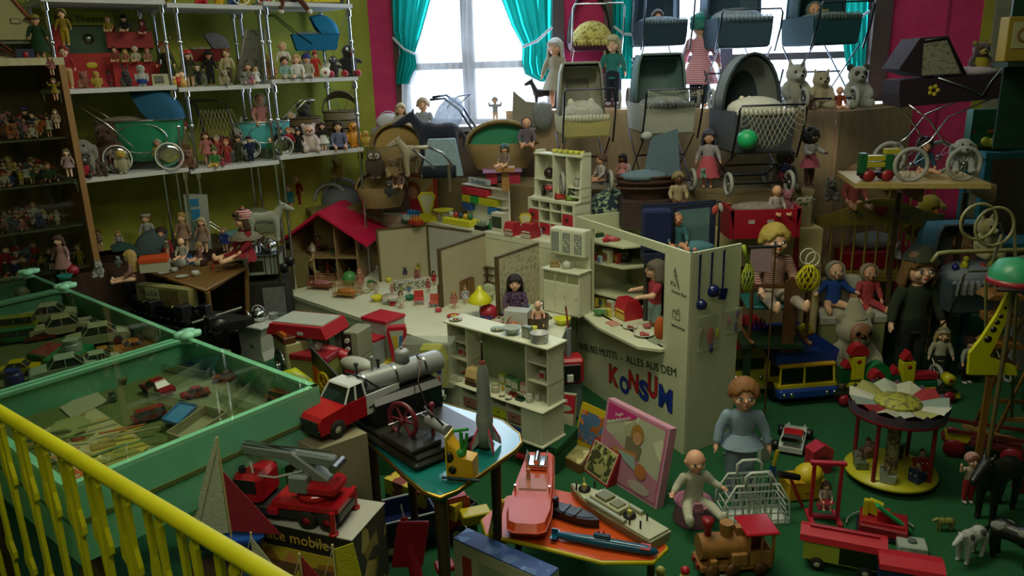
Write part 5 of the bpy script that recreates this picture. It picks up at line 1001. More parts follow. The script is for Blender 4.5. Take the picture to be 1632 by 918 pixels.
for i in x9(3):
 x=(-33+i*22.5)*m;d_=B().x(x,x+21*m,.04,.045,98*m,138*m,.001).d('glazed_door',wc,t);B().x(x+3*m,x+18*m,.038,.04,102*m,134*m).d('pane',MP('8a9488'),d_)
 if i:b=B();[b.c((x+3*m,.037,118*m),(x+10.5*m+7.5*m*Co(a),.037,118*m+16*m*Si(a)),.0012,n=4)for a in(0,.9,-.9)];b.a((x+10.5*m,.037,118*m),5*m,0,2*PI,.0012,'y',10,4);b.d('lattice',wc,d_)
DT=ze.Translation(t.location)@ze.Rotation(j2+.05,4,'Z');zr('teapot','white toy coffee pot on the glazed dresser worktop',DT@zc((0,.04,75*m)),16*m,'b8bcac','b8bcac');zr('crate','small bread basket on the glazed dresser worktop',DT@zc((-24*m,.04,75*m)),16*m,'9a8a58','a88a50')
DZ=.12;a=P(864,716,DZ);l_=P(705,603,DZ+.165);dv=zc((a.x-l_.x,a.y-l_.y,0));KW=dv.length;ka=math.atan2(dv.y,dv.x)
qp('display_plinth','low green carpeted step under the cream toy kitchen dresser',[(l_.x-.05,l_.y+0),(a.x+.06,a.y-0),(a.x+.16,a.y+.18),(l_.x+.08,l_.y+.19)],0,DZ,MN('14592f','0c4222'),cat='plinth',top=MN('14592f','0c4222'))
t=zd('toy_kitchen_dresser','cream toy kitchen dresser with coloured drawers and two shelf towers','dresser',(l_.x,l_.y,DZ),ka)
W=KW;wh=.165;kd=.15
for x in(0,W-.11):B().x(x,x+.11,0,kd,0,wh-.012,.004).d('side_cabinet',zp,t)
B().x(.11,W-.11,kd-.01,kd,0,wh-.012).d('back_panel',j0,t);B().x(-.012,W+.012,-.008,kd,wh-.012,wh,.005).d('worktop',zp,t);B().x(-.008,W+.008,-.004,kd,0,.012,.003).d('base_board',zp,t)
nc=4;cw=(W-.22)/nc
for i in x9(nc+1):B().x(.11+i*cw-.003,.11+i*cw+.003,.012,kd,.012,wh-.012).d('divider',zp,t)
for r in(1,2):B().x(.11,W-.11,.012,kd,wh*r/3-.002,wh*r/3+.002).d('shelf',zp,t)
for i,r,c in((0,1,'b07a70'),(1,1,'9a2a34'),(2,1,'c8cc2a'),(3,1,'a87a70'),(0,0,'a87868'),(1,0,'2a5aa0'),(3,0,'1f4a8a'),(2,0,'8a8a6a')):
 d_=B().x(.11+i*cw+.005,.11+(i+1)*cw-.005,.008,kd*.9,.014+r*wh/3,(r+1)*wh/3-.005,.002).d('drawer',PL(c),t);B().s((.11+(i+.5)*cw,.004,.014+(r+.45)*wh/3),.004,6,4).d('knob',zi,d_)
for x0,x1 in((0,.115),(W-.115,W)):
 for x in(x0,x1-.006):B().x(x,x+.006,.045,kd,wh,.41).d('tower_side',zp,t)
 for z_ in(.25,.33):B().x(x0,x1,.05,kd,z_,z_+.005).d('tower_shelf',zp,t)
 B().x(x0,x1,kd-.006,kd,wh,.41).d('tower_back',zp,t)
B().x(.115,W-.115,kd-.008,kd,wh,.38).d('splash_back',MA('8c9a78'),t);B().x(-.012,W+.012,.03,kd+.01,.41,.42,.003).d('top_board',zp,t)
KM=ze.Translation(t.location)@ze.Rotation(ka,4,'Z')
def KI(k,lb,x,y,z,s,c,c2=None,rot=0):zr(k,lb,KM@zc((x,y,z)),s,c,c2,ka+rot)
for row in(('toy_till','cream old cash register with black keys on the toy dresser',.16,.05,wh,.075,'c8b078','4a3020'),('plate','small pale dish at the left of the dresser worktop',.04,.03,wh,.035,'b8b8a0',None),('plate','second small pale dish on the dresser worktop',.075,.025,wh,.035,'b0b098',None),('book','grey flat toy book behind the pale dishes',.06,.09,wh,.06,'8a9080',None),('food_carton','green toy food carton against the dresser back',.3,.11,wh,.04,'3a7a4a','c8ccb0'),('food_carton','yellow-green toy carton against the dresser back',.25,.12,wh,.035,'a8b04a','c8ccb0'),('food_carton','pale green carton with label on the dresser worktop',.34,.1,wh,.038,'5a9a5a','d0d0c0'),('bottle','small yellow bottle on the dresser worktop',.3,.06,wh,.012,'c8a82a','6a7a2a'),('bottle','clear little bottle with a red cap on the dresser worktop',.33,.05,wh,.012,'a8b0a0','b03030'),('bottle','second clear little bottle next to the red capped one',.345,.045,wh,.012,'a8b0a0','c8c8c0'),('crate','red little crate of bottles on the dresser worktop',.37,.045,wh,.035,'a02a24','5a2a1c'),('crate','dark green little crate of bottles on the dresser worktop',.42,.03,wh,.035,'1f4a30','1f3a28'),('jar','cream jar on the dresser worktop, left of the crates',.285,.03,wh,.035,'b8b898','a8a888'),('bowl','small white bowl front of the red crate',.335,.015,wh,.03,'c0c0b0',None),('bowl','second white bowl nearer the dresser right end',.375,.008,wh,.03,'c0c0b0',None),('bowl','dark red bowl on the dresser worktop',.262,.05,wh,.03,'8a2a24',None),('jar','white canister on the dresser right side',.46,.04,wh,.03,'b8bcb0','b8bcb0'),('jar','second white canister behind the first at dresser right',.475,.075,wh,.025,'b8bcb0','b8bcb0'),('food_carton','pink and white carton by the right shelf tower',.385,.1,wh,.035,'b88a80','d0c8b8'),('food_carton','pale carton in the left dresser tower',.04,.09,.255,.03,'c0b8a0','a83838'),('food_carton','white carton with red label in the left tower',.075,.09,.255,.025,'c8c8b8','b03838'),('jar','red spice jar in the lower left tower',.05,.09,wh,.022,'9a3a34','c8c0b0'),('food_carton','white and red carton in the right dresser tower',W-.06,.09,.255,.03,'c8c4b4','a83840'),('food_carton','brown carton in the right dresser tower',W-.03,.09,.255,.02,'6a3a28','a86a4a'),('plate','enamel plate with scraps on top of the dresser, left end',.03,.07,.42,.06,'a8b0a0','8a6a4a'),('pot','white enamel strainer pot on the dresser right top',W-.06,.07,.42,.075,'b0b4b4',None),('food_carton','grey packet lying on the dresser top',W-.13,.08,.42,.04,'7a8478','9aa090'),('bowl','oval metal dish on the dresser top',W-.21,.08,.42,.08,'9aa49a',None),('plate','patterned green plate on the dresser top',W-.29,.08,.42,.06,'6a7a60','a8a080')):KI(*row)
t=zd('toy_vacuum','red and grey upright toy vacuum cleaner with grey pipe beside the stand','vacuum cleaner',P(908,650,.05),.1);m=zj(t.location)
B().x(-20*m,20*m,-.02,.06,-.05,44*m,.01).d('body',PL('6a7478'),t);B().x(-22*m,22*m,-.03,.07,44*m,86*m,.012).d('top_housing',PL('b0202c'),t);B().x(-16*m,16*m,-.036,-.03,50*m,78*m,.003).d('black_panel',zi,t);B().x(-6*m,4*m,-.044,-.034,50*m,62*m,.002).d('switch',zq,t);B().c((0,.02,86*m),(0,.02,132*m),5*m).d('pipe',PL('7a8488'),t);B().c((0,.02,132*m),(-4*m,.02,168*m),1.5*m).d('rod',PL('8a2a20'),t)
t=zd('skipping_rope','coiled pale skipping rope with wooden handle hanging beside the dresser','rope',P(876,716,0));m=zj(t.location)
b=B()
for i,(r_,dx)in enumerate(((9,0),(11,1),(8,-2))):b.t([((dx+r_*Co(q))*m,-.002*i,(72+24*Si(q))*m)for q in[2*PI*k/18 for k in x9(18)]],.0022,5,True)
b.d('rope',MQ('b08a70'),t);B().c((0,0,0),(0,0,54*m),.006).d('handle',WD('b0905a'),t)
KH=.87;k0,k1,k2=P(919,345,KH),P(1101,404,KH),P(1183,388,KH);qe=zc((k1.x-k0.x,k1.y-k0.y,0));KL=qe.length;qe.normalize();jb=math.atan2(qe.y,qe.x)
ks=zd('play_shop_stand','tall cream play shop stand lettered KONSUM with a serving hatch','play shop',(k0.x,k0.y,0),jb);xh=(ze.Translation(ks.location)@ze.Rotation(jb,4,'Z')).inverted()
def KV(px,py):p=xh@V(px,py,k0,qe);return p.x,p.z
kb=MA('c3c8a8','b9bf9e')
xa,_=KV(943,450);xb,_=KV(1058,480);zo=.425
b=B();b.x(0,xa,0,.014,0,KH);b.x(xb,KL,0,.014,0,KH);b.x(xa,xb,0,.014,KH-.035,KH);b.x(xa,xb,0,.014,0,zo);b.d('front_panel',kb,ks)
r2=xh@zc((k2.x,k2.y,0));ra=math.atan2(r2.y,r2.x-KL);RL=math.hypot(r2.y,r2.x-KL)
sp_=B().x(0,RL,0,.012,0,KH).d('side_panel',kb,ks,loc=(KL,0,0),rot=(0,0,ra))
B().x(-0,.014,.014,.3,0,KH).d('side_panel',kb,ks)
B().x(.014,.3,.29,.3,0,KH).d('back_panel',MA('9a9a78'),ks)
for z in(.5,.655,.755):B().p([(.014,.014),(xa+.12,.1),(xa+.16,.29),(.014,.29)],z-.008,z).d('inner_shelf',kb,ks)
B().p([(xa-.03,0),(xa-.05,-.03),(xa-.02,-.06),(xb*.5,-.1),(xb-.06,-.085),(xb+.015,-.02),(xb+.015,0),(xb,.25),(xa,.25)],zo-.012,zo).d('serving_counter',MA('ccd0b4'),ks)
def kt(s,px0,py0,px1,py1,size,m,sx=1,x4='lettering'):
 x0,z0=KV(px0,py0);x1,z1=KV(px1,py1);a=math.atan2(z1-z0,x1-x0);return jj(s,size,m,ks,((x0+x1)/2,-.0012,(z0+z1)/2),(R(90),-a,0),.001,x4,sx=sx)
ki=PL('2c3424');t_=kt('WIE BEI MUTTI  -  ALLES AUS DEM',925,552,1076,594,.052,ki);wdt=t_.dimensions.x
x0,z0=KV(923,552);x1,z1=KV(1078,594);t_.scale=(math.hypot(x1-x0,z1-z0)/max(.01,t_.data.vertices and(max(v.co.x for v in t_.data.vertices)-min(v.co.x for v in t_.data.vertices))),1,1)
for ch,xl,xr,yt,yb,c in(('K',971,987,584,614,'c0242c'),('O',988,1003,601,627,'2038a0'),('N',1002,1018,593,623,'c0242c'),('S',1019,1034,607,638,'2038a0'),('U',1033,1048,597,634,'c0242c'),('M',1050,1072,617,653,'2038a0')):
 x0,z0=KV(xl,(yt+yb)/2);x1,_=KV(xr,(yt+yb)/2);_,za=KV((xl+xr)/2,yt);_,zb=KV((xl+xr)/2,yb)
 for k,(m_,o_,y_)in enumerate(((ki,.0035,-.001),(PL(c),0,-.0022))):
  cu=bpy.data.curves.new('t','FONT');cu.body=ch;cu.size=1;cu.extrude=0;cu.offset=.03+(.035 if k==0 else 0);o=bpy.data.objects.new('t',cu);qu.objects.link(o);me=bpy.data.meshes.new_from_object(o.evaluated_get(bpy.context.evaluated_depsgraph_get()));bpy.data.objects.remove(o)
  xs=[v.co.x for v in me.vertices];ys=[v.co.y for v in me.vertices];a,b_,c_,d_=min(xs),max(xs),min(ys),max(ys);e=.0025 if k==0 else 0
  for v in me.vertices:v.co=zc((x0-e+(v.co.x-a)/(b_-a)*(x1-x0+2*e),y_,zb-e+(v.co.y-c_)/(d_-c_)*(za-zb+2*e)))
  me.materials.clear();me.materials.append(m_);zk('letter' if k else 'letter_outline',me,ks)
for s,px,py in(('Backwaren',925,408),('Obst & Gemüse',927,453),('Frischer Fisch',1080,467),('Lebensmittel',1078,520)):x,z=KV(px,py);jj(s,.018,ki,ks,(x+.01,-.001,z),(R(90),0,0),.0004)
def kf(cx,cy,strokes,nm):
 x,z=KV(cx,cy);b=B()
 for st in strokes:b.t([(x+u*.001,-.001,z+v*.001)for u,v in st],.0013,4)
 b.d(nm,ki,ks)
def el(cx,cy,rx,ry,a=0,n=14,a0=0,a1=2*PI):return[(cx+rx*Co(t)*Co(a)-ry*Si(t)*Si(a),cy+rx*Co(t)*Si(a)+ry*Si(t)*Co(a))for t in[a0+(a1-a0)*i/n for i in x9(n+1)]]
kf(925,388,[el(0,16,42,10,-1.),el(-12,-16,20,18),[(-26,-6),(0,-30)],[(0,-4),(-24,-28)]],'bread_drawing');kf(927,432,[el(-14,10,14,16,0,12,2.6,6.4),el(8,-16,24,12,-.9,12,2.4,6.6),[(-16,24),(-12,44)],[(-4,20),(2,40)]],'vegetable_drawing')
kf(1077,448,[[(-5,55),(-12,40),(-6,15),(14,-10),(26,-30)],[(-5,55),(4,30),(12,5),(26,-30)],el(-14,-14,16,6,-.3),[(-30,-8),(-30,-22)],[(-7,40),(2,34)],[(-8,26),(6,18)]],'fish_drawing');kf(1078,500,[[(-26,8),(-26,-18),(0,-24),(0,2),(-26,8)],[(0,2),(24,8),(24,-22),(0,-24)],[(-20,14),(0,10),(20,16)],[(4,20),(18,24)]],'carton_drawing')
SM=(ze.Translation(ks.location)@ze.Rotation(jb,4,'Z'))@ze.Translation((KL,0,0))@ze.Rotation(ra,4,'Z');SI=SM.inverted();sd=SM.to_3x3()@zc((1,0,0));so=SM@zc((0,0,0))
def SV(px,py):p=SI@V(px,py,so,sd);return p.x,p.z
for i,(px,yt,yb,r,lb)in enumerate(((1113,405,478,9,'long dark blue enamel ladle hanging leftmost on the stand side'),(1132,402,455,11,'dark blue enamel skimmer pan hanging in the middle'),(1151,398,458,9,'dark blue enamel spatula hanging rightmost on the stand side'))):
 x,z=SV(px,yt);x2,z2=SV(px+(3 if i==1 else-2 if i==2 else 0),yb);t=zd('ladle' if i<2 else 'spatula',lb,'utensil',SM@zc((x,-.012,z2)),jb+ra);m=zj(t.location);NV=G('141c4c')
 B().c((0,0,0),(0,0,z-z2),.0035,.0045).d('handle',NV,t);B().a((0,0,z-z2),.006,0,2*PI,.002,'y',10,4).d('hook',zn,t)
 if i<2:B().l([(0,.006),(r*m,.003),(r*m,-.004),(r*m*.7,-.022),(0,-.026)],(0,-.012,-r*m*.5),14,'y').d('cup',NV,t)
 else:B().b((0,-.004,-r*m),(r*2*m,.006,r*2.2*m),.003,(0,.25,0)).d('blade',NV,t)
for i,(xa_,jz,ya,yb,lb,cs)in enumerate(((1108,1146,492,560,'clear bag with red and yellow toy utensils pinned to the stand side',(('c02838',1130,535,8),('c8c82a',1141,530,5),('2a3a90',1131,552,5),('b8a890',1115,530,5))),(1152,1180,484,532,'clear packet with pink and purple toy combs pinned to the stand side',(('c86a90',1159,510,4),('4a2a7a',1173,500,4),('3a2468',1170,520,5))))):
 x0,z0=SV(xa_,yb);x1,z1=SV(jz,ya+4);t=zd('plastic_packet',lb,'packet',SM@zc((x0,-.004,z0)),jb+ra);B().x(0,x1-x0,-.012,0,0,z1-z0,.002).d('plastic_bag',MJ('b8c0a8'),t)
 for c,px,py,r in cs:x,z=SV(px,py);B().s((x-x0,-.006,z-z0),(r*.0024,.004,r*.005),10,6).d('toy_utensil',PL(c),t)
x,z=SV(1172,396);t=zd('net_bag','yellow-green string shopping bag hanging at the stand corner','bag',SM@zc((x+.06,-.02,z-.17)),jb+ra+.2)
b=B()
for i in x9(10):
 for sg in(-1,1):b.t([(.035*Co(2*PI*(i+sg*j*.35)/10)*Si(.4+j*.38),.02*Si(2*PI*(i+sg*j*.35)/10)*Si(.4+j*.38),-.02+.019*j)for j in x9(8)],.002,4)
b.d('netting',MQ('a8b83a'),t,xz='stuff');B().t([(0,0,.1),(-.03,0,.15),(-.045,0,.185)],.008,6).d('handle',MQ('a8b83a'),t);B().s((0,0,.04),(.022,.012,.03),10,6).d('contents',CL('5a7a6a'),t)
km=ze.Translation(ks.location)@ze.Rotation(jb,4,'Z')
def SG(k,lb,px,py,z,w_,c,c2=None,yr=.08):
 p=V(px,py,km@zc((0,yr,0)),qe);p.z=z;p.x+=(P(px,py,z).x-p.x)*0;zr(k,lb,p,w_*zj(p),c,c2,jb)
for r in(('crate','dark green crate with a yellow top on the stand upper shelf',951,395,.755,20,'1f4a34','c8c42a',.12),('cake','pink cake with yellow icing on the stand upper shelf',976,388,.755,26,'b8505c','c8c46a',.14),('bowl','small red bowl on the stand upper shelf',965,396,.755,12,'b82034',None,.09),('food_carton','small red dice-like box on the middle shelf',947,440,.655,8,'b83a44','c8b0a8',.06),('food_carton','blue and white checked carton on the middle shelf',956,440,.655,9,'9aa8b4','6a88a8',.06),('food_carton','yellow bear carton on the middle shelf',953,425,.655,12,'b8a83a','6a5a3a',.12),('food_carton','grey fish-printed packet on the middle shelf',968,436,.655,17,'a8a890','7a4a3a',.09),('food_carton','white and red rounded carton on the middle shelf',970,420,.655,12,'c8beb0','b05048',.16),('packet','red and yellow packet on the middle shelf',983,428,.655,13,'b03038','c8a83a',.13),('basket','dark wire basket on the middle shelf',995,418,.655,28,'2c2c2a','a89888',.18),('tin','yellow food tin on the serving counter, leftmost',948,490,zo,12,'b8a030','c8c0a0',.05),('tin','yellow and blue tin beside the leftmost tin',960,487,zo,12,'b8b04a','3a6a8a',.08),('tin','white tin with a girl picture on the serving counter',974,485,zo,14,'c8c8b0','b06a4a',.08)):SG(*r)
for r in(('toy_till','red toy cash register with paper note on the serving counter',1002,506,34,'b02030','c8b04a'),('plate','cake slice plate on the serving counter',1004,523,24,'c8c8b4','7a4038'),('plate','oval plate of red and cream cakes at the counter end',1026,535,34,'c8ccb8','a84848'),('bowl','small pink dish beside the oval cake plate',1031,523,14,'b0565a',None),('bottle','white little bottle behind the cake slice plate',1024,505,8,'a8b0a8','c8c8c0'),('cup','green ribbon spool at the counter end',1050,528,15,'1f7a44',None),('cup','brown ribbon spool beside the green one',1041,520,13,'6a5030',None),('book','pink paper note lying on the serving counter',977,517,22,'c88a80',None),('bowl','flat green dish at the left of the serving counter',955,503,20,'4a7a4a',None),('book','grey folded receipt at the counter front end',1045,545,22,'8a9480',None),('food_carton','small yellow packet near the cash register',970,505,11,'c8c050','8a9a4a')):I(r[0],r[1],r[2],r[3],r[4],zo,r[5],r[6],jb)
p=V(1043,500,km@zc((0,.16,0)),qe);p.z=zo-.1;zu('shopkeeper doll in pale dungarees and red blouse behind the serving hatch',p,.41,jb-.35,xp='reach',x8=0,hair='bob',hc='6a6054',top=ME('b03a48'),tk='short',xv='8aa8a0',hi=True)
b=B();b.x(-.1,.1,-.1,.12,0,zo-.105);t=zd('wooden_stool','low wooden stool the shopkeeper doll stands on inside the stand','stool',(p.x,p.y,0),jb);b.d('seat',WD(),t)
t=zd('orange_sack','orange cloth sack next to the shopkeeper doll','bag',V(1052,500,km@zc((0,.05,0)),qe).xy.to_3d()+zc((0,0,zo)));B().s((0,0,.05),(.025,.02,.055),12,8).d('sack',CL('b85a24'),t)
ko,kl,kk=P(510,617,.78),P(300,538,.78),P(105,460,.78);CB=P(105,782,.78)-ko;CA=(kl-ko);MINT=MA('6cb894','64ae8a');qf=MA('8cd0ae')
CK3=kk+(kk-kl)*.4
def ql(b,p,q,th,z0,z1):
 d=(q-p);n=zc((-d.y,d.x,0)).normalized()*th;b.add([(r.x,r.y,z)for z in(z0,z1)for r in(p,q,q+n,p+n)],[(3,2,1,0),(4,5,6,7),(0,1,5,4),(1,2,6,5),(2,3,7,6),(3,0,4,7)])
for i,(u0,u1,lb)in enumerate(((ko,kl,'nearest mint green glass-topped display case holding trays and crafts'),(kl,kk,'second mint green display case full of toy cars'),(kk,CK3,'third mint green display case farthest to the left'))):
 t=zd('display_case',lb,'display case',(u0.x,u0.y,0));mm=ze.Translation(-t.location);a,b_,c,d=u0,u1,u1+CB,u0+CB;g_=(b_-a).normalized()*.004
 for k,(p,q)in enumerate(((a+g_,b_-g_),(b_-g_,c-g_),(c,d),(d+g_,a+g_))):
  b=B();b.m=mm;ql(b,p,q,.012,.6,.775);b.d('side_panel',MINT,t);b=B();b.m=mm;ql(b,p,q,.018,.775,.785);b.d('rim',qf,t)
 b=B();b.m=mm;b.p([(p.x,p.y)for p in(a,b_,c,d)],.69,.7);b.d('case_floor',ME('5a6a34'),t)
 b=B();b.m=mm;b.add([(p.x,p.y,.786)for p in(a,b_,c,d)],[(0,1,2,3)]);b.d('glass_top',j1,t)
 for p in(a,b_,c,d):q=p+(sum((a,b_,c,d),zc())/4-p).normalized()*.04;b=B();b.m=mm;b.b((q.x,q.y,.3),(.035,.035,.6),.003);b.d('leg',WD('4a3a20'),t)
 for p in((a,b_)if i<1 else(b_,)):
  if p is ko:continue
  b=B();b.m=mm;[b.l([(.02,.786),(.022,.79),(.022,.8),(0,.802)],(p.x+.02*Co(q),p.y+.02*Si(q),0),12)for q in(.3,1.9,3.5,5.)];b.l([(.02,.786),(.02,.801),(0,.801)],(p.x,p.y,0),10);b.d('corner_cap',qf,t)
ZC=.701
def kv(x5,px,py,L,c,rot,xz='sedan',z=ZC,p=None,roof=None,cat='toy car',x4='toy_car'):
 p=p or P(px,py,z);t=zd(x4,x5,cat,p,rot,L);n=2
 prof={'sedan':[(-.5,.07),(-.5,.17),(-.47,.19),(-.24,.215),(.3,.215),(.48,.19),(.5,.16),(.5,.07)],'sport':[(-.5,.06),(-.5,.12),(-.3,.17),(.35,.18),(.5,.15),(.5,.06)]}.get(xz,[(-.5,.07),(-.5,.2),(.5,.2),(.5,.07)])
 B().p(prof,-.2,.2,'y').d('body',G(c),t)
 cab={'sedan':[(-.24,.215),(-.12,.34),(.17,.34),(.3,.215)],'sport':[(-.15,.17),(-.03,.26),(.18,.26),(.32,.18)]}.get(xz,[(-.4,.2),(-.36,.36),(.46,.36),(.48,.2)])
 def cb(k,w0,w1):b=B();(x0,z0),(x1,z1),(x2,z2),(x3,z3)=cab;b.lo([[(x0,-w0,z0),(x3,-w0,z3),(x3,w0,z3),(x0,w0,z0)],[(x1,-w1,z1),(x2,-w1,z2),(x2,w1,z2),(x1,w1,z1)]],sm=False);return b
 cb(0,.185,.15).d('windows',G('2c3430'),t);(x1,z1),(x2,z2)=cab[1],cab[2]
 B().x(x1-.01,x2+.01,-.158,.158,z1-.006,z1+.02,.01).d('roof',G(roof or c),t)
 b=B()
 for s in(-1,1):
  for x in(cab[0][0]+.01,(x1+x2)/2,cab[3][0]-.01):xt=x1 if x<x1 else x2 if x>x2 else x;b.c((x,s*.186,cab[0][1]),(xt,s*.155,z1),.011,n=4)
 b.d('window_pillars',G(c),t)
 for x in(-.3,.3):
  for s in(-1,1):zk('wheel',ja('carwheel',lambda:B().l([(0,-.03),(.035,-.032),(.075,-.025),(.08,0),(.075,.025),(0,.03)],ax='y',n=14)),t,mat=MR_('1c1c1c'),loc=(x,s*.185,.078))
 for s in(-1,1):B().s((-.5,s*.14,.14),(.012,.035,.025),6,4).d('headlight',zg,t)
 B().x(-.52,-.5,-.19,.19,.07,.1).d('bumper',zg,t);return t
ca=math.atan2(CB.y,CB.x)
for lb,px,py,wpx,c,ro in(('cream toy saloon car at the back of the second case',79,513,78,'b8bc98',.2),('cream toy saloon with a pale taxi roof, middle of the second case',99,533,82,'b4b088',.35),('pale green toy saloon nearest the right in the second case',158,548,88,'a8b48a',.3),('white toy coupe partly behind the middle saloon',138,525,50,'a8a890',.3),('bright yellow toy saloon at the left of the second case',28,597,62,'c0b418',.1),('white long toy car at the front of the second case',105,600,92,'a0b49a',.35),('white toy car with blue windows along the case front',155,586,70,'a8b89a',.4),('red toy beetle-shaped car in the second case',65,542,40,'7a2820',.3),('yellow and green toy bus at the left edge of the second case',24,527,60,'a0a020',.1),('green toy van under the yellow bus',28,545,56,'2c7a48',.2),('orange toy sports car in the second case',160,572,62,'a8762a',.3),('second orange toy racing car at the right corner',210,560,62,'b06a24',.4),('orange flat toy car behind the racing car',225,547,50,'a8702c',.3)):
 p=P(px,py,ZC);kv(lb,0,0,wpx*zj(p)*1.05,c,ro+.2,'box' if 'bus' in lb or 'van' in lb else 'sport' if 'racing' in lb or 'sports' in lb or 'flat' in lb else 'sedan',p=p)
def jg(x4,x5,pts,z,h,m,cat='tray',wall=.004,yu=None,lid=None):
 c=zc((sum(p[0]for p in pts)/len(pts),sum(p[1]for p in pts)/len(pts),z));t=zd(x4,x5,cat,c);q=[zc((p[0]-c.x,p[1]-c.y,0))for p in pts]
 B().p([(v.x,v.y)for v in q],0,.004).d('base',yu or m,t)
 for i in x9(len(q)):b=B();ql(b,q[i],q[(i+1)%len(q)],wall,0,h);b.d('side',m,t)
 if lid:B().p([(v.x*.97,v.y*.97)for v in q],h-.001,h+.001).d('lid',lid,t)
 return t
def pts(z,*pp):return[P(x,y,z)for x,y in pp]
ku=MJ('a8b894')
jg('game_box','green and red flat toy box in the second case',pts(ZC,(45,572),(80,553),(120,560),(90,580)),ZC,.02,PL('1f7a48'),'box',lid=PL('8a3a34'));jg('game_box','bright green flat box with a white stripe in the second case',pts(ZC,(72,588),(110,558),(150,563),(112,590)),ZC,.03,PL('1a8a52'),'box',lid=PL('148048'))
I('jar','blue crumpled foil bundle at the lower left of the second case',25,618,28,ZC,'1a2a6a','20307a');I('jar','silver capsule toy behind the green flat box',118,572,30,ZC,'8a9a8a','a0b0a0')
I('toy_fruit','orange clay jar in the third display case',16,470,30,ZC,'a8642c','6a3a18');I('toy_fruit','white round ball in the third display case',38,478,22,ZC,'a0a488','a0a488');I('toy_till','red rounded toy seen above the third display case',4,428,26,.786,'a02034','6a1a24');I('candle','yellow cup behind the third case rim',100,452,8,ZC,'b8a828')
jg('plastic_tray','clear plastic tray of red toy cars at the back of the nearest case',pts(ZC,(240,640),(330,590),(420,610),(350,670)),ZC,.035,ku);jg('plastic_tray','second clear tray with orange toy car at the right of the nearest case',pts(ZC,(352,640),(405,600),(492,615),(430,665)),ZC,.03,ku);jg('plastic_tray','blue shallow tray in the middle of the nearest case',pts(.725,(260,671),(288,645),(312,650),(284,678)),.725,.008,PL('2a6a9a'),yu=PL('3a86b8'))
jg('plastic_tray','dark brown tray at the far corner of the nearest case',pts(ZC,(262,592),(310,562),(368,572),(330,606)),ZC,.03,ku,yu=WD('4a4424'));jg('plastic_tray','beige compartment tray below the blue one',pts(ZC,(270,705),(330,662),(362,672),(300,716)),ZC,.03,MB_('8a8a68'))
for lb,px,py,w_,c,ro in(('large red toy car in the clear tray, nearest case',252,625,62,'8a1a24',-.6),('dark red toy van beside the blue tray',238,668,50,'7a1c1c',.7),('small red toy car at the right of the clear tray',312,632,44,'8a2a28',.5),('orange toy truck in the right clear tray',447,638,46,'a8602c',-.5),('yellow toy car at the back of the nearest case',388,590,34,'a8a028',.3),('brown-orange toy buggy behind the right tray',362,605,40,'8a4a24',.2)):p=P(px,py,ZC+.005);kv(lb,0,0,w_*zj(p),c,ro,'box' if 'van' in lb or 'truck' in lb else 'sedan',p=p)
def jp(x5,pp,z,m,x4='paper_sheet',cat='paper'):q=pts(z,*pp);c=sum(q,zc())/len(q);t=zd(x4,x5,cat,c);B().p([(p.x-c.x,p.y-c.y)for p in q],0,.0015).d('sheet',m,t);return t
PR=random.Random(5)
jp('large printed craft pattern sheet lying in the nearest case',[(60,690),(150,650),(225,700),(110,770)],ZC,MD('a8a87c','8a7a3a',.5));jp('white instruction card with lettering at the case back',[(95,650),(150,620),(172,640),(115,668)],ZC+.002,MB_('9aa080'));jp('yellow cut-out sheet under the plastic bag',[(130,730),(200,690),(240,712),(165,760)],ZC+.002,MB_('a8a040'))
jp('orange printed leaflet at the near corner of the case',[(90,770),(118,735),(150,765),(112,782)],ZC+.004,MD('b85a24','a89a8a',.8));jp('brown rimmed oval paper plate in the nearest case',[(75,690),(90,672),(125,662),(145,670),(135,688),(100,700)],ZC+.005,MB_('8a9458'))
for i in x9(16):
 x,y=PR.uniform(60,230),PR.uniform(680,735);p=P(x,y,ZC+.006);c,cn=PR.choice((('a8a028','yellow'),('a87a3a','tan'),('8a8a5a','olive'),('b0a88a','cream'),('a85a2a','orange'),('5a7a4a','green')));t=zd('craft_stick','%s craft stick, %s of the scattered sticks in the nearest case'%(cn,qn(i)if i<13 else['fourteenth','fifteenth','sixteenth'][i-13]),'craft stick',p+zc((0,0,.001*i)),PR.uniform(.1,.9),xy='craft sticks in the nearest case');B().x(-.055,.055,-.004,.004,0,.003,.001).d('stick',WD(c),t)
t=zd('plastic_bag','crumpled clear plastic bag in the nearest display case','bag',P(205,742,ZC));b=B();b.g(lambda i,j:(.16*(i-.5),.1*(j-.5),.012+.03*noise.noise(zc((i*6,j*5,2)))+.02*Si(PI*i)*Si(PI*j)),16,12,False);b.d('film',MJ('9aa86a'),t)
for lb,px,py,w_,c,c2,k in(('small green lidded jar at the case back',180,640,14,'3a5a4a','2a3a30','jar'),('tan cylindrical roll in the nearest case',165,712,34,'8a7a34',None,'book'),('brown trinket box in the nearest case',205,690,24,'6a5a34',None,'book'),('red trinket in the nearest case beside the roll',125,700,20,'8a3a28',None,'book'),('orange striped ball pool piece at case front',243,730,26,'9a4a24',None,'bowl'),('clear tumbler standing near the case back',195,612,18,'6a6a3a',None,'cup')):I(k,lb,px,py,w_,ZC,c,c2,.6)
xg,ra1=P(0,657,.95),P(430,916,.95);rd=(ra1-xg).normalized();RY=MA('c0bc0c','b0ac0a');kh=zd('railing','bright yellow metal railing with hooked balusters in the foreground','railing',xg-rd*.6,math.atan2(rd.y,rd.x))
B().c((0,0,0),(2.3,0,0),.0135,n=20).d('top_rail',RY,kh);B().x(0,2.3,-.008,.008,-.9,-.885).d('bottom_rail',RY,kh)
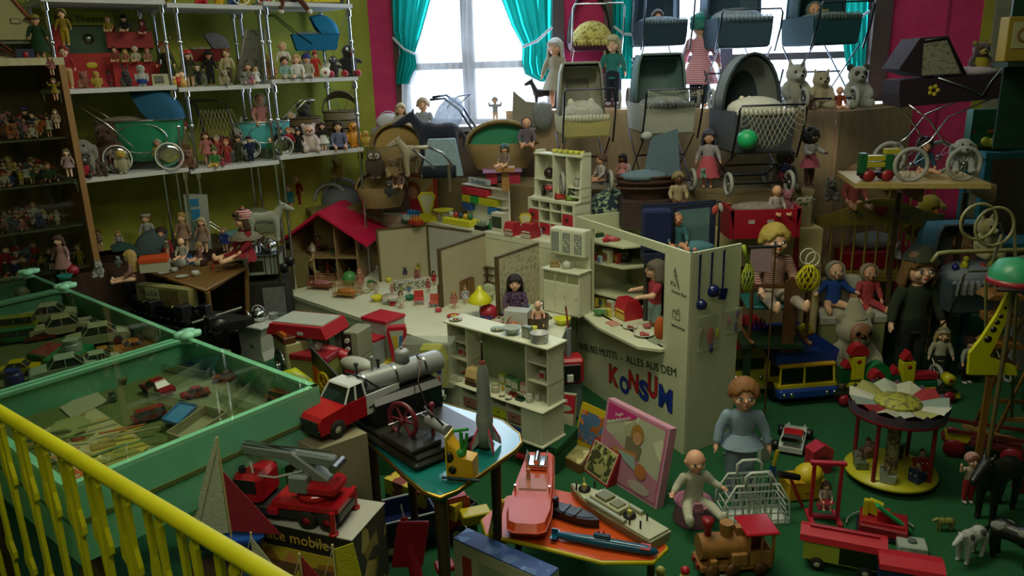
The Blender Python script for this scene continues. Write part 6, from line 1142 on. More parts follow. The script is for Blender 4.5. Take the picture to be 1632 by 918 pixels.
def bal():
 b=B();L=[(0,0),(.009,-.02),(.01,-.1),(.018,-.135),(.018,-.15),(.006,-.16),(.004,-.24),(.007,-.33),(.018,-.355),(.018,-.37),(.006,-.385),(.004,-.5),(.01,-.62),(.006,-.89),(-.006,-.89),(-.008,-.62),(-.006,-.5),(-.002,-.385),(-.01,-.33),(-.006,-.24),(-.004,-.16),(-.002,-.1),(-.008,-.02)]
 b.p(L,-.004,.004,'y');return b
for i in x9(44):zk('baluster',ja('baluster',bal),kh,mat=RY,loc=(.04+.051*i,(-.004 if i%2 else.004),-.008),rot=(0,(.03 if i%2 else-.03),0),scale=(1 if i%2 else-1,1,1))
for x in(.15,2.2):B().c((x,0,-.95),(x,0,0),.014).d('post',RY,kh)
def AP(px,py,z=0):return P(px,py,z)
AZ=.3;aq=pts(AZ,(395,585),(520,650),(705,650),(705,560),(560,500),(420,500));c=sum(aq,zc())/6
T('appliance_platform','low dark green platform carrying the toy kitchen appliances','platform',zc((c.x,c.y,0)),0,[('base',MN('14592f','0c4222'),B().p([(v.x-c.x,v.y-c.y)for v in aq],0,AZ))])
def ap(x4,x5,px,py,x7,rot=-.85,cat='toy appliance',z=AZ,**k):p=P(px,py,z);m=zj(p);return T(x4,x5,cat,p,rot,x7(m),**k)
def xk(x,z,r,y,c=zg):return[('door_ring',c,B().a((x,y,z),r,0,2*PI,r*.14,'y',24,8)),('door_glass',G('4a5458'),B().l([(0,-.002),(r*.95,0),(0,.001)],(x,y,z),20,'y'))]
j8=PL('b4b8ae');BEI=PL('9a9a6c')
ap('toy_sink_unit','white toy stove cabinet with flared base on the left',420,565,lambda m:[('body',j8,B().p([(-26*m,0),(26*m,0),(22*m,14*m),(24*m,40*m),(28*m,52*m),(-28*m,52*m),(-24*m,40*m),(-22*m,14*m)],-.07,.07,'y')),('top',MA('b8bcb4'),B().x(-30*m,30*m,-.08,.08,52*m,56*m,.003)),('emblem',PL('8a9088'),B().s((4*m,-.071,24*m),(5*m,.001,3*m),8,5))],-.5)
sk=P(420,565,AZ);zr('kettle','round steel toy kettle on the white stove cabinet',sk+zc((-0,-0,56*zj(sk)+.001)),.075,zg,'b8bcc0');zr('saucepan','grey toy pan on the white stove cabinet',sk+zc((.06,.03,56*zj(sk)+.001)),.05,'8a9090',None)
ap('toy_washing_machine','beige toy washing machine with chrome porthole and orange switches',452,612,lambda m:[('body',BEI,B().x(-28*m,28*m,-0,.11,0,74*m,.006)),('switch_panel',PL('5a3018'),B().x(-28*m,28*m,-.004,.05,74*m,84*m,.002)),('orange_buttons',PL('b86a28'),B().x(-24*m,-16*m,.005,.02,84*m,88*m).x(-12*m,-4*m,.005,.02,84*m,88*m).x(0,8*m,.005,.02,84*m,88*m).x(12*m,20*m,.005,.02,84*m,88*m))]+xk(2*m,38*m,20*m,-.004),-.95)
ap('toy_kitchen_block','olive toy kitchen base beside the beige washing machine',490,622,lambda m:[('body',PL('8a8c4a'),B().x(-36*m,40*m,0,.12,0,50*m,.004)),('top',PL('8a1c28'),B().x(-38*m,42*m,-.004,.125,50*m,60*m,.004))],-.35)
ap('toy_display_counter','toy snack counter with a red canopy, white roof and glass sides',497,575,lambda m:[('red_base',PL('a81c2c'),B().x(-46*m,46*m,-.075,.075,0,14*m,.004)),('glass_box',MJ('a8b0a0'),B().x(-42*m,42*m,-.07,.07,14*m,52*m)),('canopy',PL('a81c2c'),B().p([(-54*m,52*m),(54*m,52*m),(46*m,70*m),(-46*m,70*m)],-.095,.09,'y')),('roof_panel',PL('b0b4a8'),B().x(-44*m,44*m,-.075,.07,70*m,72*m)),('black_disc',zi,B().l([(0,0),(16*m,0),(16*m,.006),(0,.006)],(14*m,.02,32*m),18,'y')),('white_dish',j8,B().s((-10*m,0,20*m),(14*m,.02,5*m),10,6)),('price_tag',j8,B().x(4*m,14*m,-.098,-.096,56*m,61*m))],-.35,z=AZ+.075)
ap('toy_oven','cream toy electric cooker with two white knobs right of the snack counter',545,590,lambda m:[('body',PL('8a8c70'),B().x(-34*m,34*m,0,.12,0,22*m,.004)),('hob',PL('2c2c24'),B().x(-30*m,8*m,.005,.11,22*m,24*m)),('control_tower',PL('8f917a'),B().x(8*m,34*m,0,.12,22*m,66*m,.004)),('oven_window',PL('3a3a30'),B().x(-30*m,6*m,.09,.12,24*m,62*m)),('knob_panel',PL('2a2420'),B().x(10*m,22*m,-.003,0,30*m,62*m)),('knob',j8,B().c((16*m,-.003,38*m),(16*m,-.012,38*m),4*m)),('knob',j8,B().c((16*m,-.003,52*m),(16*m,-.012,52*m),4*m))],-.35,z=AZ+.04)
ap('toy_washing_machine','white toy washing machine with a red top beside the red scales',600,572,lambda m:[('body',PL('a4a89e'),B().x(-26*m,26*m,0,.13,0,62*m,.004)),('red_top',PL('b01c30'),B().x(-27*m,27*m,-.003,.133,62*m,67*m,.002)),('knob',j8,B().c((-18*m,0,54*m),(-18*m,-.006,54*m),3*m))]+xk(0,26*m,17*m,-.004),-.6)
ap('toy_appliance','pale blue-grey toy twin-tub with a red lid left of the white washing machine',572,590,lambda m:[('body',PL('8a9494'),B().x(-22*m,20*m,0,.12,0,44*m,.004)),('red_lid',PL('b01c30'),B().x(-24*m,20*m,.05,.125,44*m,48*m)),('panel',PL('6a7474'),B().x(-16*m,14*m,-.002,.04,44*m,46*m))],-.6)
ap('toy_scales','tall red toy shop scales with a coloured fan dial',636,580,lambda m:[('frame',PL('b01c2c'),B().p([(-9*m,4*m),(9*m,4*m),(11*m,22*m),(16*m,56*m),(14*m,64*m),(-14*m,64*m),(-16*m,56*m),(-11*m,22*m)],-.02,.02,'y')),('dial_face',PL('a8b0a4'),B().p([(-5*m,24*m),(5*m,24*m),(11*m,58*m),(-11*m,58*m)],-.022,-.02,'y')),('blue_segment',PL('3a6a9a'),B().p([(2*m,24*m),(5*m,24*m),(10*m,50*m),(4*m,50*m)],-.0235,-.022,'y')),('yellow_segment',PL('b8a03a'),B().p([(-4*m,24*m),(1*m,24*m),(1*m,50*m),(-8*m,50*m)],-.0235,-.022,'y')),('pivot_knob',zi,B().c((0,-.02,14*m),(0,-.03,14*m),5*m)),('yellow_base',PL('c0ac18'),B().x(-24*m,20*m,-.05,.05,0,5*m,.003)),('blue_tray',PL('1c3a80'),B().x(12*m,34*m,-.04,.04,3*m,9*m,.003))],.1)
ap('toy_sewing_machine','yellow toy petrol-pump-like machine in a clear plastic case',692,612,lambda m:[('body',PL('b8b41c'),B().p([(-20*m,0),(22*m,0),(22*m,40*m),(14*m,62*m),(-18*m,62*m)],-.03,.05,'y')),('label_strip',j8,B().x(-14*m,10*m,-.033,-.03,46*m,52*m)),('screen',PL('3a5a50'),B().x(-16*m,2*m,-.033,-.03,20*m,40*m)),('red_part',PL('a81c2c'),B().s((-34*m,0,22*m),(14*m,.03,14*m),12,8)),('white_panel',j8,B().x(6*m,18*m,-.034,-.03,6*m,38*m)),('blue_knob',PL('1c2a6a'),B().c((12*m,-.034,28*m),(12*m,-.042,28*m),4*m)),('red_knob',PL('a01c2c'),B().c((10*m,-.034,14*m),(10*m,-.042,14*m),4*m)),('clear_case',MJ('a8b0a0'),B().x(-46*m,34*m,-.04,.07,0,72*m))],-.1)
ap('toy_mixer','red and white toy hand mixer standing on end',575,620,lambda m:[('red_body',PL('a81c30'),B().x(-24*m,24*m,-.03,.03,0,34*m,.01)),('white_hood',j8,B().s((-4*m,0,42*m),(32*m,.036,12*m),16,10)),('grip',PL('a81c30'),B().x(6*m,24*m,-.032,.032,10*m,36*m,.004))],-.5)
ap('toy_drill','red toy hand whisk with white collar beside the flag',532,600,lambda m:[('body',PL('a81c2c'),B().c((-16*m,0,50*m),(24*m,0,34*m),9*m)),('collar',j8,B().c((-24*m,0,53*m),(-16*m,0,50*m),8*m)),('stand',PL('a81c2c'),B().x(-4*m,4*m,-.01,.01,0,42*m)),('whisk_rod',zn,B().c((-24*m,0,53*m),(-54*m,0,56*m),1*m))],0,z=AZ+.03)
ap('toy_kitchen_scales','orange toy kitchen scales with a cream weighing tray',627,625,lambda m:[('body',PL('b85a28'),B().p([(-26*m,0),(26*m,0),(20*m,30*m),(-20*m,30*m)],-.05,.05,'y')),('dial',PL('b8a060'),B().l([(0,0),(13*m,0),(0,-.002)],(0,-.051,14*m),16,'y')),('weighing_tray',PL('b8b894'),B().x(-30*m,30*m,-.07,.07,34*m,37*m,.003))],-.3)
ap('toy_vacuum','lime yellow curved toy vacuum nozzle with red collar',465,638,lambda m:[('nozzle',PL('b0bc18'),B().t([(-8*m,0,28*m),(-6*m,0,42*m),(8*m,0,46*m),(26*m,0,30*m),(38*m,0,4*m)],[11*m,11*m,10*m,10*m,12*m],12)),('red_collar',PL('a83020'),B().c((-8*m,0,22*m),(-8*m,0,28*m),12*m)),('jar',MJ('9a7a5a'),B().c((-8*m,0,0),(-8*m,0,22*m),11*m))],0)
ap('toy_box','lime green toy grater box behind the vacuum nozzle',478,600,lambda m:[('box',PL('a8b41c'),B().x(-18*m,18*m,-.02,.03,0,34*m,.003)),('edge',PL('909c18'),B().x(-18*m,18*m,-.022,-.02,28*m,31*m))],-.4)
I('cup','orange plastic beaker left of the flag',488,610,20,AZ+.02,'b8901c');I('cup','white plastic beaker beside the orange one',500,622,18,AZ,'a8aca0');I('jar','small white plastic canister below the vacuum nozzle',494,638,16,AZ,'9aa49a','6a746c')
k6=P(503,632,AZ);fr_=P(558,655,AZ);d=fr_-k6;m=zj(k6);t=zd('flag_board','black, red and gold flag board with a hammer and compass emblem','flag',k6,math.atan2(d.y,d.x));FL=d.length*1.45;FH=84*m
for i,c in enumerate(('c0a81c','b0441c','26281c')):
 z0,z1=FH*i/3,FH*(i+1)/3;B().add([(0,0,z0),(FL*.95,0,z0*.35-.02),(FL*.95,0,z1*.35-.02),(0,0,z1),(0,.006,z0),(FL*.95,.006,z0*.35-.02),(FL*.95,.006,z1*.35-.02),(0,.006,z1)],[(0,1,2,3),(7,6,5,4),(0,4,5,1),(3,2,6,7),(0,3,7,4),(1,5,6,2)]).d('stripe',PL(c),t)
em=[('gold_ring',PL('c8a41c'),B().a((FL*.22,-.002,FH*.42),12*m,0,2*PI,2.4*m,'y',20,6)),('red_disc',PL('b03a1c'),B().l([(0,-.001),(11*m,-.001),(0,0)],(FL*.22,0,FH*.42),18,'y')),('hammer',PL('c8a41c'),B().b((FL*.22,-.003,FH*.44),(2*m,.002,14*m)).b((FL*.22,-.003,FH*.44+5*m),(8*m,.002,3*m))),('compass',PL('c8a41c'),B().c((FL*.22,-.003,FH*.42+5*m),(FL*.22-5*m,-.003,FH*.42-7*m),.8*m).c((FL*.22,-.003,FH*.42+5*m),(FL*.22+5*m,-.003,FH*.42-7*m),.8*m))]
for n_,mm_,bb in em:bb.d(n_,mm_,t)
I('toy_till','white and red toy food slicer behind the pickup',566,648,34,AZ,'a8aca4','a01c2c',-.4);I('jar','yellow drum toy behind the pickup bed',602,644,26,AZ,'c8a01c','c8a01c');I('crate','clear box with blue rim behind the boiler',688,640,40,AZ,'9aa4a8','1c3a8a');I('cup','cream rounded pot standing right of the boiler',694,642,26,AZ,'a8a88a')
RZ2=.52;q4=P(432,448,.56);m=zj(q4);t=zd('toy_range','white enamelled antique toy kitchen range with brass rails and pots','toy stove',q4,.15);WE=MA('98a094');k7=MC('7a6a3a')
B().x(-38*m,16*m,-.02,.16,12*m,42*m,.003).d('oven_body',WE,t);B().x(-40*m,18*m,-.03,.17,42*m,45*m,.002).d('hob',zn,t);B().x(-30*m,-8*m,-.023,-.02,18*m,36*m,.001).d('oven_door',MC('7a7a68'),t)
for x in(-38,16):B().c((x*m,-.03,0),(x*m,-.03,48*m),1.6*m).d('leg',k7,t);B().c((x*m,.15,0),(x*m,.15,44*m),1.6*m).d('leg',k7,t)
for x in(-4,4,10):B().c((x*m,-.034,14*m),(x*m,-.034,46*m),.8*m).d('brass_rail',k7,t)
for x,z in((22,20),(32,30)):B().l([(0,0),(8*m,0),(8*m,.01),(0,.01)],(x*m,0,z*m),14,'y').d('black_plate',zi,t)
RM=ze.Translation(q4)@ze.Rotation(.15,4,'Z')
zr('pot','steel toy pot on the left of the enamel range',RM@zc((-22*m,.06,45*m)),22*m,zg,None);zr('kettle','steel coffee can on the right of the enamel range',RM@zc((4*m,.04,45*m)),24*m,zg,'a0a4a4');zr('toy_till','small cream grinder on the left of the enamel range',RM@zc((-38*m,0,45*m)),16*m,'9a8f6a','8a7f5a')
T('range_stand','dark covered stand below the enamel range','stand',zc((q4.x,q4.y+.08,0)),.15,[('cover',ME('2a2820'),B().x(-42*m,20*m,-.13,.12,0,.56)),('lace_cloth',MH('9aa0a0'),B().x(-16*m,18*m,-.135,-.13,.28,.54))])
ZT=.68;kp=pts(ZT,(218,428),(330,462),(392,425),(300,400));c=sum(kp,zc())/4;t=zd('rattan_table','rattan doll table laid with a white tea set','table',zc((c.x,c.y,0)));k5=MO('7a5a2c','68491f');B().p([(v.x-c.x,v.y-c.y)for v in kp],ZT-.015,ZT).d('table_top',k5,t);B().t([(v.x-c.x,v.y-c.y,ZT-.005)for v in kp],.011,8,True).d('rattan_rim',k5,t)
for v in kp:B().c((v.x-c.x,v.y-c.y,ZT-.01),((v.x-c.x)*.75,(v.y-c.y)*.75,0),.012).d('leg',k5,t)
for k,lb,px,py,w_,cc,c2 in(('teapot','white porcelain toy teapot on the rattan table',288,426,22,'b8bcb4','b8bcb4'),('cup','white toy cup nearest the teapot',278,434,11,'b4b8b0',None),('cup','white toy cup at the left rattan table edge',258,432,12,'b4b8b0',None),('plate','white toy saucer at the left rattan edge',262,436,20,'b0b4ac',None),('plate','white toy saucer at the table front',290,442,20,'b0b4ac',None),('cup','white toy creamer at the right of the tea set',312,440,12,'b4b8b0',None),('bowl','brown toy fruit bowl at the back of the tea table',275,414,16,'6a4a30','8a6a4a'),('jar','blue bird-shaped jug on the rattan table',302,421,14,'1c4a7a','1c4a7a'),('jar','brown rabbit-shaped jar on the rattan table',324,423,14,'3c2820','3c2820'),('toy_fruit','dark red toy pear on the rattan table',345,420,11,'8a1c28','5a2a1c'),('candle','brown wooden skittle pieces on the rattan table edge',340,430,5,'8a3a28',None),('cup','white jug at the rattan table right',316,424,14,'a8a894',None)):I(k,lb,px,py,w_,ZT,cc,c2)
LZ=.74;lq=pts(LZ,(95,445),(195,425),(255,406),(440,386),(400,368),(150,385));c=sum(lq,zc())/6;T('doll_platform','dark brown low bench behind the rattan table for seated dolls','platform',zc((c.x,c.y,0)),0,[('bench',WD('3a2418','2c1a12'),B().p([(v.x-c.x,v.y-c.y)for v in lq],0,LZ))])
for px,py,h,lb,k in((240,398,58,'sailor doll in white blouse with a white sailor cap',dict(hair='short',hc='8a6a3a',hat='sailor',xq='b0b4b4',top='a8acac',xv='1c2c6a',hi=True)),(162,402,36,'undressed sandy-haired doll at the dark toy piano',dict(xp='reach',hair='curly',hc='7a5a30',top='9a9080')),(193,405,38,'blond plaited doll in a dark pinafore by the toy piano',dict(hair='braids',hc='9a8050',hat=None,top='a0a0a4',xu='1c1c3a')),(104,440,66,'brown-haired doll in a pale pink ruffled dress by the cabinet',dict(hair='bob',hc='4a2c1c',top='9a7470',xu=(.35,'9a7470'),hi=True)),(130,428,40,'small doll in a yellow rain suit',dict(hair='short',hc='6a4a20',top='9a8a1c',xv='9a8a1c',hat='cap',xq='9a8a1c')),(213,448,50,'blond long-haired doll in profile at the rattan chair',dict(xp='sit',hair='long',hc='a88a4a',top='9a6a6a',rot=-1.2,z=.7)),(297,400,62,'short-haired blond doll standing behind the tea table',dict(hair='short',hc='a08448',top='9a7a68',xu='9a7a68',hi=True)),(327,402,56,'pale blond doll right of the short-haired one',dict(hair='bob',hc='a89a70',top='9a7a68',xu='8a7468')),(268,405,22,'tiny doll with a white bucket hat by the orange book',dict(hair='bald',top='8a8a7a',hat='brim',xq='a8aca4')),(292,412,34,'baby doll in a wooden high chair frame at the tea table',dict(xp='sit',hair='bald',top='a8a898')),(360,400,38,'doll with an orange cone cap and blue dress',dict(hair='short',hc='8a6a40',hat='bonnet',xq='a0a098',top='1c3c8a',xu='1c3c8a')),(320,415,30,'small fair doll facing left at the tea table',dict(xp='sit',hair='short',hc='9a7a4a',top='8a6a60',rot=-1))):
 k=dict(k);z=k.pop('z',LZ);D(px,py,h,lb,z=z,**k)
D(395,412,78,'large doll with a red and white striped bobble hat and red jumper',z=.72,xp='sit',hair='bob',hc='3a2414',hat='beanie',xq=ML('9a1c2c','b0aca4',.8),top='8a1828',rot=-.9,hi=True,xu='8a1828')
T('lace_collar_bib','white crocheted bib collar around the red-jumper doll','collar',P(395,412,.72)+zc((0,0,.105)),0,[('bib',MH('a8a490'),B().l([(.03,.035),(.06,.02),(.075,0),(.07,-.002)],n=20)),('scalloped_edge',MH('b0ac98'),B().t([(.075*Co(q),.075*Si(q),.002*Si(9*q))for q in[2*PI*k/40 for k in x9(40)]],.004,5,True))])
for px,py,h,k,c,lb,kw in((425,385,62,'goat','a0a494','white standing toy donkey behind the red-hatted doll',dict(rot=PI+.2)),(160,442,30,'sitdog','a0a09c','white toy dog beside the yellow rain-suit doll',{}),(190,425,18,'chick','8a9090','small grey round toy on the brown cabinet',{})):S(px,py,h,lb,k,c,z=LZ+(.02 if k!='goat' else.06),**kw)
p=P(245,410,LZ+.06);T('toy_book','orange-red flat toy box with white sides on the brown cabinet','box',p,.3,[('box',PL('a8a890'),B().x(-.06,.06,-.04,.04,-.06,-.02)),('orange_top',PL('c0481c'),B().x(-.062,.062,-.042,.042,-.02,.005,.003))]);T('toy_piano','dark toy piano table before the sandy-haired doll','piano',P(170,428,.7),.2,[('body',WD('24140e','1a0e0a'),B().x(-.12,.1,-.05,.05,0,.075)),('red_keys_strip',PL('7a1420'),B().x(-.11,-.02,-.04,-.01,.075,.08)),('top',WD('2c1a12'),B().x(-.125,.105,-.055,.055,.07,.075))])
def ke(px,yr):p=V(px,380,S0,U,yr);return zc((p.x,p.y,q5+.001))
p=ke(180,.18);m=zj(p);zm('old pram with a teal gauze hood and white bent handle under the shelf',p,74*m,CL('a09864'),CL('2a4a44'),.45,yg='box',hz=.5,ym=.35,wr=.1,yc=-1,yf=MC('9a9a90'),yl=.5)
p=ke(262,.14);m=zj(p);zm('pale rounded pram with a large blue-grey hood under the shelf',p,88*m,MA('8a8a70'),CL('4a5a60'),.45,hz=.5,ym=.36,wr=.1,yc=1,yf=None);zu('dark doll with red bow inside the blue-grey hooded pram',p+zc((0,-.03,.1)),50*m,.3,xp='sit',x8=3,hair='short',hc='3a2418',top='8a2430')
p=ke(400,.16);m=zj(p);zm('beige pram with a pale turquoise quilt and white handle under the shelf',p,92*m,CL('8a8454'),CL('6a7454'),.42,yg='box',hz=.5,ym=.34,wr=.1,yc=-1,yd=CL('6a9aa0'),yf=zg,yl=.45);zu('dark doll seated in the beige pram under the shelf',p+zc((.03,-.02,.14)),34*m,.3,xp='sit',x8=3,hair='curly',hc='3a2418',top='5a5a3a')
t=zd('toy_ladder_box','tall grey toy box with blue pictures leaning at the shelf pole','box',ke(318,.02)+zc((0,0,0)),.35);m=zj(t.location);B().p([(-16*m,0),(14*m,0),(20*m,128*m),(-14*m,132*m)],-.01,.02,'y').d('box',PL('8a9088'),t)
for z0,z1,c in((112,124,'1c6a9a'),(92,108,'1c6a9a'),(50,90,'2a5a5a'),(34,44,'1c5a9a')):B().x(-10*m,6*m,-.012,-.01,z0*m,z1*m).d('picture',MD(c,'4a5a54',2)if z0==50 else PL(c),t)
D(475,330,52,'bald doll in a red jumper standing behind the blond teal-dressed doll',Y=4.62,hair='bald',top='9a1c28',xv='8a1c28',hi=True);D(463,335,40,'blond doll in a teal dress behind the dollhouse roof',Y=4.5,hair='bob',hc='a89458',top='1c6a74',xu='1c6a74')
T('doll_stand','narrow dark stand behind the dollhouse holding three dolls','stand',zc((b_.x,4.62,0)),.5,[('column',WD('3a3420'),B().x(-.22,.28,-.16,.08,0,Q(463,337,4.5).z-.02)),('top',WD('4a4228'),B().x(-.24,.3,-.18,.1,Q(463,337,4.5).z-.02,Q(463,337,4.5).z-.002))])
S(540,285,36,'yellow teddy bear below the third shelf right end','bear','a8902c',Y=4.72);t=zd('white_cradle','white round-hooded doll cradles behind the red dollhouse roof','cradle',Q(535,325,4.72),.3);m=zj(t.location);B().a((-8*m,0,8*m),24*m,0,PI,.012,'y',18,8).d('hoop',PL('9aa0a0'),t);B().a((12*m,.02,10*m),28*m,0,PI,.012,'y',18,8).d('hoop',PL('7a8494'),t);B().s((8*m,.05,4*m),(34*m,.08,26*m),16,10).d('shell',CL('6a7078'),t)
T('cradle_stand','tan box stand below the yellow teddy and white cradles','stand',zc((t.location.x+.05,4.68,0)),.45,[('column',WD('8a7c4c'),B().x(-.2,.22,-.08,.1,0,t.location.z-.005)),('edge',WD('7a6c40'),B().x(-.21,.23,-.09,.11,t.location.z-.025,t.location.z-.004))])
KR=random.Random(11)
T('train_shelf','dark low shelf under the pile of black model trains','shelf',P(262,500,.56)-zc((0,0,.56)),-.5,[('board',WD('1c2018','12160e'),B().x(-.5,.42,-.12,.13,.53,.56)),('support',WD('16180e'),B().x(-.4,.3,-.08,.08,0,.53))])
def loco(lb,px,py,w_,rot,z=.561):
 p=P(px,py,z);L=w_*zj(p);t=T('model_locomotive',lb,'model train',p,rot,[('chassis',zi,B().x(-.5,.5,-.12,.12,.05,.12)),('boiler',MC('1a1e20'),B().c((-.48,0,.24),(.18,0,.24),.11,n=14)),('cab',zi,B().x(.18,.42,-.13,.13,.1,.44,.01)),('funnel',zi,B().c((-.36,0,.3),(-.36,0,.46),.04,.055)),('dome',MC('5a5a3a'),B().s((-.05,0,.34),.06,8,6))],L)
 for x in(-.3,-.08,.14,.34):
  for s in(-1,1):B().l([(0,-.02),(.09,-.02),(.09,.02),(0,.02)],ax='y',n=12).d('wheel',MC('24282a'),t,loc=(x,s*.14,.09))
for i,(px,py,w_,r_)in enumerate(((190,478,80,-.5),(250,482,70,-.4),(235,505,70,-.6),(280,515,74,-.5),(330,530,70,-.7),(315,508,56,-.3),(165,465,50,-.2))):loco(['black model locomotive leftmost in the train pile','black model locomotive with a blue glint in the train pile','dark model engine in front of the lettered carton','black engine lying nearer the glass case corner','black and silver engine at the right of the train pile','small black engine before the carton end','small black engine behind the pile left end'][i],px,py,w_,r_)
T('toy_cannon','long black model artillery piece with silver barrel above the case corner','model gun',P(350,530,.561),.5,[('barrel',MC('8a8c86'),B().c((-.1,0,.06),(.1,0,.09),.008)),('carriage',zi,B().x(-.06,.1,-.03,.03,.01,.045)),('wheel',zi,B().l([(0,-.008),(.035,-.008),(.035,.008),(0,.008)],(0,-.04,.036),14,'y').l([(0,-.008),(.035,-.008),(.035,.008),(0,.008)],(0,.04,.036),14,'y'))])
p=P(258,498,.561);t=T('toy_carton','flat yellowed carton lettered LUDA behind the black trains','box',p+zc((0,.03,0)),-.42,[('box',MB_('8a8450','746e3c'),B().x(-.16,.16,0,.05,0,.11)),('picture',MD('6a5c34','50461f',1),B().x(-.14,.1,-.002,0,.01,.1)),('letter_panel',MB_('9a9a74'),B().x(-.1,-.02,-.004,-.002,.05,.1))]);jj('LUDA',.03,PL('2a3440'),t,(-.06,-.005,.075),(R(90),0,0),.0002)
T('toy_missile','pale green toy missile with fins lying behind the case corner','model',P(165,446,.66),.05,[('tube',PL('8a9a7a'),B().c((-.16,0,.02),(.12,0,.02),.014,n=12)),('fin',PL('4a6a5a'),B().p([(.08,.02),(.15,-.01),(.15,.05)],-.003,.003,'y')),('nose',PL('8a7a5a'),B().c((-.2,0,.02),(-.16,0,.02),.004,.014))]);I('toy_till','red shiny toy suitcase behind the case corner',124,465,34,.62,'8a1420','7a1018');I('book','blue toy train pieces on the yellow tray at the left',60,445,36,.62,'1c5a80',None);I('bowl','teal toy part left of the red suitcase',105,447,24,.74,'1c6a60',None);I('toy_fruit','red toy bag beside the pink-dressed doll',118,440,18,.74,'8a1828','6a1420');I('pot','white enamel pot behind the black trains',355,500,26,.34,'8f948c',None);I('bowl','yellow toy hook bit behind the red suitcase',98,456,10,.66,'b0a020',None)
T('pot_table','dark low table holding enamel pots beside the trains','table',P(375,515,.33)-zc((0,0,.33)),-.3,[('top',WD('2c2a18'),B().x(-.15,.17,-.12,.12,.315,.335)),('leg',WD('4a3c20'),B().x(-.14,-.11,-.1,.1,0,.315)),('leg',WD('4a3c20'),B().x(.13,.16,-.1,.1,0,.315))]);I('pot','pale blue enamel bucket pot on the dark low table',384,520,24,.336,'3a7a8a',None);I('bowl','steel ladle cup on the dark low table',376,530,12,.336,zg,None)
T('cabinet_tray','yellow felt tray with blue toy trains on the lower left bench','tray',P(60,440,.61),.2,[('tray',CL('7a6c14'),B().x(-.25,.2,-.1,.1,0,.01)),('edge',WD('6a5a20'),B().x(-.25,.2,-.11,-.1,0,.02))])
def ct(px,yr=.1):p=V(px,60,S0,U,yr-.05);return zc((p.x,p.y,jl+.001))
p=ct(12,.08);m=zj(p);t=zd('toy_house','cream toy house with red roof edge and ladder on the cabinet top','toy house',p,.6);CW=MA('9a9468');B().p([(-50*m,28*m),(44*m,28*m),(44*m,46*m),(14*m,96*m),(-50*m,130*m)],0,.01,'y').x(-50*m,44*m,0,.14,0,3*m).x(-50*m,44*m,.13,.14,0,46*m).x(41*m,44*m,0,.14,0,46*m).d('walls',CW,t);B().c((46*m,-.004,44*m),(4*m,-.004,108*m),2.2*m).d('red_roof_edge',PL('8a2418'),t);B().x(-50*m,44*m,.01,.13,22*m,26*m).d('floor',MA('5a6450'),t);B().x(8*m,22*m,-.003,0,52*m,60*m).d('sign_frame',PL('2a2a14'),t);B().x(9*m,21*m,-.005,-.003,53*m,59*m).d('sign',CW,t)
b=B();b.c((-14*m,-.01,26*m),(14*m,-.03,0),1.2*m);b.c((-20*m,-.01,22*m),(6*m,-.03,-0*m+.002),1.2*m);b.d('ladder',PL('6a2018'),t);T('blue_toy_case','dark blue toy box with a red figure before the toy house','box',ct(36,.03),.5,[('box',PL('1c2a4a'),B().x(-.035,.03,-.01,.02,0,.035)),('red_figure',PL('a02028'),B().s((0,-.014,.012),(.01,.006,.014),8,6))])
zu('wooden doll with a wide straw sombrero and green cloak on the cabinet',ct(60,.06),66*m,.5,hat='brim',xq='8a7a3a',top='143a20',xu=(.42,'143a20'),hair='bald',x8=3)
zu('doll in a yellow striped outfit hung at the left shelf pole',zf(92,0,-.05)+zc((0,0,-.2)),56*m,.3,top=ML('a88a18','2a2410',4),xv='a88a18',hair='short',hc='2a2418',hat='scarf',xq='9a8428')
for i,(px,py,h,c,lb,sk)in enumerate(((84,120,30,'9a5a5a','pink baby puppet hanging at the shelf pole',0),(90,160,34,'8a7a20','yellow and blue rag clown hanging at the shelf pole',1),(92,205,30,'a08a70','small fair doll hanging on the pole below the clown',2),(112,282,44,'9a8080','bagged doll in pale clothes hanging low at the pole',2))):D(px,py,h,lb,Y=3.36-.01*i,top=c,xu=c,x8=sk,hair='bob',hc='6a5a3a',rot=.4,xp='up' if i==1 else 'stand')
WC=MM('9a8458','80693e',3)
def atp(px,py,z=PZ):return P(px,py,z)
def ji(lb,px,py,w_,h,rot,yu,Y,hood=1,c=WC):
 p=Q(px,py,Y);m=zj(p);t=zd('wicker_cradle',lb,'cradle',p,rot);W,H_=w_*m,h*m
 B().l([(.36*W,0),(.44*W,H_*.25),(.5*W,H_*.55),(.47*W,H_*.55),(0,H_*.4)],n=28,sy=.55).d('basket',c,t);b=B();b.g(lambda i,j:(.5*W*Co(PI*j)*(1-.15*i),-.1*W+.3*W*i,H_*.5+H_*.5*Si(PI*j)*(1-.4*i**2)),8,24);b.d('hood',c,t);B().t([(.5*W*Co(PI*j/24),-.1*W,H_*.5+H_*.5*Si(PI*j/24))for j in x9(25)],W*.028,7).d('hood_rim',c,t)
 B().add([(.43*W*Co(PI*j/16),0,H_*.5+H_*.42*Si(PI*j/16))for j in x9(17)],[list(x9(17))[::-1]]).d('lining',CL(yu),t);return t
ji('golden wicker cradle with padded tan lining, left of the dark horse',637,275,82,78,.1,'b09458',4.5);ji('large wicker pram hood with green lining behind the cream hutch',800,268,112,74,.05,'3a8f6a',4.45);ji('beige wicker basket with folded cloth at the left under the owl',610,330,80,60,.2,'a89060',4.55)
T('white_cushion','white square cushion behind the golden wicker cradle','cushion',Q(620,206,4.75),.1,[('cushion',CL('c8c8d0'),B().s((0,0,.045),(.075,.03,.05),14,9)),('seam',CL('b8b8c4'),B().a((0,0,.045),.06,0,2*PI,.004,'y',20,5))])
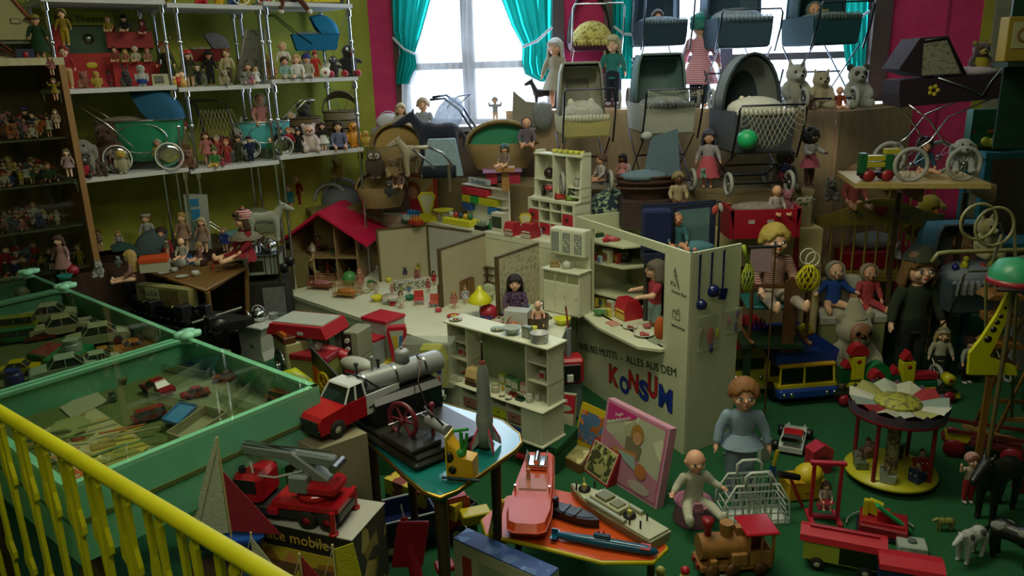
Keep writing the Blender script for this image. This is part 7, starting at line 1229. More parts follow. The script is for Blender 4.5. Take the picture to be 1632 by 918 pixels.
D(641,212,46,'blond doll lying on the golden wicker cradle',Y=4.62,xp='sit',hair='long',hc='b0a078',top='b8b0ac',x8=0);D(677,212,54,'fair curly doll behind the dark horse head',Y=4.68,xp='sit',hair='curly',hc='a89070',top='9aa0a8')
S(700,262,84,'dark blue-black plush horse beside the lace parasol','horse','141a34',Y=4.3,rot=0);S(600,285,48,'brown and white plush owl below the shelf end','owl','4a3626',Y=4.45,c2='c8c4b4',big=False,yx='a88a3a');S(626,282,34,'tan plush lion cub lying beside the owl','cat','a88a58',Y=4.4);S(652,276,40,'standing tan toy deer left of the grey lace','deer','a08458',Y=4.38,rot=PI);S(667,280,62,'white and brown standing plush lamb by the deer','goat','b0a488',Y=4.3,rot=.3);S(622,315,28,'small black and yellow penguin before the wicker basket','penguin','1a1a1c',Y=4.3,yx='b8981c');D(636,300,34,'curly brown-haired doll between penguin and deer',Y=4.42,xp='sit',hair='curly',hc='8a6440',top='8a6a60')
p=Q(706,280,4.2);m=zj(p);T('doll_sack_seat','pale blue quilted baby sack standing before the dark horse','cushion',p,0,[('quilted_front',MK('8fa6b4','7a92a4',.5),B().p([(-34*m,0),(32*m,0),(22*m,58*m),(-20*m,58*m)],-.03,.03,'y')),('dark_roll',CL('141e2c'),B().c((-30*m,-.05,8*m),(22*m,-.05,8*m),10*m))]);p=Q(716,216,4.45);t=T('lace_hood','white openwork lace pram hood with bent chrome handles','pram hood',p,.2,[('lace',MH('a8b4c8'),B().s((0,0,.1),(.075,.05,.12),16,12,(0,.5,0))),('handle_bar',MC('6a7488'),B().t([(-.1,-.02,.2),(-.02,-.02,.205),(.06,-.02,.14),(.16,-.02,-.02)],.007)),('handle_bar',MC('6a7488'),B().t([(-.08,.04,.21),(0,.04,.22),(.09,.04,.15),(.2,.04,-.03)],.007)),('thin_fold_bar',MC('8a94a8'),B().t([(0,.06,.15),(.07,.06,.21),(.14,.06,.22)],.005).t([(.04,.06,.14),(.14,.06,.22)],.004))])
p=Q(700,275,3.98);T('folded_pram','curved pram handle with white grip before the blue baby sack','handle',p,0,[('grip',PL('b8b49c'),B().t([(-.12,0,.13),(-.05,0,.13)],.01)),('bar',zn,B().t([(-.05,0,.13),(.02,0,.1),(.07,0,.03)],.007)),('bar',zn,B().t([(-.13,0,.12),(-.08,0,.08),(-.02,0,.02)],.006)),('base_post',WD('5a5040'),B().c((.05,0,-.1),(.05,0,.04),.01))])  # only the handle of a pram is built, nothing folded
D(790,198,42,'small doll with raised arm against the bright left window',Y=4.7,xp='up',x8=2,hair='short',hc='8a8078',top='a8a8ac');T('window_bench','low grey shelf under the left window holding the raised-arm doll','shelf',zc((Q(760,200,4.72).x,4.74,0)),-.1,[('board',MA('8a8c90'),B().x(-.62,.36,-.1,.08,Q(790,199,4.7).z-.03,Q(790,199,4.7).z-.002)),('support',MA('6a5a50'),B().x(-.6,.34,-.04,.06,0,Q(790,199,4.7).z-.03))])
D(840,235,48,'doll in a grey knitted bonnet behind the cream hutch',Y=4.3,xp='sit',hat='bonnet',xq='6a6278',hair='bald',top='6a6070',x8=1);D(805,266,36,'doll with a turquoise beret and brown braids left of the hutch',Y=4.12,xp='sit',hair='braids',hc='4a2c20',hat='cap',xq='3a8a98',top='8a7a70',rot=-.5);p=Q(805,266,4.12);T('toy_stool','brown stool under the doll with the turquoise beret','stool',zc((p.x,4.12,PZ)),0,[('seat',WD(),B().x(-.05,.05,-.05,.05,p.z-PZ-.02,p.z-PZ)),('leg',WD(),B().x(-.02,.02,-.02,.02,0,p.z-PZ-.02))]);T('pink_table','small pink toy table with a shiny lilac top behind the bins','table',zc((Q(800,290,4.4).x,4.4,PZ)),.1,[('tabletop',G('b48ac0'),B().b((0,0,.08),(.22,.13,.012),.003,(R(8),0,0))),('leg',PL('b83048'),B().x(.02,.1,-.04,.04,0,.07)),('leg',PL('b83048'),B().x(-.09,-.03,-.03,.03,0,.07))])
S(800,318,18,'tiny toy fruit pile in red beside the lilac table','mouse','b03040',Y=4.3,xz='plastic')
p=Q(830,176,4.62);T('wicker_screen','pale wicker pram side leaning beside the small dark poodle','pram hood',p-zc((0,0,.05)),-.1,[('panel',MM('8f8c80','76746a',3),B().p([(-.05,-.02),(.15,-.05),(.18,.08),(.03,.1),(-.04,.16)],-.02,.02,'y')),('folded_net',MH('9aa0a4'),B().s((.13,-.03,.02),(.06,.03,.08),12,8))])
S(868,171,44,'small black poodle silhouette on the box before the window','poodle','16181e',Y=4.74,rot=0);D(886,171,104,'white-haired doll in a pale dress standing on the box',Y=4.7,hair='long',hc='b8b4ac',top='a8a090',xu=(.3,'a8a090'),rot=-.5,x8=1,hi=True);D(976,168,106,'blond long-haired doll in a teal tunic and dark trousers on the box',Y=4.62,hair='long',hc='a8a078',top='2f7f78',tk='jacket',xv='1c2434',xw='a8a4b0',rot=-.35,x8=0,hi=True)
p=P(1105,170,z6)-zc((0,.12,0));zu('doll in a pink and white striped dress with a teal cap, back turned',p,142*zj(p),2.6,hair='short',hc='2a8078',hat='cap',xq='2f8f88',top=ML('d06070','c8b8c0',1.),xu=(.3,ML('d06070','c8b8c0',1.)),xv='3a4a54',hi=True)
for px,py,h,k,c,c2,lb in((1265,174,80,'sitdog','b4b4a8',None,'white upright plush dog with pointed ears, first on the box corner'),(1305,174,66,'cat','b8ac90',None,'cream plush cat holding a small monkey, middle of the box corner'),(1362,172,74,'panda','a4a8a0','2a2c2a','white plush panda-faced seal at the right box corner')):S(px,py,h,lb,k,c,z=z6,c2=c2)
S(1290,176,28,'small brown monkey held by the cream plush cat','monkey','6a4a34',z=z6,c2='b08a68');D(1336,174,36,'small orange-clothed doll between cat and panda plush',z=z6,xp='sit',hair='bald',top='9a4a34',x8=1)
D(1127,300,92,'blue-haired doll in a pink pinafore holding a green bear',z=PZ,hair='long',hc='4a4a60',top='b0a8b0',xu=(.36,'c85a68'),rot=-.25,x8=1,hi=True);S(1120,284,18,'small pale green bear held by the pink pinafore doll','bear','7aa894',Y=3.86)
D(1288,296,88,'black-skinned doll with curly black hair and white blouse, arms out',z=PZ+.02,xp='reach',x8=4,hair='afro',hc='0c0c14',top='a8a4a8',xu='b85a70',hi=True,rot=.4);D(1248,310,48,'dark blue-haired doll with a red collar behind the red cradle',Y=3.84,hair='afro',hc='101a4a',top='8a3048',x8=4,rot=2.8);D(1080,326,52,'monkey-like knitted doll in a cream coat by the navy cot',Y=3.72,xp='sit',x8=5,hair='curly',hc='8a7a58',top='a89a78');D(992,300,54,'doll with long black hair and red checked dress by the wicker cradle',z=PZ,x8=5,hair='long',hc='0c0a10',top=MF('a82a30','b8a0a0',4),xu=MF('a82a30','b8a0a0',4),rot=-.7);D(958,290,44,'brown-haired doll sitting in profile beside the cream hutch',Y=4.,xp='sit',hair='curly',hc='5a4430',top='b0a8a4',rot=-1.2,x8=1)
p=Q(975,350,4.);m=zj(p);T('flowered_cushion','dark blue flowered fabric draped over a doll bed right of the hutch','bedding',p,-.3,[('fabric',MI('142a38','6a7a60',1.6),B().s((0,0,.04),(.14,.12,.12),18,10)),('fabric_side',MI('142a38','6a7a60',1.6),B().x(-.11,.12,-.1,.1,-.12,.06,.03))])
p=Q(1030,315,3.82);m=zj(p);t=zw('dark wicker doll cradle with navy gingham drape and pillow',p,.3,.11,0,c=MM('4a2e24','38221a',3),x4='wicker_cradle',cat='cradle',dpt=.6);GH=MF('7a94a0','122a44',5);B().p([(-.02,.06),(.17,.1),(.15,.33),(.02,.29)],.02,.03,'y').d('gingham_drape',GH,t);B().s((-.02,-.02,.11),(.12,.08,.03),12,8).d('gingham_pillow',GH,t);B().s((0,.02,.3),(.03,.015,.02),8,5).d('white_bow',CL('b0b4b0'),t);B().x(-.13,.13,-.1,.1,-.14,0).d('stand_cover',MM('3c2620','2c1a16',3),t)
p=Q(1220,352,3.64);p.z=PC+.001;m=zj(p);t=zd('red_cradle','red painted doll cradle with small white motifs','cradle',p,0);B().p([(-48*m,0),(48*m,0),(56*m,46*m),(-56*m,46*m)],0,.012,'y').p([(-48*m,0),(48*m,0),(56*m,46*m),(-56*m,46*m)],.16,.172,'y').x(-50*m,50*m,.01,.16,0,.012).d('sides',PL('9a1428'),t);B().p([(0,0),(.17,0),(.17,54*m),(0,48*m)],50*m,56*m,'x').p([(0,0),(.17,0),(.17,50*m),(0,46*m)],-56*m,-50*m,'x').d('end_board',PL('8a1224'),t);B().s((-6*m,.08,46*m),(44*m,.07,8*m),18,8).d('lace_bedding',MH('b0a8a0'),t)
for x in(-22,8):B().x((x-5)*m,(x+5)*m,-.002,0,24*m,30*m).d('white_motif',PL('b0a0a0'),t)
zu('baby doll head on the lace bedding of the red cradle',p+zc((22*m,.06,34*m)),48*m,.2,xp='sit',x8=1,hair='bald',top='b8a8a8');zy('pink gingham mouse leaning in the red cradle',p+zc((42*m,.08,36*m)),40*m,'mouse','a85a70',rot=.2)
S(1161,360,46,'yellow plush lion with thick mane on the drawer platform','lion','a87a38',z=PC,c2='c8a010',rot=-.2);S(1196,362,34,'small brown lion on a red and blue toy base','lion','8a5a30',z=PC,rot=.1);D(1216,362,38,'rubber baby figure on all fours on the drawer platform',z=PC,xp='sit',hair='bald',top=None,x8=0,x4='rubber_figure');D(1240,362,40,'rubber girl figure in red and white on the drawer platform',z=PC,xp='sit',hair='short',hc='a87048',top='b85a50',xu='9ab0b8',x4='rubber_figure');S(1262,356,30,'small tan plush bear beside the rubber girl figure','bear','8a7440',z=PC);T('red_toy_base','red and blue striped toy base under the small brown lion','toy',P(1198,364,PC),0,[('base',PL('a01c28'),B().x(-.045,.045,-.03,0,0,.012)),('blue_stripe',PL('1c2a7a'),B().x(-.03,.03,-.032,-.03,0,.012))])
S(1280,330,27,'cream and dark patched plush badger beside the cot','badger','9a9478',Y=3.7,yv='2a2620',rot=PI);S(1322,320,40,'black and white plush dog lying behind the badger','sitdog','2a2a26',Y=3.85);D(1250,300,60,'grey-green fur cushion figure below the black-haired doll',Y=3.95,xp='sit',x8=5,hair='afro',hc='5a5a4c',top=MG('5a5a4c'),xv=MG('5a5a4c'),x4='fur_doll')
p=Q(1088,402,3.42);m=zj(p);t=zd('navy_cot','navy canopied doll cot with pale blue lining and a baby','cot',p,0);B().p([(-62*m,0),(58*m,0),(58*m,78*m),(-14*m,74*m),(-62*m,74*m)],.08,.09,'y').d('back_panel',CL('1a2444'),t);B().t([(-14*m,0,0),(-16*m,0,72*m),(56*m,0,80*m),(56*m,0,0)],.006).d('frame',CL('101828'),t);B().p([(-4*m,6*m),(48*m,6*m),(48*m,66*m),(-4*m,62*m)],.076,.08,'y').d('lining',CL('5a7a7c'),t);B().x(-62*m,-16*m,0,.09,0,68*m,.01).d('navy_side',CL('101c4a'),t);B().x(-62*m,58*m,-.02,.09,-.04,0).d('base_board',CL('1a2444'),t);B().s((20*m,.03,4*m),(34*m,.05,12*m),14,8).d('blue_blanket',CL('4a7a84'),t)
for sx in(-55,50):B().c((sx*m,.04,-p.z),(sx*m,.04,-.04),.012).d('leg',WD('3a3a3a'),t)
zu('brown-faced baby doll under the navy cot canopy',p+zc((-8*m,.03,4*m)),60*m,0,xp='sit',x8=3,hair='bald',top='3a7078');T('butterfly_bow','coral and white bow on the navy cot corner','bow',p+zc((52*m,-.01,64*m)),0,[('wing',PL('b84a40'),B().s((-.012,0,.01),(.015,.005,.022),10,6,(0,.3,0))),('wing',CL('b8b4ac'),B().s((.014,0,.02),(.01,.005,.022),10,6,(0,-.3,0)))])
for i,(x,c,n_)in enumerate(((-10,'a02c30','red'),(4,'b8b83a','yellow-green'),(18,'c8787a','pink'))):zr('toy_fruit','%s small bead ball on the navy cot front edge'%n_,p+zc((x*m,-.01,0)),9*m,c,c)
T('yellow_board','yellow cardboard piece behind the play shop stand','board',km@zc((.22,.33,.74)),jb,[('board',PL('b8a81c'),B().x(-.03,.06,0,.004,0,.16)),('support',WD('4a3a20'),B().x(-.02,.05,.004,.02,-.74,.05))])
def q9(t,xs,y,r,c='1a1a1a',hub='c8c8b8',w=.4):
 for x in xs:
  for s in(-1,1):
   o=B().l([(r*.45,-r*w),(r*.9,-r*w),(r,-r*w*.6),(r,r*w*.6),(r*.9,r*w),(r*.45,r*w)],ax='y',n=18).d('wheel',MR_(c),t,loc=(x,s*y,r));B().l([(0,-r*w*.8),(r*.45,-r*w*.9),(r*.45,r*w*.9),(0,r*w*.8)],ax='y',n=12).d('hub',PL(hub),o)
qy=.6
tp=[P(x,y,qy)for x,y in((575,690),(566,672),(575,650),(640,622),(800,668),(828,690),(831,703),(820,716),(728,780),(702,790),(676,782),(640,752))]
kg=sum(tp,zc())/len(tp);tq=[(p.x-kg.x,p.y-kg.y)for p in tp];t=zd('side_table','rounded green-blue topped table with gold edge carrying the steam engine','table',(kg.x,kg.y,0))
B().p(tq,qy-.016,qy-.002).d('table_top',MP('146a4c','1f6a8a',.25),t);B().t([(x,y,qy-.006)for x,y in tq],.006,6,True).d('edge_trim',MC('a8863a'),t)
for x,y in(tq[0],tq[4],tq[9],tq[3]):B().c((x*.85,y*.85,0),(x*.88,y*.88,qy-.016),.011,.018,10).d('leg',WD('3a2818'),t)
def qb(px,py,z=qy):return P(px,py,z)
p=qb(668,700);e=(qb(700,745)-qb(582,672));ea=math.atan2(e.y,e.x);IR=PL('24241f');q8=PL('8a8e90');MR=PL('6a1c28')
s=zd('steam_engine','black and silver model steam engine with a dark red flywheel','steam engine',(qb(700,745)+qb(582,672))/2+zc((.045,.06,0)),ea)
L=e.length;dpt=(qb(775,705)-qb(700,745)).length*1.5
B().x(-L*.5,L*.5,-dpt*.5,dpt*.5,0,.022,.008).x(-L*.48,L*.48,-dpt*.46,dpt*.46,.022,.034,.004).d('base_plate',IR,s)
bl=B();bl.p([(-L*.47,.034),(-L*.47,.1),(-L*.42,.115),(-L*.16,.115),(-L*.11,.1),(-L*.11,.034)],-dpt*.4,dpt*.44,'y');bl.d('firebox',PL('15161a'),s)
EM=ze.Translation(s.location)@ze.Rotation(ea,4,'Z');EI=EM.inverted()
jz=-L*.29;j9=.148;j5=.034
bo=B();bo.l([(0,-.165),(.03,-.16),(j5,-.15),(j5,.145),(.03,.158),(0,.162)],(jz,0,j9),24,'y');bo.d('boiler',q8,s)
for x in(-.11,-.01,.09):B().l([(j5+.0015,-.003),(j5+.0015,.003)],(jz,x,j9),24,'y').d('boiler_band',zn,s)
B().l([(0,0),(.022,0),(.022,.03),(.018,.036),(0,.04)],(jz,.03,j9+j5-.004),16).d('steam_dome',q8,s);B().s((jz,.03,j9+j5+.038),.005,8,5).d('dome_knob',q8,s)
for x,h in((-.12,.028),(-.07,.034),(-.05,.022)):B().c((jz,x,j9+j5-.003),(jz,x,j9+j5+h),.004,n=8).s((jz,x,j9+j5+h),.007,8,5).d('valve',IR if h<.03 else q8,s)
B().t([(jz,.08,j9+j5),(jz+.04,.07,j9+j5),(jz+.06,.04,j9-.02),(.11,-.03,.1)],.0025,6).d('steam_pipe',MC('4a3c34'),s)
fw=B();fw.a((0,0,0),.048,0,2*PI,.0065,'y',28,8);fo=fw.d('flywheel',MR,s,loc=(.06,-.085,.088),rot=(0,0,.25));kz=B()
for k in x9(6):kz.c((0,0,0),(.045*Co(k*PI/3),0,.045*Si(k*PI/3)),.004,.003,6)
kz.l([(0,-.012),(.009,-.012),(.009,.012),(0,.012)],ax='y',n=12);kz.d('spokes',MR,fo);B().c((.06,-.13,.088),(.06,0,.088),.004).d('axle',zn,s)
B().x(.02,.16,-.13,-.03,.034,.05,.003).d('engine_bed',IR,s);B().c((.1,-.03,.085),(.19,-.03,.085),.015,n=14).d('cylinder',q8,s);B().c((.06,-.03,.088),(.11,-.03,.085),.004).d('piston_rod',zn,s);B().c((.12,-.03,.045),(.12,-.03,.13),.005).s((.12,-.03,.135),.009,8,6).d('governor',MR,s);B().t([(.09,-.03,.12),(.13,-.06,.14),(.17,-.05,.12),(.18,-.03,.09)],.003).d('steam_pipe',IR,s)
rp=qb(774,714);m=zj(rp);GR=PL('858c88')
t=T('toy_rocket','grey metal toy space rocket with red-edged fins standing on the table','rocket',rp,.2,[('body',GR,B().l([(0,6*m),(12*m,6*m),(12.5*m,36*m),(13.5*m,48*m),(12*m,58*m),(11*m,100*m),(8.5*m,134*m),(5*m,144*m)],n=20)),('band',PL('8c9088'),B().l([(13.7*m,46*m),(13.9*m,50*m),(12.8*m,58*m)],n=20)),('nose_collar',PL('8a3a28'),B().l([(5.2*m,143*m),(5*m,148*m),(2*m,150*m)],n=12)),('nose_rod',MC('6a5040'),B().c((0,0,148*m),(0,0,180*m),2*m,1*m)),('nozzle',zi,B().l([(7*m,0),(9*m,6*m),(0,8*m)],n=14))])
for k in x9(4):
 a=k*PI/2+.3;f=B().p([(11*m,38*m),(26*m,10*m),(27*m,-0*m),(12*m,12*m)],-.0015,.0015,'y').d('fin',PL('a8aca8'),t,rot=(0,0,a));B().t([(12*m,0,38*m),(26*m,0,11*m),(27*m,0,1*m)],.0028,5).d('fin_edge',PL('c0284a'),f)
t=T('toy_crane','yellow toy crane cabin with green gear figure at the table front','toy machine',qb(738,757),-.3,[('body',PL('c89a1c'),B().p([(-.03,0),(.035,0),(.035,.055),(-0,.06),(-.03,.1)],-.022,.022,'y')),('side_plate',PL('c8b020'),B().x(-.034,-.03,-.028,.028,0,.115)),('gear',zi,B().l([(0,0),(.014,0),(.014,.004),(0,.004)],(-.028,-.026,.06),12,'y').l([(0,0),(.01,0),(.01,.004),(0,.004)],(-.018,-.026,.025),12,'y')),('green_mechanism',PL('2a8a3a'),B().c((0,0,.06),(0,0,.12),.005).c((-.02,0,.12),(.02,0,.13),.004).c((.008,0,.06),(.016,0,.12),.004).s((0,-.01,.066),.012,8,5)),('bumper_bar',PL('1a3a4a'),B().c((-.045,-.03,.004),(.055,-.03,.008),.004))])
qx=.655;q=[P(x,y,qx)for x,y in((447,690),(505,718),(585,690),(530,660))];c=sum(q,zc())/4;t=zd('cardboard_box','grey-brown cardboard box under the red and white pickup truck','box',(c.x,c.y,0));xe=MB_('8a8468','7a745c');B().p([(v.x-c.x,v.y-c.y)for v in q],.28,qx).d('box',xe,t);B().p([((v.x-c.x)*.9+.02,(v.y-c.y)*.9)for v in q],0,.28).d('lower_box',MB_('6a664c'),t);B().x(.03,.09,-.02,.05,qx-.1,qx-.02).d('flap',xe,t)
pa=P(514,693,qx);pb=P(600,652,qx);d=pb-pa;pr=math.atan2(d.y,d.x);L=.34
t=zd('toy_pickup','large toy pickup truck, red front half and white cab and bed','toy truck',pa+d.normalized()*.1,pr,.84);RD,WH=G('a81820'),G('c8cccc')
B().p([(-.17,.03),(-.172,.075),(-.16,.088),(-.055,.098),(-.05,.03)],-.062,.062,'y').p([(-.05,.03),(-.05,.098),(.02,.098),(.02,.03)],-.062,.062,'y').d('front_body',RD,t);B().p([(.02,.03),(.02,.098),(.17,.092),(.17,.03)],-.061,-.054,'y').p([(.02,.03),(.02,.098),(.17,.092),(.17,.03)],.054,.061,'y').x(.02,.17,-.055,.055,.03,.045).x(.165,.17,-.06,.06,.03,.092).d('bed',WH,t)
b=B();(lambda R0,R1:b.lo([R0,R1],sm=False))([(-.065,-.058,.098),(.025,-.058,.098),(.025,.058,.098),(-.065,.058,.098)],[(-.035,-.047,.142),(.02,-.047,.142),(.02,.047,.142),(-.035,.047,.142)]);b.d('cab_glass',G('1c2220'),t);B().x(-.04,.024,-.052,.052,.14,.15,.005).d('cab_roof',WH,t)
b=B();[b.c((x0,s*.058,.098),(x1,s*.049,.142),.004,n=5)for s in(-1,1)for x0,x1 in((-.065,-.036),(.022,.019),(-.02,-.012))];b.d('pillars',WH,t);B().t([(.03,-.05,.098),(.035,-.045,.15),(.035,.045,.15),(.03,.05,.098)],.004).c((.035,-.045,.15),(.09,-.05,.098),.003).c((.035,.045,.15),(.09,.05,.098),.003).d('roll_bar',zi,t)
B().x(-.178,-.168,-.06,.06,.03,.05,.003).d('bumper',zi,t);B().x(-.174,-.17,-.05,.05,.052,.075).d('grille',PL('2a2c2c'),t);B().x(.03,.1,-.062,-.06,.05,.056).d('side_stripe',zi,t);q9(t,(-.105,.12),.055,.031)
BZ=.52;bp=[P(x,y,BZ)for x,y in((404,828),(560,862),(612,803),(470,782))];c=sum(bp,zc())/4;t=zd('toy_box','printed toy box lettered "mobile" under the red fire crane','box',(c.x,c.y,0));B().p([(v.x-c.x,v.y-c.y)for v in bp],BZ-.26,BZ).d('box',MD('3a3c34','8a7a3a',.5),t);B().p([((v.x-c.x)*1.02,(v.y-c.y)*1.02)for v in bp],BZ,BZ+.003).d('box_lid',MB_('a8a8a0'),t);B().p([((v.x-c.x)*.9,(v.y-c.y)*.9)for v in bp],0,BZ-.26).d('support_crate',WD('4a3820'),t)
fa=bp[1]-bp[0];fl=fa.length;an=math.atan2(fa.y,fa.x);f0_=bp[0]-zc((c.x,c.y,0));mf=ze.Translation(f0_)@ze.Rotation(an,4,'Z')
for nm,m_,bb in(('header_band',PL('1c1e1c'),B().x(0,fl,-.003,-.0005,-.055,-.002)),('picture',MD('b0a030','9a6a2a',.4),B().x(.02,fl-.02,-.003,-.0005,-.24,-.06))):bb.m=ze.Identity(4);bb.v=[mf@v for v in bb.v];bb.d(nm,m_,t)
for s_,sz,x,c_ in(('ace mobile',.042,.13,'c8a83a'),('für Kinderzimmer',.016,.235,'a8a894')):jj(s_,sz,PL(c_),t,mf@zc((x,-.0035,-.028)),(R(90),0,an),.0003)
fp=P(480,822,BZ+.003);fa_=an+.12;t=zd('toy_fire_crane','red toy fire engine with a grey telescopic crane arm','toy truck',fp,fa_);RC=G('a01822');GY=PL('6a7470')
B().x(-.15,.13,-.045,.045,.02,.045,.004).d('chassis',PL('26282a'),t);B().x(-.155,-.075,-.05,.05,.045,.125,.012).d('cab',RC,t);B().x(-.158,-.155,-.04,.04,.08,.115).x(-.145,-.085,-.0515,-.05,.08,.115).x(-.145,-.085,.05,.0515,.08,.115).d('cab_windows',zi,t);B().c((-.13,-.03,.125),(-.13,-.03,.14),.008).c((-.13,.03,.125),(-.13,.03,.14),.008).d('beacon',PL('18222a'),t)
B().x(-.05,.13,-.05,.05,.045,.066,.004).x(-.06,-.03,-.055,.055,.03,.05,.003).d('rear_deck',RC,t);B().l([(0,.066),(.045,.066),(.045,.082),(0,.085)],(.05,0,0),20).d('turntable',RC,t);B().x(.03,.12,-.04,.04,.082,.115,.01).d('crane_house',RC,t);B().x(0,.05,-.045,0,.09,.135,.004).d('operator_basket',GY,t)
ar=B();ar.b((-.05,0,.172),(.32,.026,.024),.003,(0,R(3),0));ar.b((.04,0,.14),(.12,.035,.032),.004,(0,R(35),0));ar.d('crane_arm',GY,t);B().b((-.06,0,.182),(.2,.018,.012),.002,(0,R(6),0)).c((-.13,0,.19),(.1,0,.19),.003).d('inner_boom',MC('8a9490'),t);B().t([(-.11,-.02,.15),(-.1,-.03,.12),(-.04,-.03,.12),(.03,-.02,.14)],.003).d('hose',PL('a8aca0'),t);B().c((-.205,-.02,.178),(-.205,.02,.178),.009).d('pulley',zn,t);B().c((.115,-.025,.155),(.115,.025,.155),.012).d('pulley',zn,t)
q9(t,(-.115,.045,.1),.045,.024,hub='8a1c24');
for s in(-1,1):B().c((.12,s*.06,0),(.12,s*.06,.06),.007).l([(0,0),(.012,0),(.012,.005),(0,.005)],(.12,s*.06,0),10).d('outrigger',RC,t)
def z9(lb,px,py,h,z,hull,sails,rot):
 p=P(px,py,z);m=zj(p);t=zd('toy_sailboat',lb,'toy boat',p,rot);H_=h*m;b=B()
 b.lo([[(x*k,y*k2*(1 if 1 else 1),zz)for x,y in[(-.3,0),(-.2,-.07),(0,-.09),(.22,-.07),(.26,0),(.22,.07),(0,.09),(-.2,.07)]]for zz,k,k2 in((0,.75*H_,.4*H_),(.08*H_,.95*H_,.9*H_),(.12*H_,1.*H_,1.*H_))]);b.d('hull',PL(hull),t);B().c((0,0,.1*H_),(0,0,H_),.0028,n=6).d('mast',WD('b8a878'),t)
 for i,(c,pp)in enumerate(sails):
  pl=[(x*H_,.004*(i+1)*(-1)**i,y*H_)for x,y in pp];n=len(pl);B().add([(x,y-.0012,z_)for x,y,z_ in pl]+[(x,y+.0012,z_)for x,y,z_ in pl],[list(x9(n)),list(x9(2*n-1,n-1,-1))]+[(i_,i_+n,(i_+1)%n+n,(i_+1)%n)for i_ in x9(n)]).d('sail',CL(c),t)
 B().c((-.28*H_,0,.12*H_),(0,0,.95*H_),.0012,n=4).d('stay_line',MQ('b8b8a0'),t);return t
z9('large toy sailboat with white mainsail, red jib and blue hull',372,878,200,.48,'1a4a9a',[('b0b8a4',[(-.02,.99),(-.34,.14),(-.02,.16)]),('8a1c2c',[(.02,.72),(.02,.2),(.4,.14)])],.05)
z9('small toy sailboat with blue and white sails before the printed box',415,960,128,.42,'1c4a80',[('1c5a90',[(-.01,.7),(-.3,.1),(-.01,.15)]),('a8a890',[(0,.98),(.01,.15),(.45,.12)])],.1)
z9('small toy sailboat with a red sail and yellow jib',487,965,96,.42,'6a2a1c',[('8a1c24',[(0,.95),(0,.12),(.52,.1)]),('a8a020',[(-.02,.75),(-.4,.12),(-.02,.12)])],.1);z9('small toy sailboat with a yellow sail at the box right side',540,965,112,.42,'8a6a20',[('a8a41c',[(0,.9),(0,.12),(.4,.12),(.28,.98)])],.1)
T('support_shelf','dark wooden shelf under the toy sailboats','shelf',P(420,900,.42)-zc((0,0,.42)),an,[('board',WD('4a3a24'),B().x(-.16,.22,-.1,.03,.4,.42)),('leg',WD('3a2a18'),B().x(-.15,-.12,-.08,.02,0,.4)),('leg',WD('3a2a18'),B().x(.18,.21,-.08,.02,0,.4))])
def q3(lb,p,L,rot,cabc,bedc,yu,x4='toy_truck',rails=None,glass='1a2422'):
 t=zd(x4,lb,'toy truck',p,rot,L);w=.21
 B().x(-.45,.5,-w*.7,w*.7,.08,.14).d('chassis',PL('1c1e20'),t);B().p([(-.5,.1),(-.5,.3),(-.46,.5),(-.18,.5),(-.18,.1)],-w,w,'y').d('cab',PL(cabc),t);B().p([(-.505,.31),(-.475,.46),(-.47,.46),(-.47,.31)],-w*.85,w*.85,'y').x(-.42,-.24,-w-.004,w+.004,.31,.45).d('windows',G(glass),t)
 b=B();x0,x1,z0,z1=-.15,.5,.16,.4;b.x(x0,x1,-w,w,z0,z0+.02);b.x(x0,x1,-w,-w+.02,z0,z1);b.x(x0,x1,w-.02,w,z0,z1);b.x(x0,x0+.02,-w,w,z0,z1+.04);b.x(x1-.02,x1,-w,w,z0,z1);b.d('dump_bed',PL(bedc),t);B().x(x0+.02,x1-.02,-w+.02,w-.02,z0+.02,z0+.06).d('bed_lining',PL(yu),t)
 if rails:B().t([(x0,-w,z1),(x1,-w,z1),(x1,w,z1),(x0,w,z1)],.012,6,True).d('bed_rim',PL(rails),t)
 q9(t,(-.34,.3),w*.85,.1);return t
q3('red toy truck with dark blue bed and pale rim under the table',P(665,862,0),.36,-2.75,'9a1824','1a2a50','0a1444',rails='8a9490');jg('display_box','open black-edged yellow toy box with a printed front under the table',pts(.1,(612,762),(735,815),(760,795),(645,735)),0,.09,PL('1c1c14'),'box',yu=PL('c8b820'))
T('toy_car_box','long yellow toy packaging lying under the table','box',P(680,800,.1),.95-1.6,[('box',MD('c0a820','7a2a18',.5),B().x(-.17,.17,-.04,.04,0,.06)),('window',G('7a2430'),B().x(.08,.15,-.03,.03,.06,.062))]);q3('yellow toy tipper truck seen behind the cardboard box',P(605,735,0),.22,1.2,'b8b81c','c8c420','b8b41c')
T('toy_plane','red toy aeroplane leaning on its nose under the table front','toy plane',P(665,925,.05),.3,[('fuselage',PL('a81c30'),B().c((0,0,0),(-.02,.05,.2),.022,.012)),('wing',PL('a81c30'),B().b((-.01,.02,.12),(.1,.01,.16),.004,(0,.2,0))),('tail',PL('a01828'),B().b((.09,0,.03),(.06,.05,.02),.004)),('propeller_shaft',PL('c8c8c0'),B().c((-.02,.05,.2),(-.025,.06,.24),.003))])
q0,q1=P(722,858,.22),P(868,925,.22);d=q1-q0;aa=math.atan2(d.y,d.x);LL=d.length
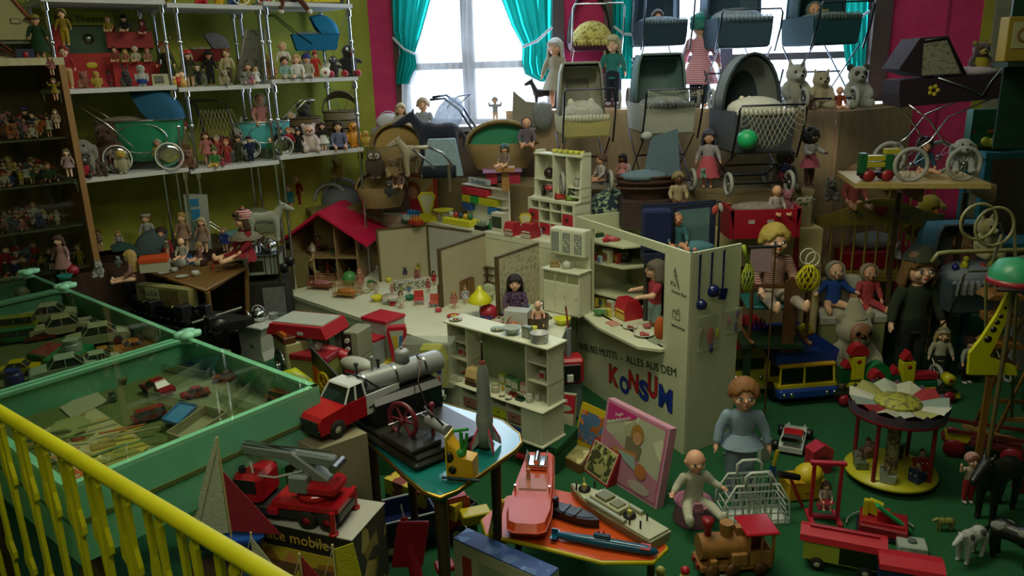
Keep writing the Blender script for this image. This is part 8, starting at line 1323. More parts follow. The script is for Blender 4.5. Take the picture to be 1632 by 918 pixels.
t=T('toy_carton','long cream toy carton printed with a red lorry at the bottom','box',(q0.x,q0.y,0),aa,[('box',MB_('a8ac88'),B().x(0,LL,0,.07,0,.215)),('blue_top',MD('2a4a8a','4a6a9a',.6),B().x(0,LL,.002,.068,.215,.22)),('printed_cab',PL('9a3a28'),B().x(.035,.07,-.002,0,.11,.175)),('printed_trailer',PL('8a9a74'),B().x(.1,.2,-.002,0,.11,.18)),('printed_trailer',PL('8a9a74'),B().x(.205,.3,-.002,0,.11,.18)),('printed_chassis',PL('7a3a28'),B().x(.035,.3,-.002,0,.095,.108)),('printed_wheels',PL('1c241c'),B().l([(0,0),(.012,0),(0,-.001)],(.05,-.003,.092),10,'y').l([(0,0),(.012,0),(0,-.001)],(.11,-.003,.092),10,'y').l([(0,0),(.012,0),(0,-.001)],(.135,-.003,.092),10,'y'))])
T('toy_carton','second pale carton lying in front of the lorry carton','box',P(735,925,.18),aa,[('box',MB_('9aa080'),B().x(-.04,.2,-.08,0,-.16,0)),('border',PL('2a3020'),B().x(-.03,.19,-.07,-.068,0,.0015))])
OZ=.22;op=[P(x,y,OZ)for x,y in((768,828),(775,850),(860,868),(960,893),(1040,893),(1062,872),(1050,850),(930,790),(885,780),(810,790))];c=sum(op,zc())/len(op);t=zd('low_table','low table with orange top and yellow rim holding toy boats','table',(c.x,c.y,0));q=[(v.x-c.x,v.y-c.y)for v in op];B().p(q,OZ-.014,OZ).d('table_top',mt('plastic','c04a14','b84210'),t);B().t([(x,y,OZ-.008)for x,y in q],.008,6,True).d('rim',PL('c0b01c'),t)
for i in(1,5,7,9):B().c((q[i][0]*.85,q[i][1]*.85,0),(q[i][0]*.85,q[i][1]*.85,OZ-.014),.012).d('leg',WD('5a4020'),t)
def hull(b,L,W,H,z0=0,flare=.8,n=9,stern=.85):
 r=[]
 for z,k in((z0,flare),(z0+H,1)):r.append([(L*(-.5+t_)*(1 if 1 else 1),W/2*k*s_*(Si(min(1,t_*1.9)*PI/2)**.8*(1-(1-stern)*t_)),z)for s_,ts in((-1,[i/n for i in x9(n+1)]),(1,[1-i/n for i in x9(n)]))for t_ in ts])
 b.lo(r,sm=False);return b
p0,p1=P(912,785,OZ),P(1050,868,OZ);d=p1-p0;a=math.atan2(d.y,d.x);L=d.length*1.04;t=zd('toy_patrol_boat','cream and grey toy naval patrol boat with little black gunners','toy boat',(p0+p1)/2,a);k9=PL('a8a886')
hull(B(),L,L*.27,.03).d('hull',PL('8a8a6a'),t);hull(B(),L*.96,L*.25,.006,.03,1).d('deck',k9,t);B().x(-.08,.05,-.028,.028,.036,.055,.003).d('superstructure',k9,t);B().x(-.06,-.01,-.022,.022,.055,.064,.002).x(0,.04,-.02,.02,.055,.06,.002).d('cabin_roof',PL('6a6a44'),t)
for s in(-1,1):B().c((-.08,s*.038,.042),(.09,s*.038,.042),.008,n=10).d('side_tube',PL('9aa090'),t)
for x in(-L*.33,L*.18):B().l([(0,.036),(.02,.036),(.02,.044),(0,.046)],(x,0,0),14).d('gun_ring',zi,t);B().x(x-.008,x+.008,-.006,.006,.044,.06,.002).c((x,0,.055),(x-.012,.008,.075),.002).d('gun',PL('b8b058'),t)
for i,(x,y)in enumerate(((-.155,.02),(-.15,-.018),(-.12,.035),(.12,.025),(.135,-.02),(.1,-.03))):B().c((x,y,.036),(x,y,.055),.003).s((x,y,.058),.004,6,4).d('sailor_figure',zi,t)
p0,p1=P(838,870,OZ),P(862,742,OZ);d=p1-p0;a=math.atan2(d.y,d.x);L=d.length*1.02;t=zd('toy_motor_boat','large orange toy motor boat with chrome engine and clear windscreen','toy boat',(p0+p1)/2+zc((0,0,0)),a);k8=PL('c04418')
xc=[(-.5,-.035),(-.47,-.06),(-.3,-.072),(.1,-.064),(.46,-.05),(.5,-.04),(.5,.04),(.46,.05),(.1,.064),(-.3,.072),(-.47,.06),(-.5,.035)];B().lo([[(x*L*k,y*k,z)for x,y in xc]for z,k in((0,.8),(.04,.98),(.045,1))],sm=False).d('hull',k8,t);B().lo([[(x*L*k,y*k,z)for x,y in xc]for z,k in((.045,.97),(.063,.9))],sm=False).d('deck',k8,t)
B().x(-.03,.07,-.045,.045,.062,.067).d('cockpit',PL('b05030'),t);b=B();b.add([(-.045,-.05,.065),(-.045,.05,.065),(-.02,.045,.1),(-.02,-.045,.1),(.06,-.05,.068),(.06,.05,.068)],[(0,1,2,3),(0,3,4),(1,5,2)]);b.d('windscreen',MJ('c8b8a8'),t);B().c((-.04,-.055,.06),(-.04,-.055,.085),.004).c((-.04,.055,.06),(-.04,.055,.085),.004).d('cleat',zg,t)
B().s((.03,.02,.075),(.01,.008,.016),8,6).s((.03,.02,.1),.008,8,6).d('driver_figure',MU(qo[3]),t);eng=B().x(.09,.16,-.035,.035,.065,.085,.003).d('engine_block',zg,t);b=B();[b.c((.085+.012*i,s*.028,.085),(.075+.012*i,s*.034,.115),.0028,n=6)for i in x9(6)for s in(-1,1)];b.c((.09,0,.095),(.155,0,.095),.01);b.d('exhaust_pipes',zg,t)
def boat2(lb,pa,pb,W,H,c,cat='toy boat',x4='toy_boat',extra=()):
 p0,p1=P(*pa,OZ),P(*pb,OZ);d=p1-p0;t=zd(x4,lb,cat,(p0+p1)/2,math.atan2(d.y,d.x));L=d.length;hull(B(),L,W,H).d('hull',c,t)
 for n_,m_,bb in extra:bb.d(n_,m_,t)
 return t
boat2('small black toy rowing boat with outboard on the orange table',(955,842),(882,818),.06,.03,PL('15181c'),extra=[('inner_deck',PL('2c3238'),hull(B(),.12,.045,.002,.03,1)),('outboard',zi,B().x(.065,.08,-.01,.01,.02,.06,.003)),('thwart',PL('3a4248'),B().x(-.01,0,-.025,.025,.032,.036).x(.03,.04,-.025,.025,.032,.036))])
p0,p1=P(1050,888,OZ),P(878,858,OZ);d=p1-p0;L=d.length;BT=G('124e6c');t=T('toy_submarine','long teal-blue toy submarine at the front of the orange table','toy submarine',(p0+p1)/2+zc((0,0,.016)),math.atan2(d.y,d.x),[('hull',BT,B().l([(0,-L*.5),(.008,-L*.48),(.015,-L*.38),(.017,0),(.013,L*.35),(.006,L*.47),(0,L*.5)],n=14,ax='x')),('conning_tower',BT,B().x(-.02,.03,-.006,.006,.014,.03,.003)),('periscope',PL('8a2020'),B().c((0,0,.03),(0,0,.042),.002).c((.015,0,.03),(.015,0,.04),.002)),('stern_fin',BT,B().b((L*.46,0,0),(.02,.05,.003)).b((L*.46,0,0),(.02,.003,.04))),('bow_plane',PL('a82a2a'),B().b((-L*.38,0,.01),(.03,.03,.004)))])
T('toy_wash_boat','small yellow toy boat tray leaning by the orange motor boat','toy boat',P(792,850,OZ),.45,[('hull',PL('c0b41c'),B().b((0,0,.055),(.03,.02,.12),.006,(0,.25,0))),('tray_insert',PL('b0ac70'),B().b((-.004,-.012,.065),(.02,.006,.08),.004,(0,.25,0)))])
T('toy_watering_can','yellow toy part hanging over the low table edge','toy',P(785,878,.12),.4,[('body',PL('b8a81c'),B().b((0,0,.03),(.09,.03,.05),.006,(0,.5,0))),('spout',PL('8a7a1c'),B().c((.04,0,0),(.06,0,-.05),.012))]);
t=T('toy_tractor','yellow toy machine with spring standing left of the low table','toy machine',P(760,870,0),.3,[('body',PL('b8a81c'),B().x(-.05,.05,-.03,.03,.1,.14,.004)),('column',PL('3a3a30'),B().x(-.04,0,-.02,.02,0,.1)),('spring',zn,B().t([(-.05+.008*Co(k*.9),-.035+.008*Si(k*.9),.02+k*.004)for k in x9(26)],.0015,4))])
T('toy_hair_dryer','red toy drill lying on the carpet behind the orange boat','toy',P(845,738,.02),-.6,[('body',PL('a8182c'),B().c((-.06,0,.02),(.05,0,.02),.016,.01)),('grip',zi,B().b((-.07,.02,.03),(.05,.03,.05),.006)),('label_strip',zq,B().b((-.08,.05,.05),(.02,.05,.01),.002,(0,.5,0)))])
def jc(x4,x5,c4,th,m,z0=0,Y=None,cat='box',x7=()):
 """c4: pixels of bottom-left, bottom-right, top-right, top-left; leans back"""
 bl_,br_=P(*c4[0],z0),P(*c4[1],z0);ex=(br_-bl_);nrm=zc((-ex.y,ex.x,0)).normalized();w_=ex.length;ex.normalize();top=V(*c4[3],bl_+nrm*.06,ex);h=(top-bl_).length;ez=(top-bl_).normalized();ny=ez.cross(ex).normalized()*-1
 ny=ex.cross(ez)*-1;t=zd(x4,x5,cat,bl_);M_=ze((ex,ny,ny.cross(ex)*-1)).transposed();ezz=ny.cross(ex);M_=ze((ex,ny,ex.cross(ny))).transposed();t.rotation_euler=M_.to_euler();B().x(0,w_,0,th,0,h).d('box',m,t)
 for n_,m_,fn in x7:fn(w_,h).d(n_,m_,t)
 return t,w_,h
PK=MB_('c890a4','b88094')
bl_,br_=P(962,772,0),P(1046,812,0)
def jq(x0,x1,z0,z1,y=-.0015):return lambda w,h:B().x(w*x0,w*x1,y,0,h*z0,h*z1)
def jn(cx,cz,rx,rz,y=-.002):return lambda w,h:B().l([(0,-.0004),(1,-.0004),(1,0)],(0,0,0),16,'y').__class__.add(B(),[(w*cx+w*rx*Co(q),y,h*cz+h*rz*Si(q))for q in[2*PI*k/18 for k in x9(18)]],[list(x9(18))])
def j4(*pp,y=-.002):return lambda w,h:B().p([(w*a,h*b_)for a,b_ in pp],y,y+.0008,'y')
t,w_,h_=jc('doll_box','large pink doll box picturing a girl changing a baby, leaning on the stand',((950,752),(1046,812),(1086,694),(972,636)),.035,PK,x7=[('frame_print',MB_('b8628a'),jq(.03,.97,.03,.97)),('picture',MD('b0b49a','a8a88c',.2),jq(.05,.95,.05,.95,-.002)),('pink_table',PL('b87a90'),j4((.05,.05),(.95,.05),(.95,.32),(.05,.62),y=-.003)),('corner_band',PL('c0307a'),j4((.05,.74),(.05,.97),(.16,.97),(.52,.95),(.44,.88),y=-.0035)),('pictured_hair',PL('a87a3a'),jn(.56,.74,.1,.13,-.0042)),('pictured_face',PL('c8946e'),jn(.57,.7,.07,.08,-.005)),('pictured_shirt',PL('7a7458'),j4((.4,.66),(.5,.7),(.66,.6),(.64,.44),(.4,.5),y=-.0045)),('pictured_arm',PL('b8804e'),j4((.22,.46),(.6,.52),(.6,.46),(.24,.38),y=-.0055)),('pictured_baby',PL('98aca8'),j4((.3,.46),(.58,.46),(.62,.3),(.42,.36),y=-.006)),('pictured_baby_head',PL('b87040'),jn(.7,.33,.09,.09,-.0065)),('pictured_plate',PL('b8a8a0'),jn(.7,.13,.17,.07,-.0045))])
for s_,z_ in(('Puppe',.86),('für die Badestunde',.79)):jj(s_,.018,zq,t,(w_*.24,-.0045,h_*z_+.006),(R(90),-.45,0),.0002)
jc('puzzle_box','square red-edged puzzle box with forest animals leaning on the pink box',((928,748),(968,778),(1000,742),(958,706)),.035,PL('8a1c24'),x7=[('cream_border',MB_('b8a888'),jq(.05,.95,.05,.95)),('picture',MD('3c4020','8a8a50',1.5),jq(.09,.91,.09,.91,-.0025)),('pictured_fox',PL('9a9460'),jn(.55,.3,.2,.14,-.0035))])
jc('picture_book','yellow picture book with blue and red scene behind the puzzle box',((912,712),(956,735),(975,670),(938,646)),.01,PL('c0a81c'),x7=[('picture',MD('4a6a8a','a05a28',.9),jq(.06,.94,.22,.86))])
t,w_,h_=jc('game_box','white game box lettered "aloa" with a grey donkey picture',((870,708),(912,714),(930,636),(886,626)),.03,MB_('b0b090'),x7=[('red_panel',PL('a8182c'),jq(.02,.98,.64,.98)),('oval',PL('9aa88c'),jn(.5,.73,.4,.07,-.003)),('donkey_body',PL('6a7074'),jn(.55,.3,.2,.1,-.003)),('donkey_head',PL('6a7074'),jn(.36,.42,.12,.08,-.0035)),('donkey_legs',PL('5a6064'),lambda w,h:B().x(w*.42,w*.48,-.003,0,h*.1,h*.26).x(w*.62,w*.68,-.003,0,h*.1,h*.26)),('side_edge',PL('7a2030'),jq(.98,1.,0,.98))]);jj('aloa',.034,zq,t,(w_*.5,-.003,h_*.88),(R(90),0,0),.0002)
jg('wooden_game_box','flat brown wooden game box with a faded printed lid on the carpet',pts(.03,(870,715),(900,705),(944,720),(925,745)),0,.04,WD('7a5a2c'),'box',lid=MD('8a8452','9a945e',.6))
D(1176,790,200,'large doll in a pale blue knitted cardigan with short ginger hair',z=0,hair='short',hc='8a5a2c',top=MK('8aa0b4'),tk='jacket',xv=MK('8aa0b4'),xu=(.1,MK('8aa0b4')),xw='8a98a8',x8=1,rot=-.1,hi=True)
qs=P(1104,828,0);m=zj(qs);T('potty','pink plastic potty the baby doll sits on','potty',qs,0,[('bowl',PL('b0708e'),B().l([(30*m,0),(32*m,3*m),(27*m,30*m),(31*m,36*m),(26*m,36*m),(22*m,10*m),(0,8*m)],n=24)),('shield',PL('b0708e'),B().p([(-10*m,30*m),(10*m,30*m),(6*m,46*m),(-6*m,46*m)],-30*m,-26*m,'y'))])
zu('bald baby doll in a white knitted suit sitting on the pink potty',qs+zc((0,0,24*m)),100*m,.15,xp='sitopen',x8=1,hair='bald',top=MK('b8b8a4'),xv=MK('c0c0ac'),xw='c0c0ac',hi=True)
qs=P(1197,824,0);m=zj(qs);t=zd('lattice_basket','white plastic lattice shopping basket with two looped handles','basket',qs,.05);WP=PL('c0c8c0')
for s in(-1,1):
 fr=B();fr.t([(-54*m,s*22*m,0),(-50*m,s*22*m,40*m),(-34*m,s*20*m,68*m),(34*m,s*20*m,68*m),(50*m,s*22*m,40*m),(54*m,s*22*m,0)],2*m,6,True);fr.d('side_frame',WP,t);b=B()
 for i in x9(9):x=(-46+i*11.5)*m;zt_=(66 if abs(i-4)<3 else 46 if abs(i-4)<4 else 30)*m;b.c((x,s*22*m,0),(x,s*21*m,zt_),1.2*m,n=5)
 for k in x9(5):z=(6+13*k)*m;hw=(52-2.2*k-(8 if k==4 else 0))*m;b.c((-hw,s*22*m,z),(hw,s*22*m,z),1.2*m,n=5)
 for i in x9(5):b.c(((-18+i*9)*m,s*22*m,6*m),((-9+i*9)*m,s*22*m,56*m),1*m,n=5);b.c(((18-i*9)*m,s*22*m,6*m),((9-i*9)*m,s*22*m,56*m),1*m,n=5)
 b.d('lattice',WP,t);B().t([(-20*m,s*20*m,64*m),(-19*m,s*20*m,84*m),(-12*m,s*20*m,90*m),(12*m,s*20*m,90*m),(19*m,s*20*m,84*m),(20*m,s*20*m,64*m)],2.6*m,6).d('handle',WP,t)
B().x(-52*m,52*m,-22*m,22*m,0,2*m).d('base',WP,t)
for s in(-1,1):b=B();[b.c((s*(52-3*k)*m,-22*m,(6+13*k)*m),(s*(52-3*k)*m,22*m,(6+13*k)*m),1.2*m,n=5)for k in x9(4)];b.d('end_bars',WP,t)
T('wire_rings','loose bunch of metal wire rings beside the lattice basket','rings',P(1166,800,0)+zc((0,.07,.12)),.2,[('ring',zn,B().a((i*.012,.01*i,.02),.035-i*.003,0,2*PI,.0015,'y',20,4))for i in x9(4)])
p=P(1166,905,0);m=zj(p);PW=WD('9a6c34','86582a');t=T('wooden_locomotive','natural wooden toy locomotive with red cab roof and red funnel','toy train',p,.08,[('chassis',PW,B().x(-58*m,58*m,-22*m,22*m,10*m,22*m,2*m)),('boiler',PW,B().c((-56*m,0,44*m),(16*m,0,44*m),20*m,n=22)),('side_tank',PW,B().x(-10*m,16*m,-26*m,26*m,20*m,42*m,2*m)),('cylinder_block',PW,B().x(-44*m,-32*m,-26*m,26*m,12*m,34*m,2*m)),('steam_dome',PW,B().c((-12*m,0,60*m),(-12*m,0,84*m),10*m,11*m,16)),('small_dome',PW,B().x(2*m,14*m,-6*m,6*m,62*m,76*m)),('funnel',PL('8a1420'),B().l([(0,60*m),(5*m,60*m),(6*m,78*m),(10*m,92*m),(0,92*m)],(-42*m,0,0),14)),('cab_wall',PW,B().x(16*m,19*m,-24*m,24*m,20*m,72*m)),('cab_wall',PW,B().x(55*m,58*m,-24*m,24*m,20*m,40*m)),('cab_post',PW,B().x(54*m,58*m,-24*m,-20*m,20*m,72*m).x(54*m,58*m,20*m,24*m,20*m,72*m).x(36*m,39*m,-24*m,-21*m,20*m,72*m)),('cab_side',PW,B().x(16*m,58*m,-24*m,-21*m,20*m,42*m)),('cab_side',PW,B().x(16*m,58*m,21*m,24*m,20*m,42*m)),('cab_roof',G('a81828'),B().x(10*m,64*m,-28*m,28*m,72*m,77*m,2*m)),('front_bumper',PL('8a1a1c'),B().x(-62*m,-58*m,-14*m,-6*m,12*m,20*m).x(-62*m,-58*m,6*m,14*m,12*m,20*m))])
for x in(-40*m,-8*m,38*m):
 for s in(-1,1):B().l([(0,-3*m),(12*m,-3*m),(12*m,3*m),(0,3*m)],ax='y',n=18).d('wheel',WD('5a3418'),t,loc=(x,s*23*m,12*m))
for i,px in enumerate((1052,1091)):T('skittle',['pale yellow skittle with rounded head at the bottom edge','red-headed cream skittle at the bottom edge'][i],'skittle',P(px,940,0),0,[('body',PL('b8b464'),B().l([(0,0),(.022,0),(.024,.03),(.012,.06),(0,.062)],n=14)),('head',PL(('b8b464','a8182a')[i]),B().s((0,0,.07),.015,12,8))])
T('enamel_dish','small pale dish at the bottom edge beside the locomotive','dish',P(1140,928,0),.2,[('dish',PL('8a8c84'),B().x(-.04,.05,-.02,.02,0,.012,.004)),('knob',PL('5a5a54'),B().s((.02,0,.016),.008,8,5))])
p=P(1203,645,0);m=zj(p);t=zd('toy_van','pale yellow toy truck cab with a red tray of toys beside the stand','toy truck',p+zc((0,.12,0)),0);YC=PL('b0a834')
B().p([(-0,.03),(0,.2),(.02,.245),(.14,.245),(.14,.03)],-33*m,30*m,'x').d('cab',YC,t);B().x(-27*m,24*m,-.004,0,.135,.19).d('windscreen',G('1c1e1c'),t);B().x(-34*m,31*m,-.008,0,.03,.05).d('bumper',PL('a8a05a'),t)
t2_=B().p([(-38*m,.25),(38*m,.25),(42*m,.3),(-42*m,.3)],-.03,.34,'y').d('red_bed',PL('a8182c'),t)
for s in(-1,1):B().s((s*20*m,-.006,.09),(.012,.006,.012),8,6).d('headlight',zg,t)
for s in(-1,1):
 for y in(.05,.26):B().l([(0,-.012),(.04,-.012),(.04,.012),(0,.012)],ax='x',n=16).d('wheel',zi,t,loc=(s*30*m,y,.04))
q7=p+zc((0,.12,.3));zr('toy_fruit','red toy ball in the red truck tray',q7+zc((-.05,.1,0)),.1,'b83a34','8a1c24');zr('crate','blue and purple toy blocks in the red truck tray',q7+zc((.05,.06,0)),.09,'2a2a9a','6a2a8a',.3)
p=P(1300,652,0);m=zj(p);t=zd('toy_dump_truck','big blue dump truck with yellow cab frame, facing forward','toy truck',p+zc((-.02,.06,0)),.12);w=50*m;BL=PL('1a3a8a')
B().x(-w,w,-.02,.12,.035,.085,.01).d('bumper_base',BL,t);B().x(-w,w,0,.14,.085,.1).d('cab_floor',PL('c0b01c'),t);c=B();[c.c((x,y,.09),(x*.96,y+.01,.185),.006,n=6)for x in(-w*.93,-w*.1,w*.93)for y in(.01,.13)];c.d('cab_posts',PL('c8b41c'),t);B().x(-w*.95,w*.95,.012,.135,.18,.2,.006).d('cab_roof',PL('c89a1c'),t)
B().x(-w*.9,w*.9,.018,.022,.1,.18).d('windscreen',G('1a1c18'),t);B().x(-w*.9,w*.9,.12,.13,.09,.185).d('seat_back',PL('24301c'),t)
b=B();[b.add([(x0*w,y0,.2),(x1*w,y1,.2),(x1*w*1.08,y1+(y1>.3)*.03,.255),(x0*w*1.08,y0+(y0>.3)*.03,.255)],[(0,1,2,3)])for x0,y0,x1,y1 in((-1,.03,1,.03),(1,.03,1,.42),(1,.42,-1,.42),(-1,.42,-1,.03))];b.x(-w,w,.03,.42,.195,.202);b.d('dump_bed',PL('1c3c8c'),t);B().x(-w*.5,w*.5,.1,.4,.04,.2).d('chassis',zi,t)
for s in(-1,1):
 B().s((s*w*.6,-.022,.06),(.013,.006,.013),8,6).d('headlight',zg,t);B().s((s*w*.85,-.022,.06),(.011,.006,.011),8,6).d('headlight',zg,t)
 for y in(.07,.34):B().l([(0,-.02),(.045,-.02),(.05,0),(.045,.02),(0,.02)],ax='x',n=18).d('wheel',zi,t,loc=(s*w*.9,y,.05))
p+=zc((0,.26,.262));T('toy_drill','bright yellow toy drill lying in the blue dump truck','toy',p,.4,[('body',PL('c8c41c'),B().c((-.06,0,.03),(.02,0,.06),.018)),('grip',PL('c8c41c'),B().b((.03,0,.03),(.03,.03,.09),.008,(0,.5,0))),('chuck',PL('c0a03a'),B().c((-.085,0,.02),(-.06,0,.03),.008,.014)),('battery',PL('b8862a'),B().s((.06,0,.02),.018,8,6))]);zr('bowl','grey toy scoop in the blue dump truck',p+zc((-.08,-.02,-.03)),.06,'6a7074',None);zr('toy_fruit','green toy piece in the blue dump truck',p+zc((-.03,-.1,-.04)),.03,'1f7a3a','1f7a3a')
def blk(lb,px,py,w_,h,c,Y,shape='box',c2=None,z=None,d=.05):
 p=Q(px,py,Y);m=zj(p);W,H_=w_*m,h*m;t=zd('wooden_block',lb,'block',p,0,1,'coloured wooden blocks on the block train')
 if shape=='box':B().x(-W/2,W/2,-d/2,d/2,0,H_,.002).d('block',PL(c),t)
 elif shape=='arch':
  b=B();ou=[(-W/2*Co(q),H_*Si(q))for q in[PI*k/14 for k in x9(15)]];inn=[(W/4.5*Co(q),H_*.45*Si(q))for q in[PI*k/10 for k in x9(11)]];b.p(ou+inn,-d/2,d/2,'y');b.d('block',PL(c),t)
 elif shape=='tri':B().p([(-W/2,0),(W/2,0),(W*.1,H_)],-d/2,d/2,'y').d('block',PL(c),t)
 elif shape=='half':B().p([(W/2*Co(q),H_*Si(q))for q in[PI*k/12 for k in x9(13)]],-d/2,d/2,'y').d('block',PL(c),t)
 elif shape=='disc':B().l([(0,-d/2),(W/2,-d/2),(W/2,d/2),(0,d/2)],(0,0,W/2),18,'y').d('block',PL(c),t)
 if c2:B().l([(0,-.001),(W*.18,-.001),(W*.18,0)],(0,-d/2-.0005,H_*(.8 if shape=='box' else.5)),12,'y').d('dot',PL(c2),t)
YB=3.42;bt=P(1430,640,0);YB=bt.y;m=zj(bt)
t=zd('block_cart','long wooden toy cart with red wheels under the coloured block train','toy train',zc(((P(1350,640,0).x+P(1520,660,0).x)/2,YB,0)));B().x(-96*m,96*m,-.03,.03,.05,.062).d('cart_board',PL('1a2a1c'),t)
for x in(-82,-30,40,82):
 for s in(-1,1):B().l([(0,-.01),(.026,-.01),(.03,0),(.026,.01),(0,.01)],ax='y',n=16).d('wheel',PL('8a1a2a'),t,loc=(x*m,s*.038,.03))
for a in(('yellow block with a red dot at the left of the block train',1363,602,20,38,'b8b41c',YB,'box','8a2a1c'),('red half-round block above the left yellow block',1367,564,30,18,'9a1c24',YB,'half'),('small red triangle block left of the yellow one',1347,586,14,14,'9a1c24',YB,'tri'),('dark green block at the left end of the train',1342,608,16,26,'144a2c',YB),('green arch block over a red arch',1396,604,42,30,'147038',YB,'arch'),('red small arch block inside the green arch',1396,604,22,16,'9a1c2c',YB-.052,'arch'),('long yellow block below the arches',1382,614,70,8,'b8b41c',YB),('tall yellow block with red dot in the middle of the train',1442,612,20,40,'b8b41c',YB,'box','8a2a1c'),('red triangle block topping the middle yellow block',1444,571,16,14,'9a1c24',YB,'tri'),('small red triangle beside the middle yellow block',1424,594,12,12,'9a1c24',YB,'tri'),('dark green half block between arches and middle block',1424,612,18,20,'12502c',YB,'half'),('long red block right of the middle yellow block',1472,602,36,10,'9a1c2c',YB),('long green block under the long red one',1472,613,36,9,'12603a',YB),('long yellow block at the bottom right',1460,622,54,8,'b8b41c',YB),('yellow ring block with a red centre at the right end',1510,612,18,18,'b8b41c',YB,'disc','8a2a1c'),('yellow half-round block at the right end',1512,632,28,14,'b8b41c',YB,'half')):blk(*a)
p=P(1417,762,0);m=zj(p);t=zd('toy_carousel','round toy carousel with a yellow floor and zigzag paper canopy','carousel',p,.1);YE=PL('b8b42a');R1,R2=68*m,70*m
B().l([(0,.012),(R1*.8,.012),(R1,.03),(R1,.042),(0,.045)],n=36).d('base_disc',YE,t);B().l([(0,0),(R1*.7,0),(R1*.75,.012),(0,.014)],n=30).d('foot',PL('1c2418'),t);B().c((0,0,.045),(0,0,118*m),10*m,n=16).d('centre_column',MI('8a8a68','5a4a3a',2),t)
for k in x9(4):a=k*PI/2+.6;B().c((R1*.86*Co(a),R1*.86*Si(a),.04),(R1*.86*Co(a),R1*.86*Si(a),118*m),.008).d('post',PL('7a1c24'),t)
B().l([(0,116*m),(R2,116*m),(R2,122*m),(0,124*m)],n=36).d('red_ring',PL('9a1c28'),t);n=48
zz=lambda k:136*m+(8*m if k%4<2 else 0);vs=[(R2*1.*Co(2*PI*k/n),R2*Si(2*PI*k/n),120*m)for k in x9(n)]+[(R2*1.03*Co(2*PI*k/n),R2*1.03*Si(2*PI*k/n),134*m+(7*m if k%4==0 else 0))for k in x9(n)]
B().add(vs,[(k,(k+1)%n,n+(k+1)%n,n+k)for k in x9(n)]).d('zigzag_rim',MB_('3a5068','6a3444'),t)
for k in x9(12):
 a0,a1=k*PI/6,(k+1)*PI/6;c_=('8a1c24','a8a890','9aa090','8a8a4a','b0b0a0','7a8a80')[k%6];am=(a0+a1)/2
 B().add([(R2*Co(a0),R2*Si(a0),134*m),(R2*1.04*Co(am),R2*1.04*Si(am),142*m),(R2*Co(a1),R2*Si(a1),134*m),(R2*.45*Co(a1),R2*.45*Si(a1),130*m),(R2*.45*Co(a0),R2*.45*Si(a0),130*m)],[(0,1,2,3,4)]).d('canopy_panel',MB_(c_),t)
B().l([(0,131*m),(R2*.5,131*m),(R2*.46,136*m),(0,138*m)],n=24).d('crown_disc',MD('9a9a30','5a5a2a',2),t)
for k,(c,nm)in enumerate((('8a9484','grey'),('14305a','blue'),('8a1c24','red'),('2a3a20','dark green'),('7a5a4a','brown'),('5a6a5a','sage'))):
 a=-2.1+k*1.02;q=p+zc((R1*.68*Co(a),R1*.68*Si(a),.045));tt=T('carousel_seat','%s little seat on the yellow carousel floor'%nm,'seat',q,a+PI/2,[('bench',PL(c),B().p([(-.025,0),(.025,0),(.03,.03),(0,.03),(-.02,.055),(-.03,.055)],-.02,.02,'y'))]);zu('tiny rider on the %s carousel seat'%nm,q+zc((0,0,.03)),.05,a,xp='sit',top='8a7a6a',hc='4a3020',hi=False)
p=P(1268,712,0);t=kv('white and red toy racing car with blue underbody and black tyres',0,0,.24,'b8bcb8',1.12+PI*0+PI,'sport',p=p+zc((0,.03,0)),roof='a81c24');B().x(-.5,.3,-.14,.14,.02,.06).d('blue_floor',G('16489a'),t);B().x(-.46,-.38,-.2,.2,.08,.1).d('front_wing',PL('16489a'),t);B().x(.36,.5,-.16,.16,.24,.27).c((.42,-.12,.1),(.42,-.12,.26),.015).c((.42,.12,.1),(.42,.12,.26),.015).d('rear_wing',zg,t)
for x,y in((-.3,.24),(-.3,-.24),(.34,.26),(.34,-.26)):B().l([(0,-.06),(.085,-.06),(.09,0),(.085,.06),(0,.06)],ax='y',n=16).d('tyre',zi,t,loc=(x,y,.09))
p=P(1278,790,0);m=zj(p);t=T('toy_digger_box','yellow plastic toy box with rounded top under the red hammer','toy box',p,.1,[('box',PL('c8a01c'),B().x(-32*m,30*m,-.04,.05,0,36*m,.008)),('dome',PL('c8b01c'),B().s((8*m,0,36*m),(24*m,20*m,20*m),16,10)),('slots',PL('8a6a10'),B().x(-20*m,-14*m,-.042,-.04,12*m,16*m).x(-4*m,4*m,-.042,-.04,12*m,16*m))]);q=P(1248,765,.02)
T('toy_hammer','toy hammer with black head and red handle leaning on the yellow box','hammer',P(1262,795,0)+zc((0,-.06,0)),.2,[('handle',PL('a82028'),B().c((.02,0,0),(-.045,0,.14),.006)),('head',zi,B().c((-.085,0,.15),(-.005,0,.125),.014,.012))]);T('toy_paddle','blue rounded toy spade behind the lattice basket','spade',P(1233,795,0),.2,[('blade',PL('1a5a9a'),B().s((0,.02,.09),(.018,.006,.055),12,8)),('handle',PL('b8a81c'),B().c((0,.02,.13),(.015,.02,.19),.008))]);T('toy_cash_box','red toy house-shaped box behind the swing','toy',P(1303,750,0),.2,[('body',PL('a82038'),B().p([(-.04,0),(.04,0),(.045,.1),(0,.125),(-.045,.1)],-.03,.03,'y')),('slot',zi,B().x(-.02,.02,-.032,-.03,.07,.075))]);T('white_block','white upright board beside the blue-cardigan doll','board',P(1222,735,0),.3,[('board',PL('b0b8ac'),B().x(-.03,.02,0,.02,0,.1,.002)),('edge',PL('a8b0a4'),B().x(-.03,.02,-.002,0,.09,.1))])
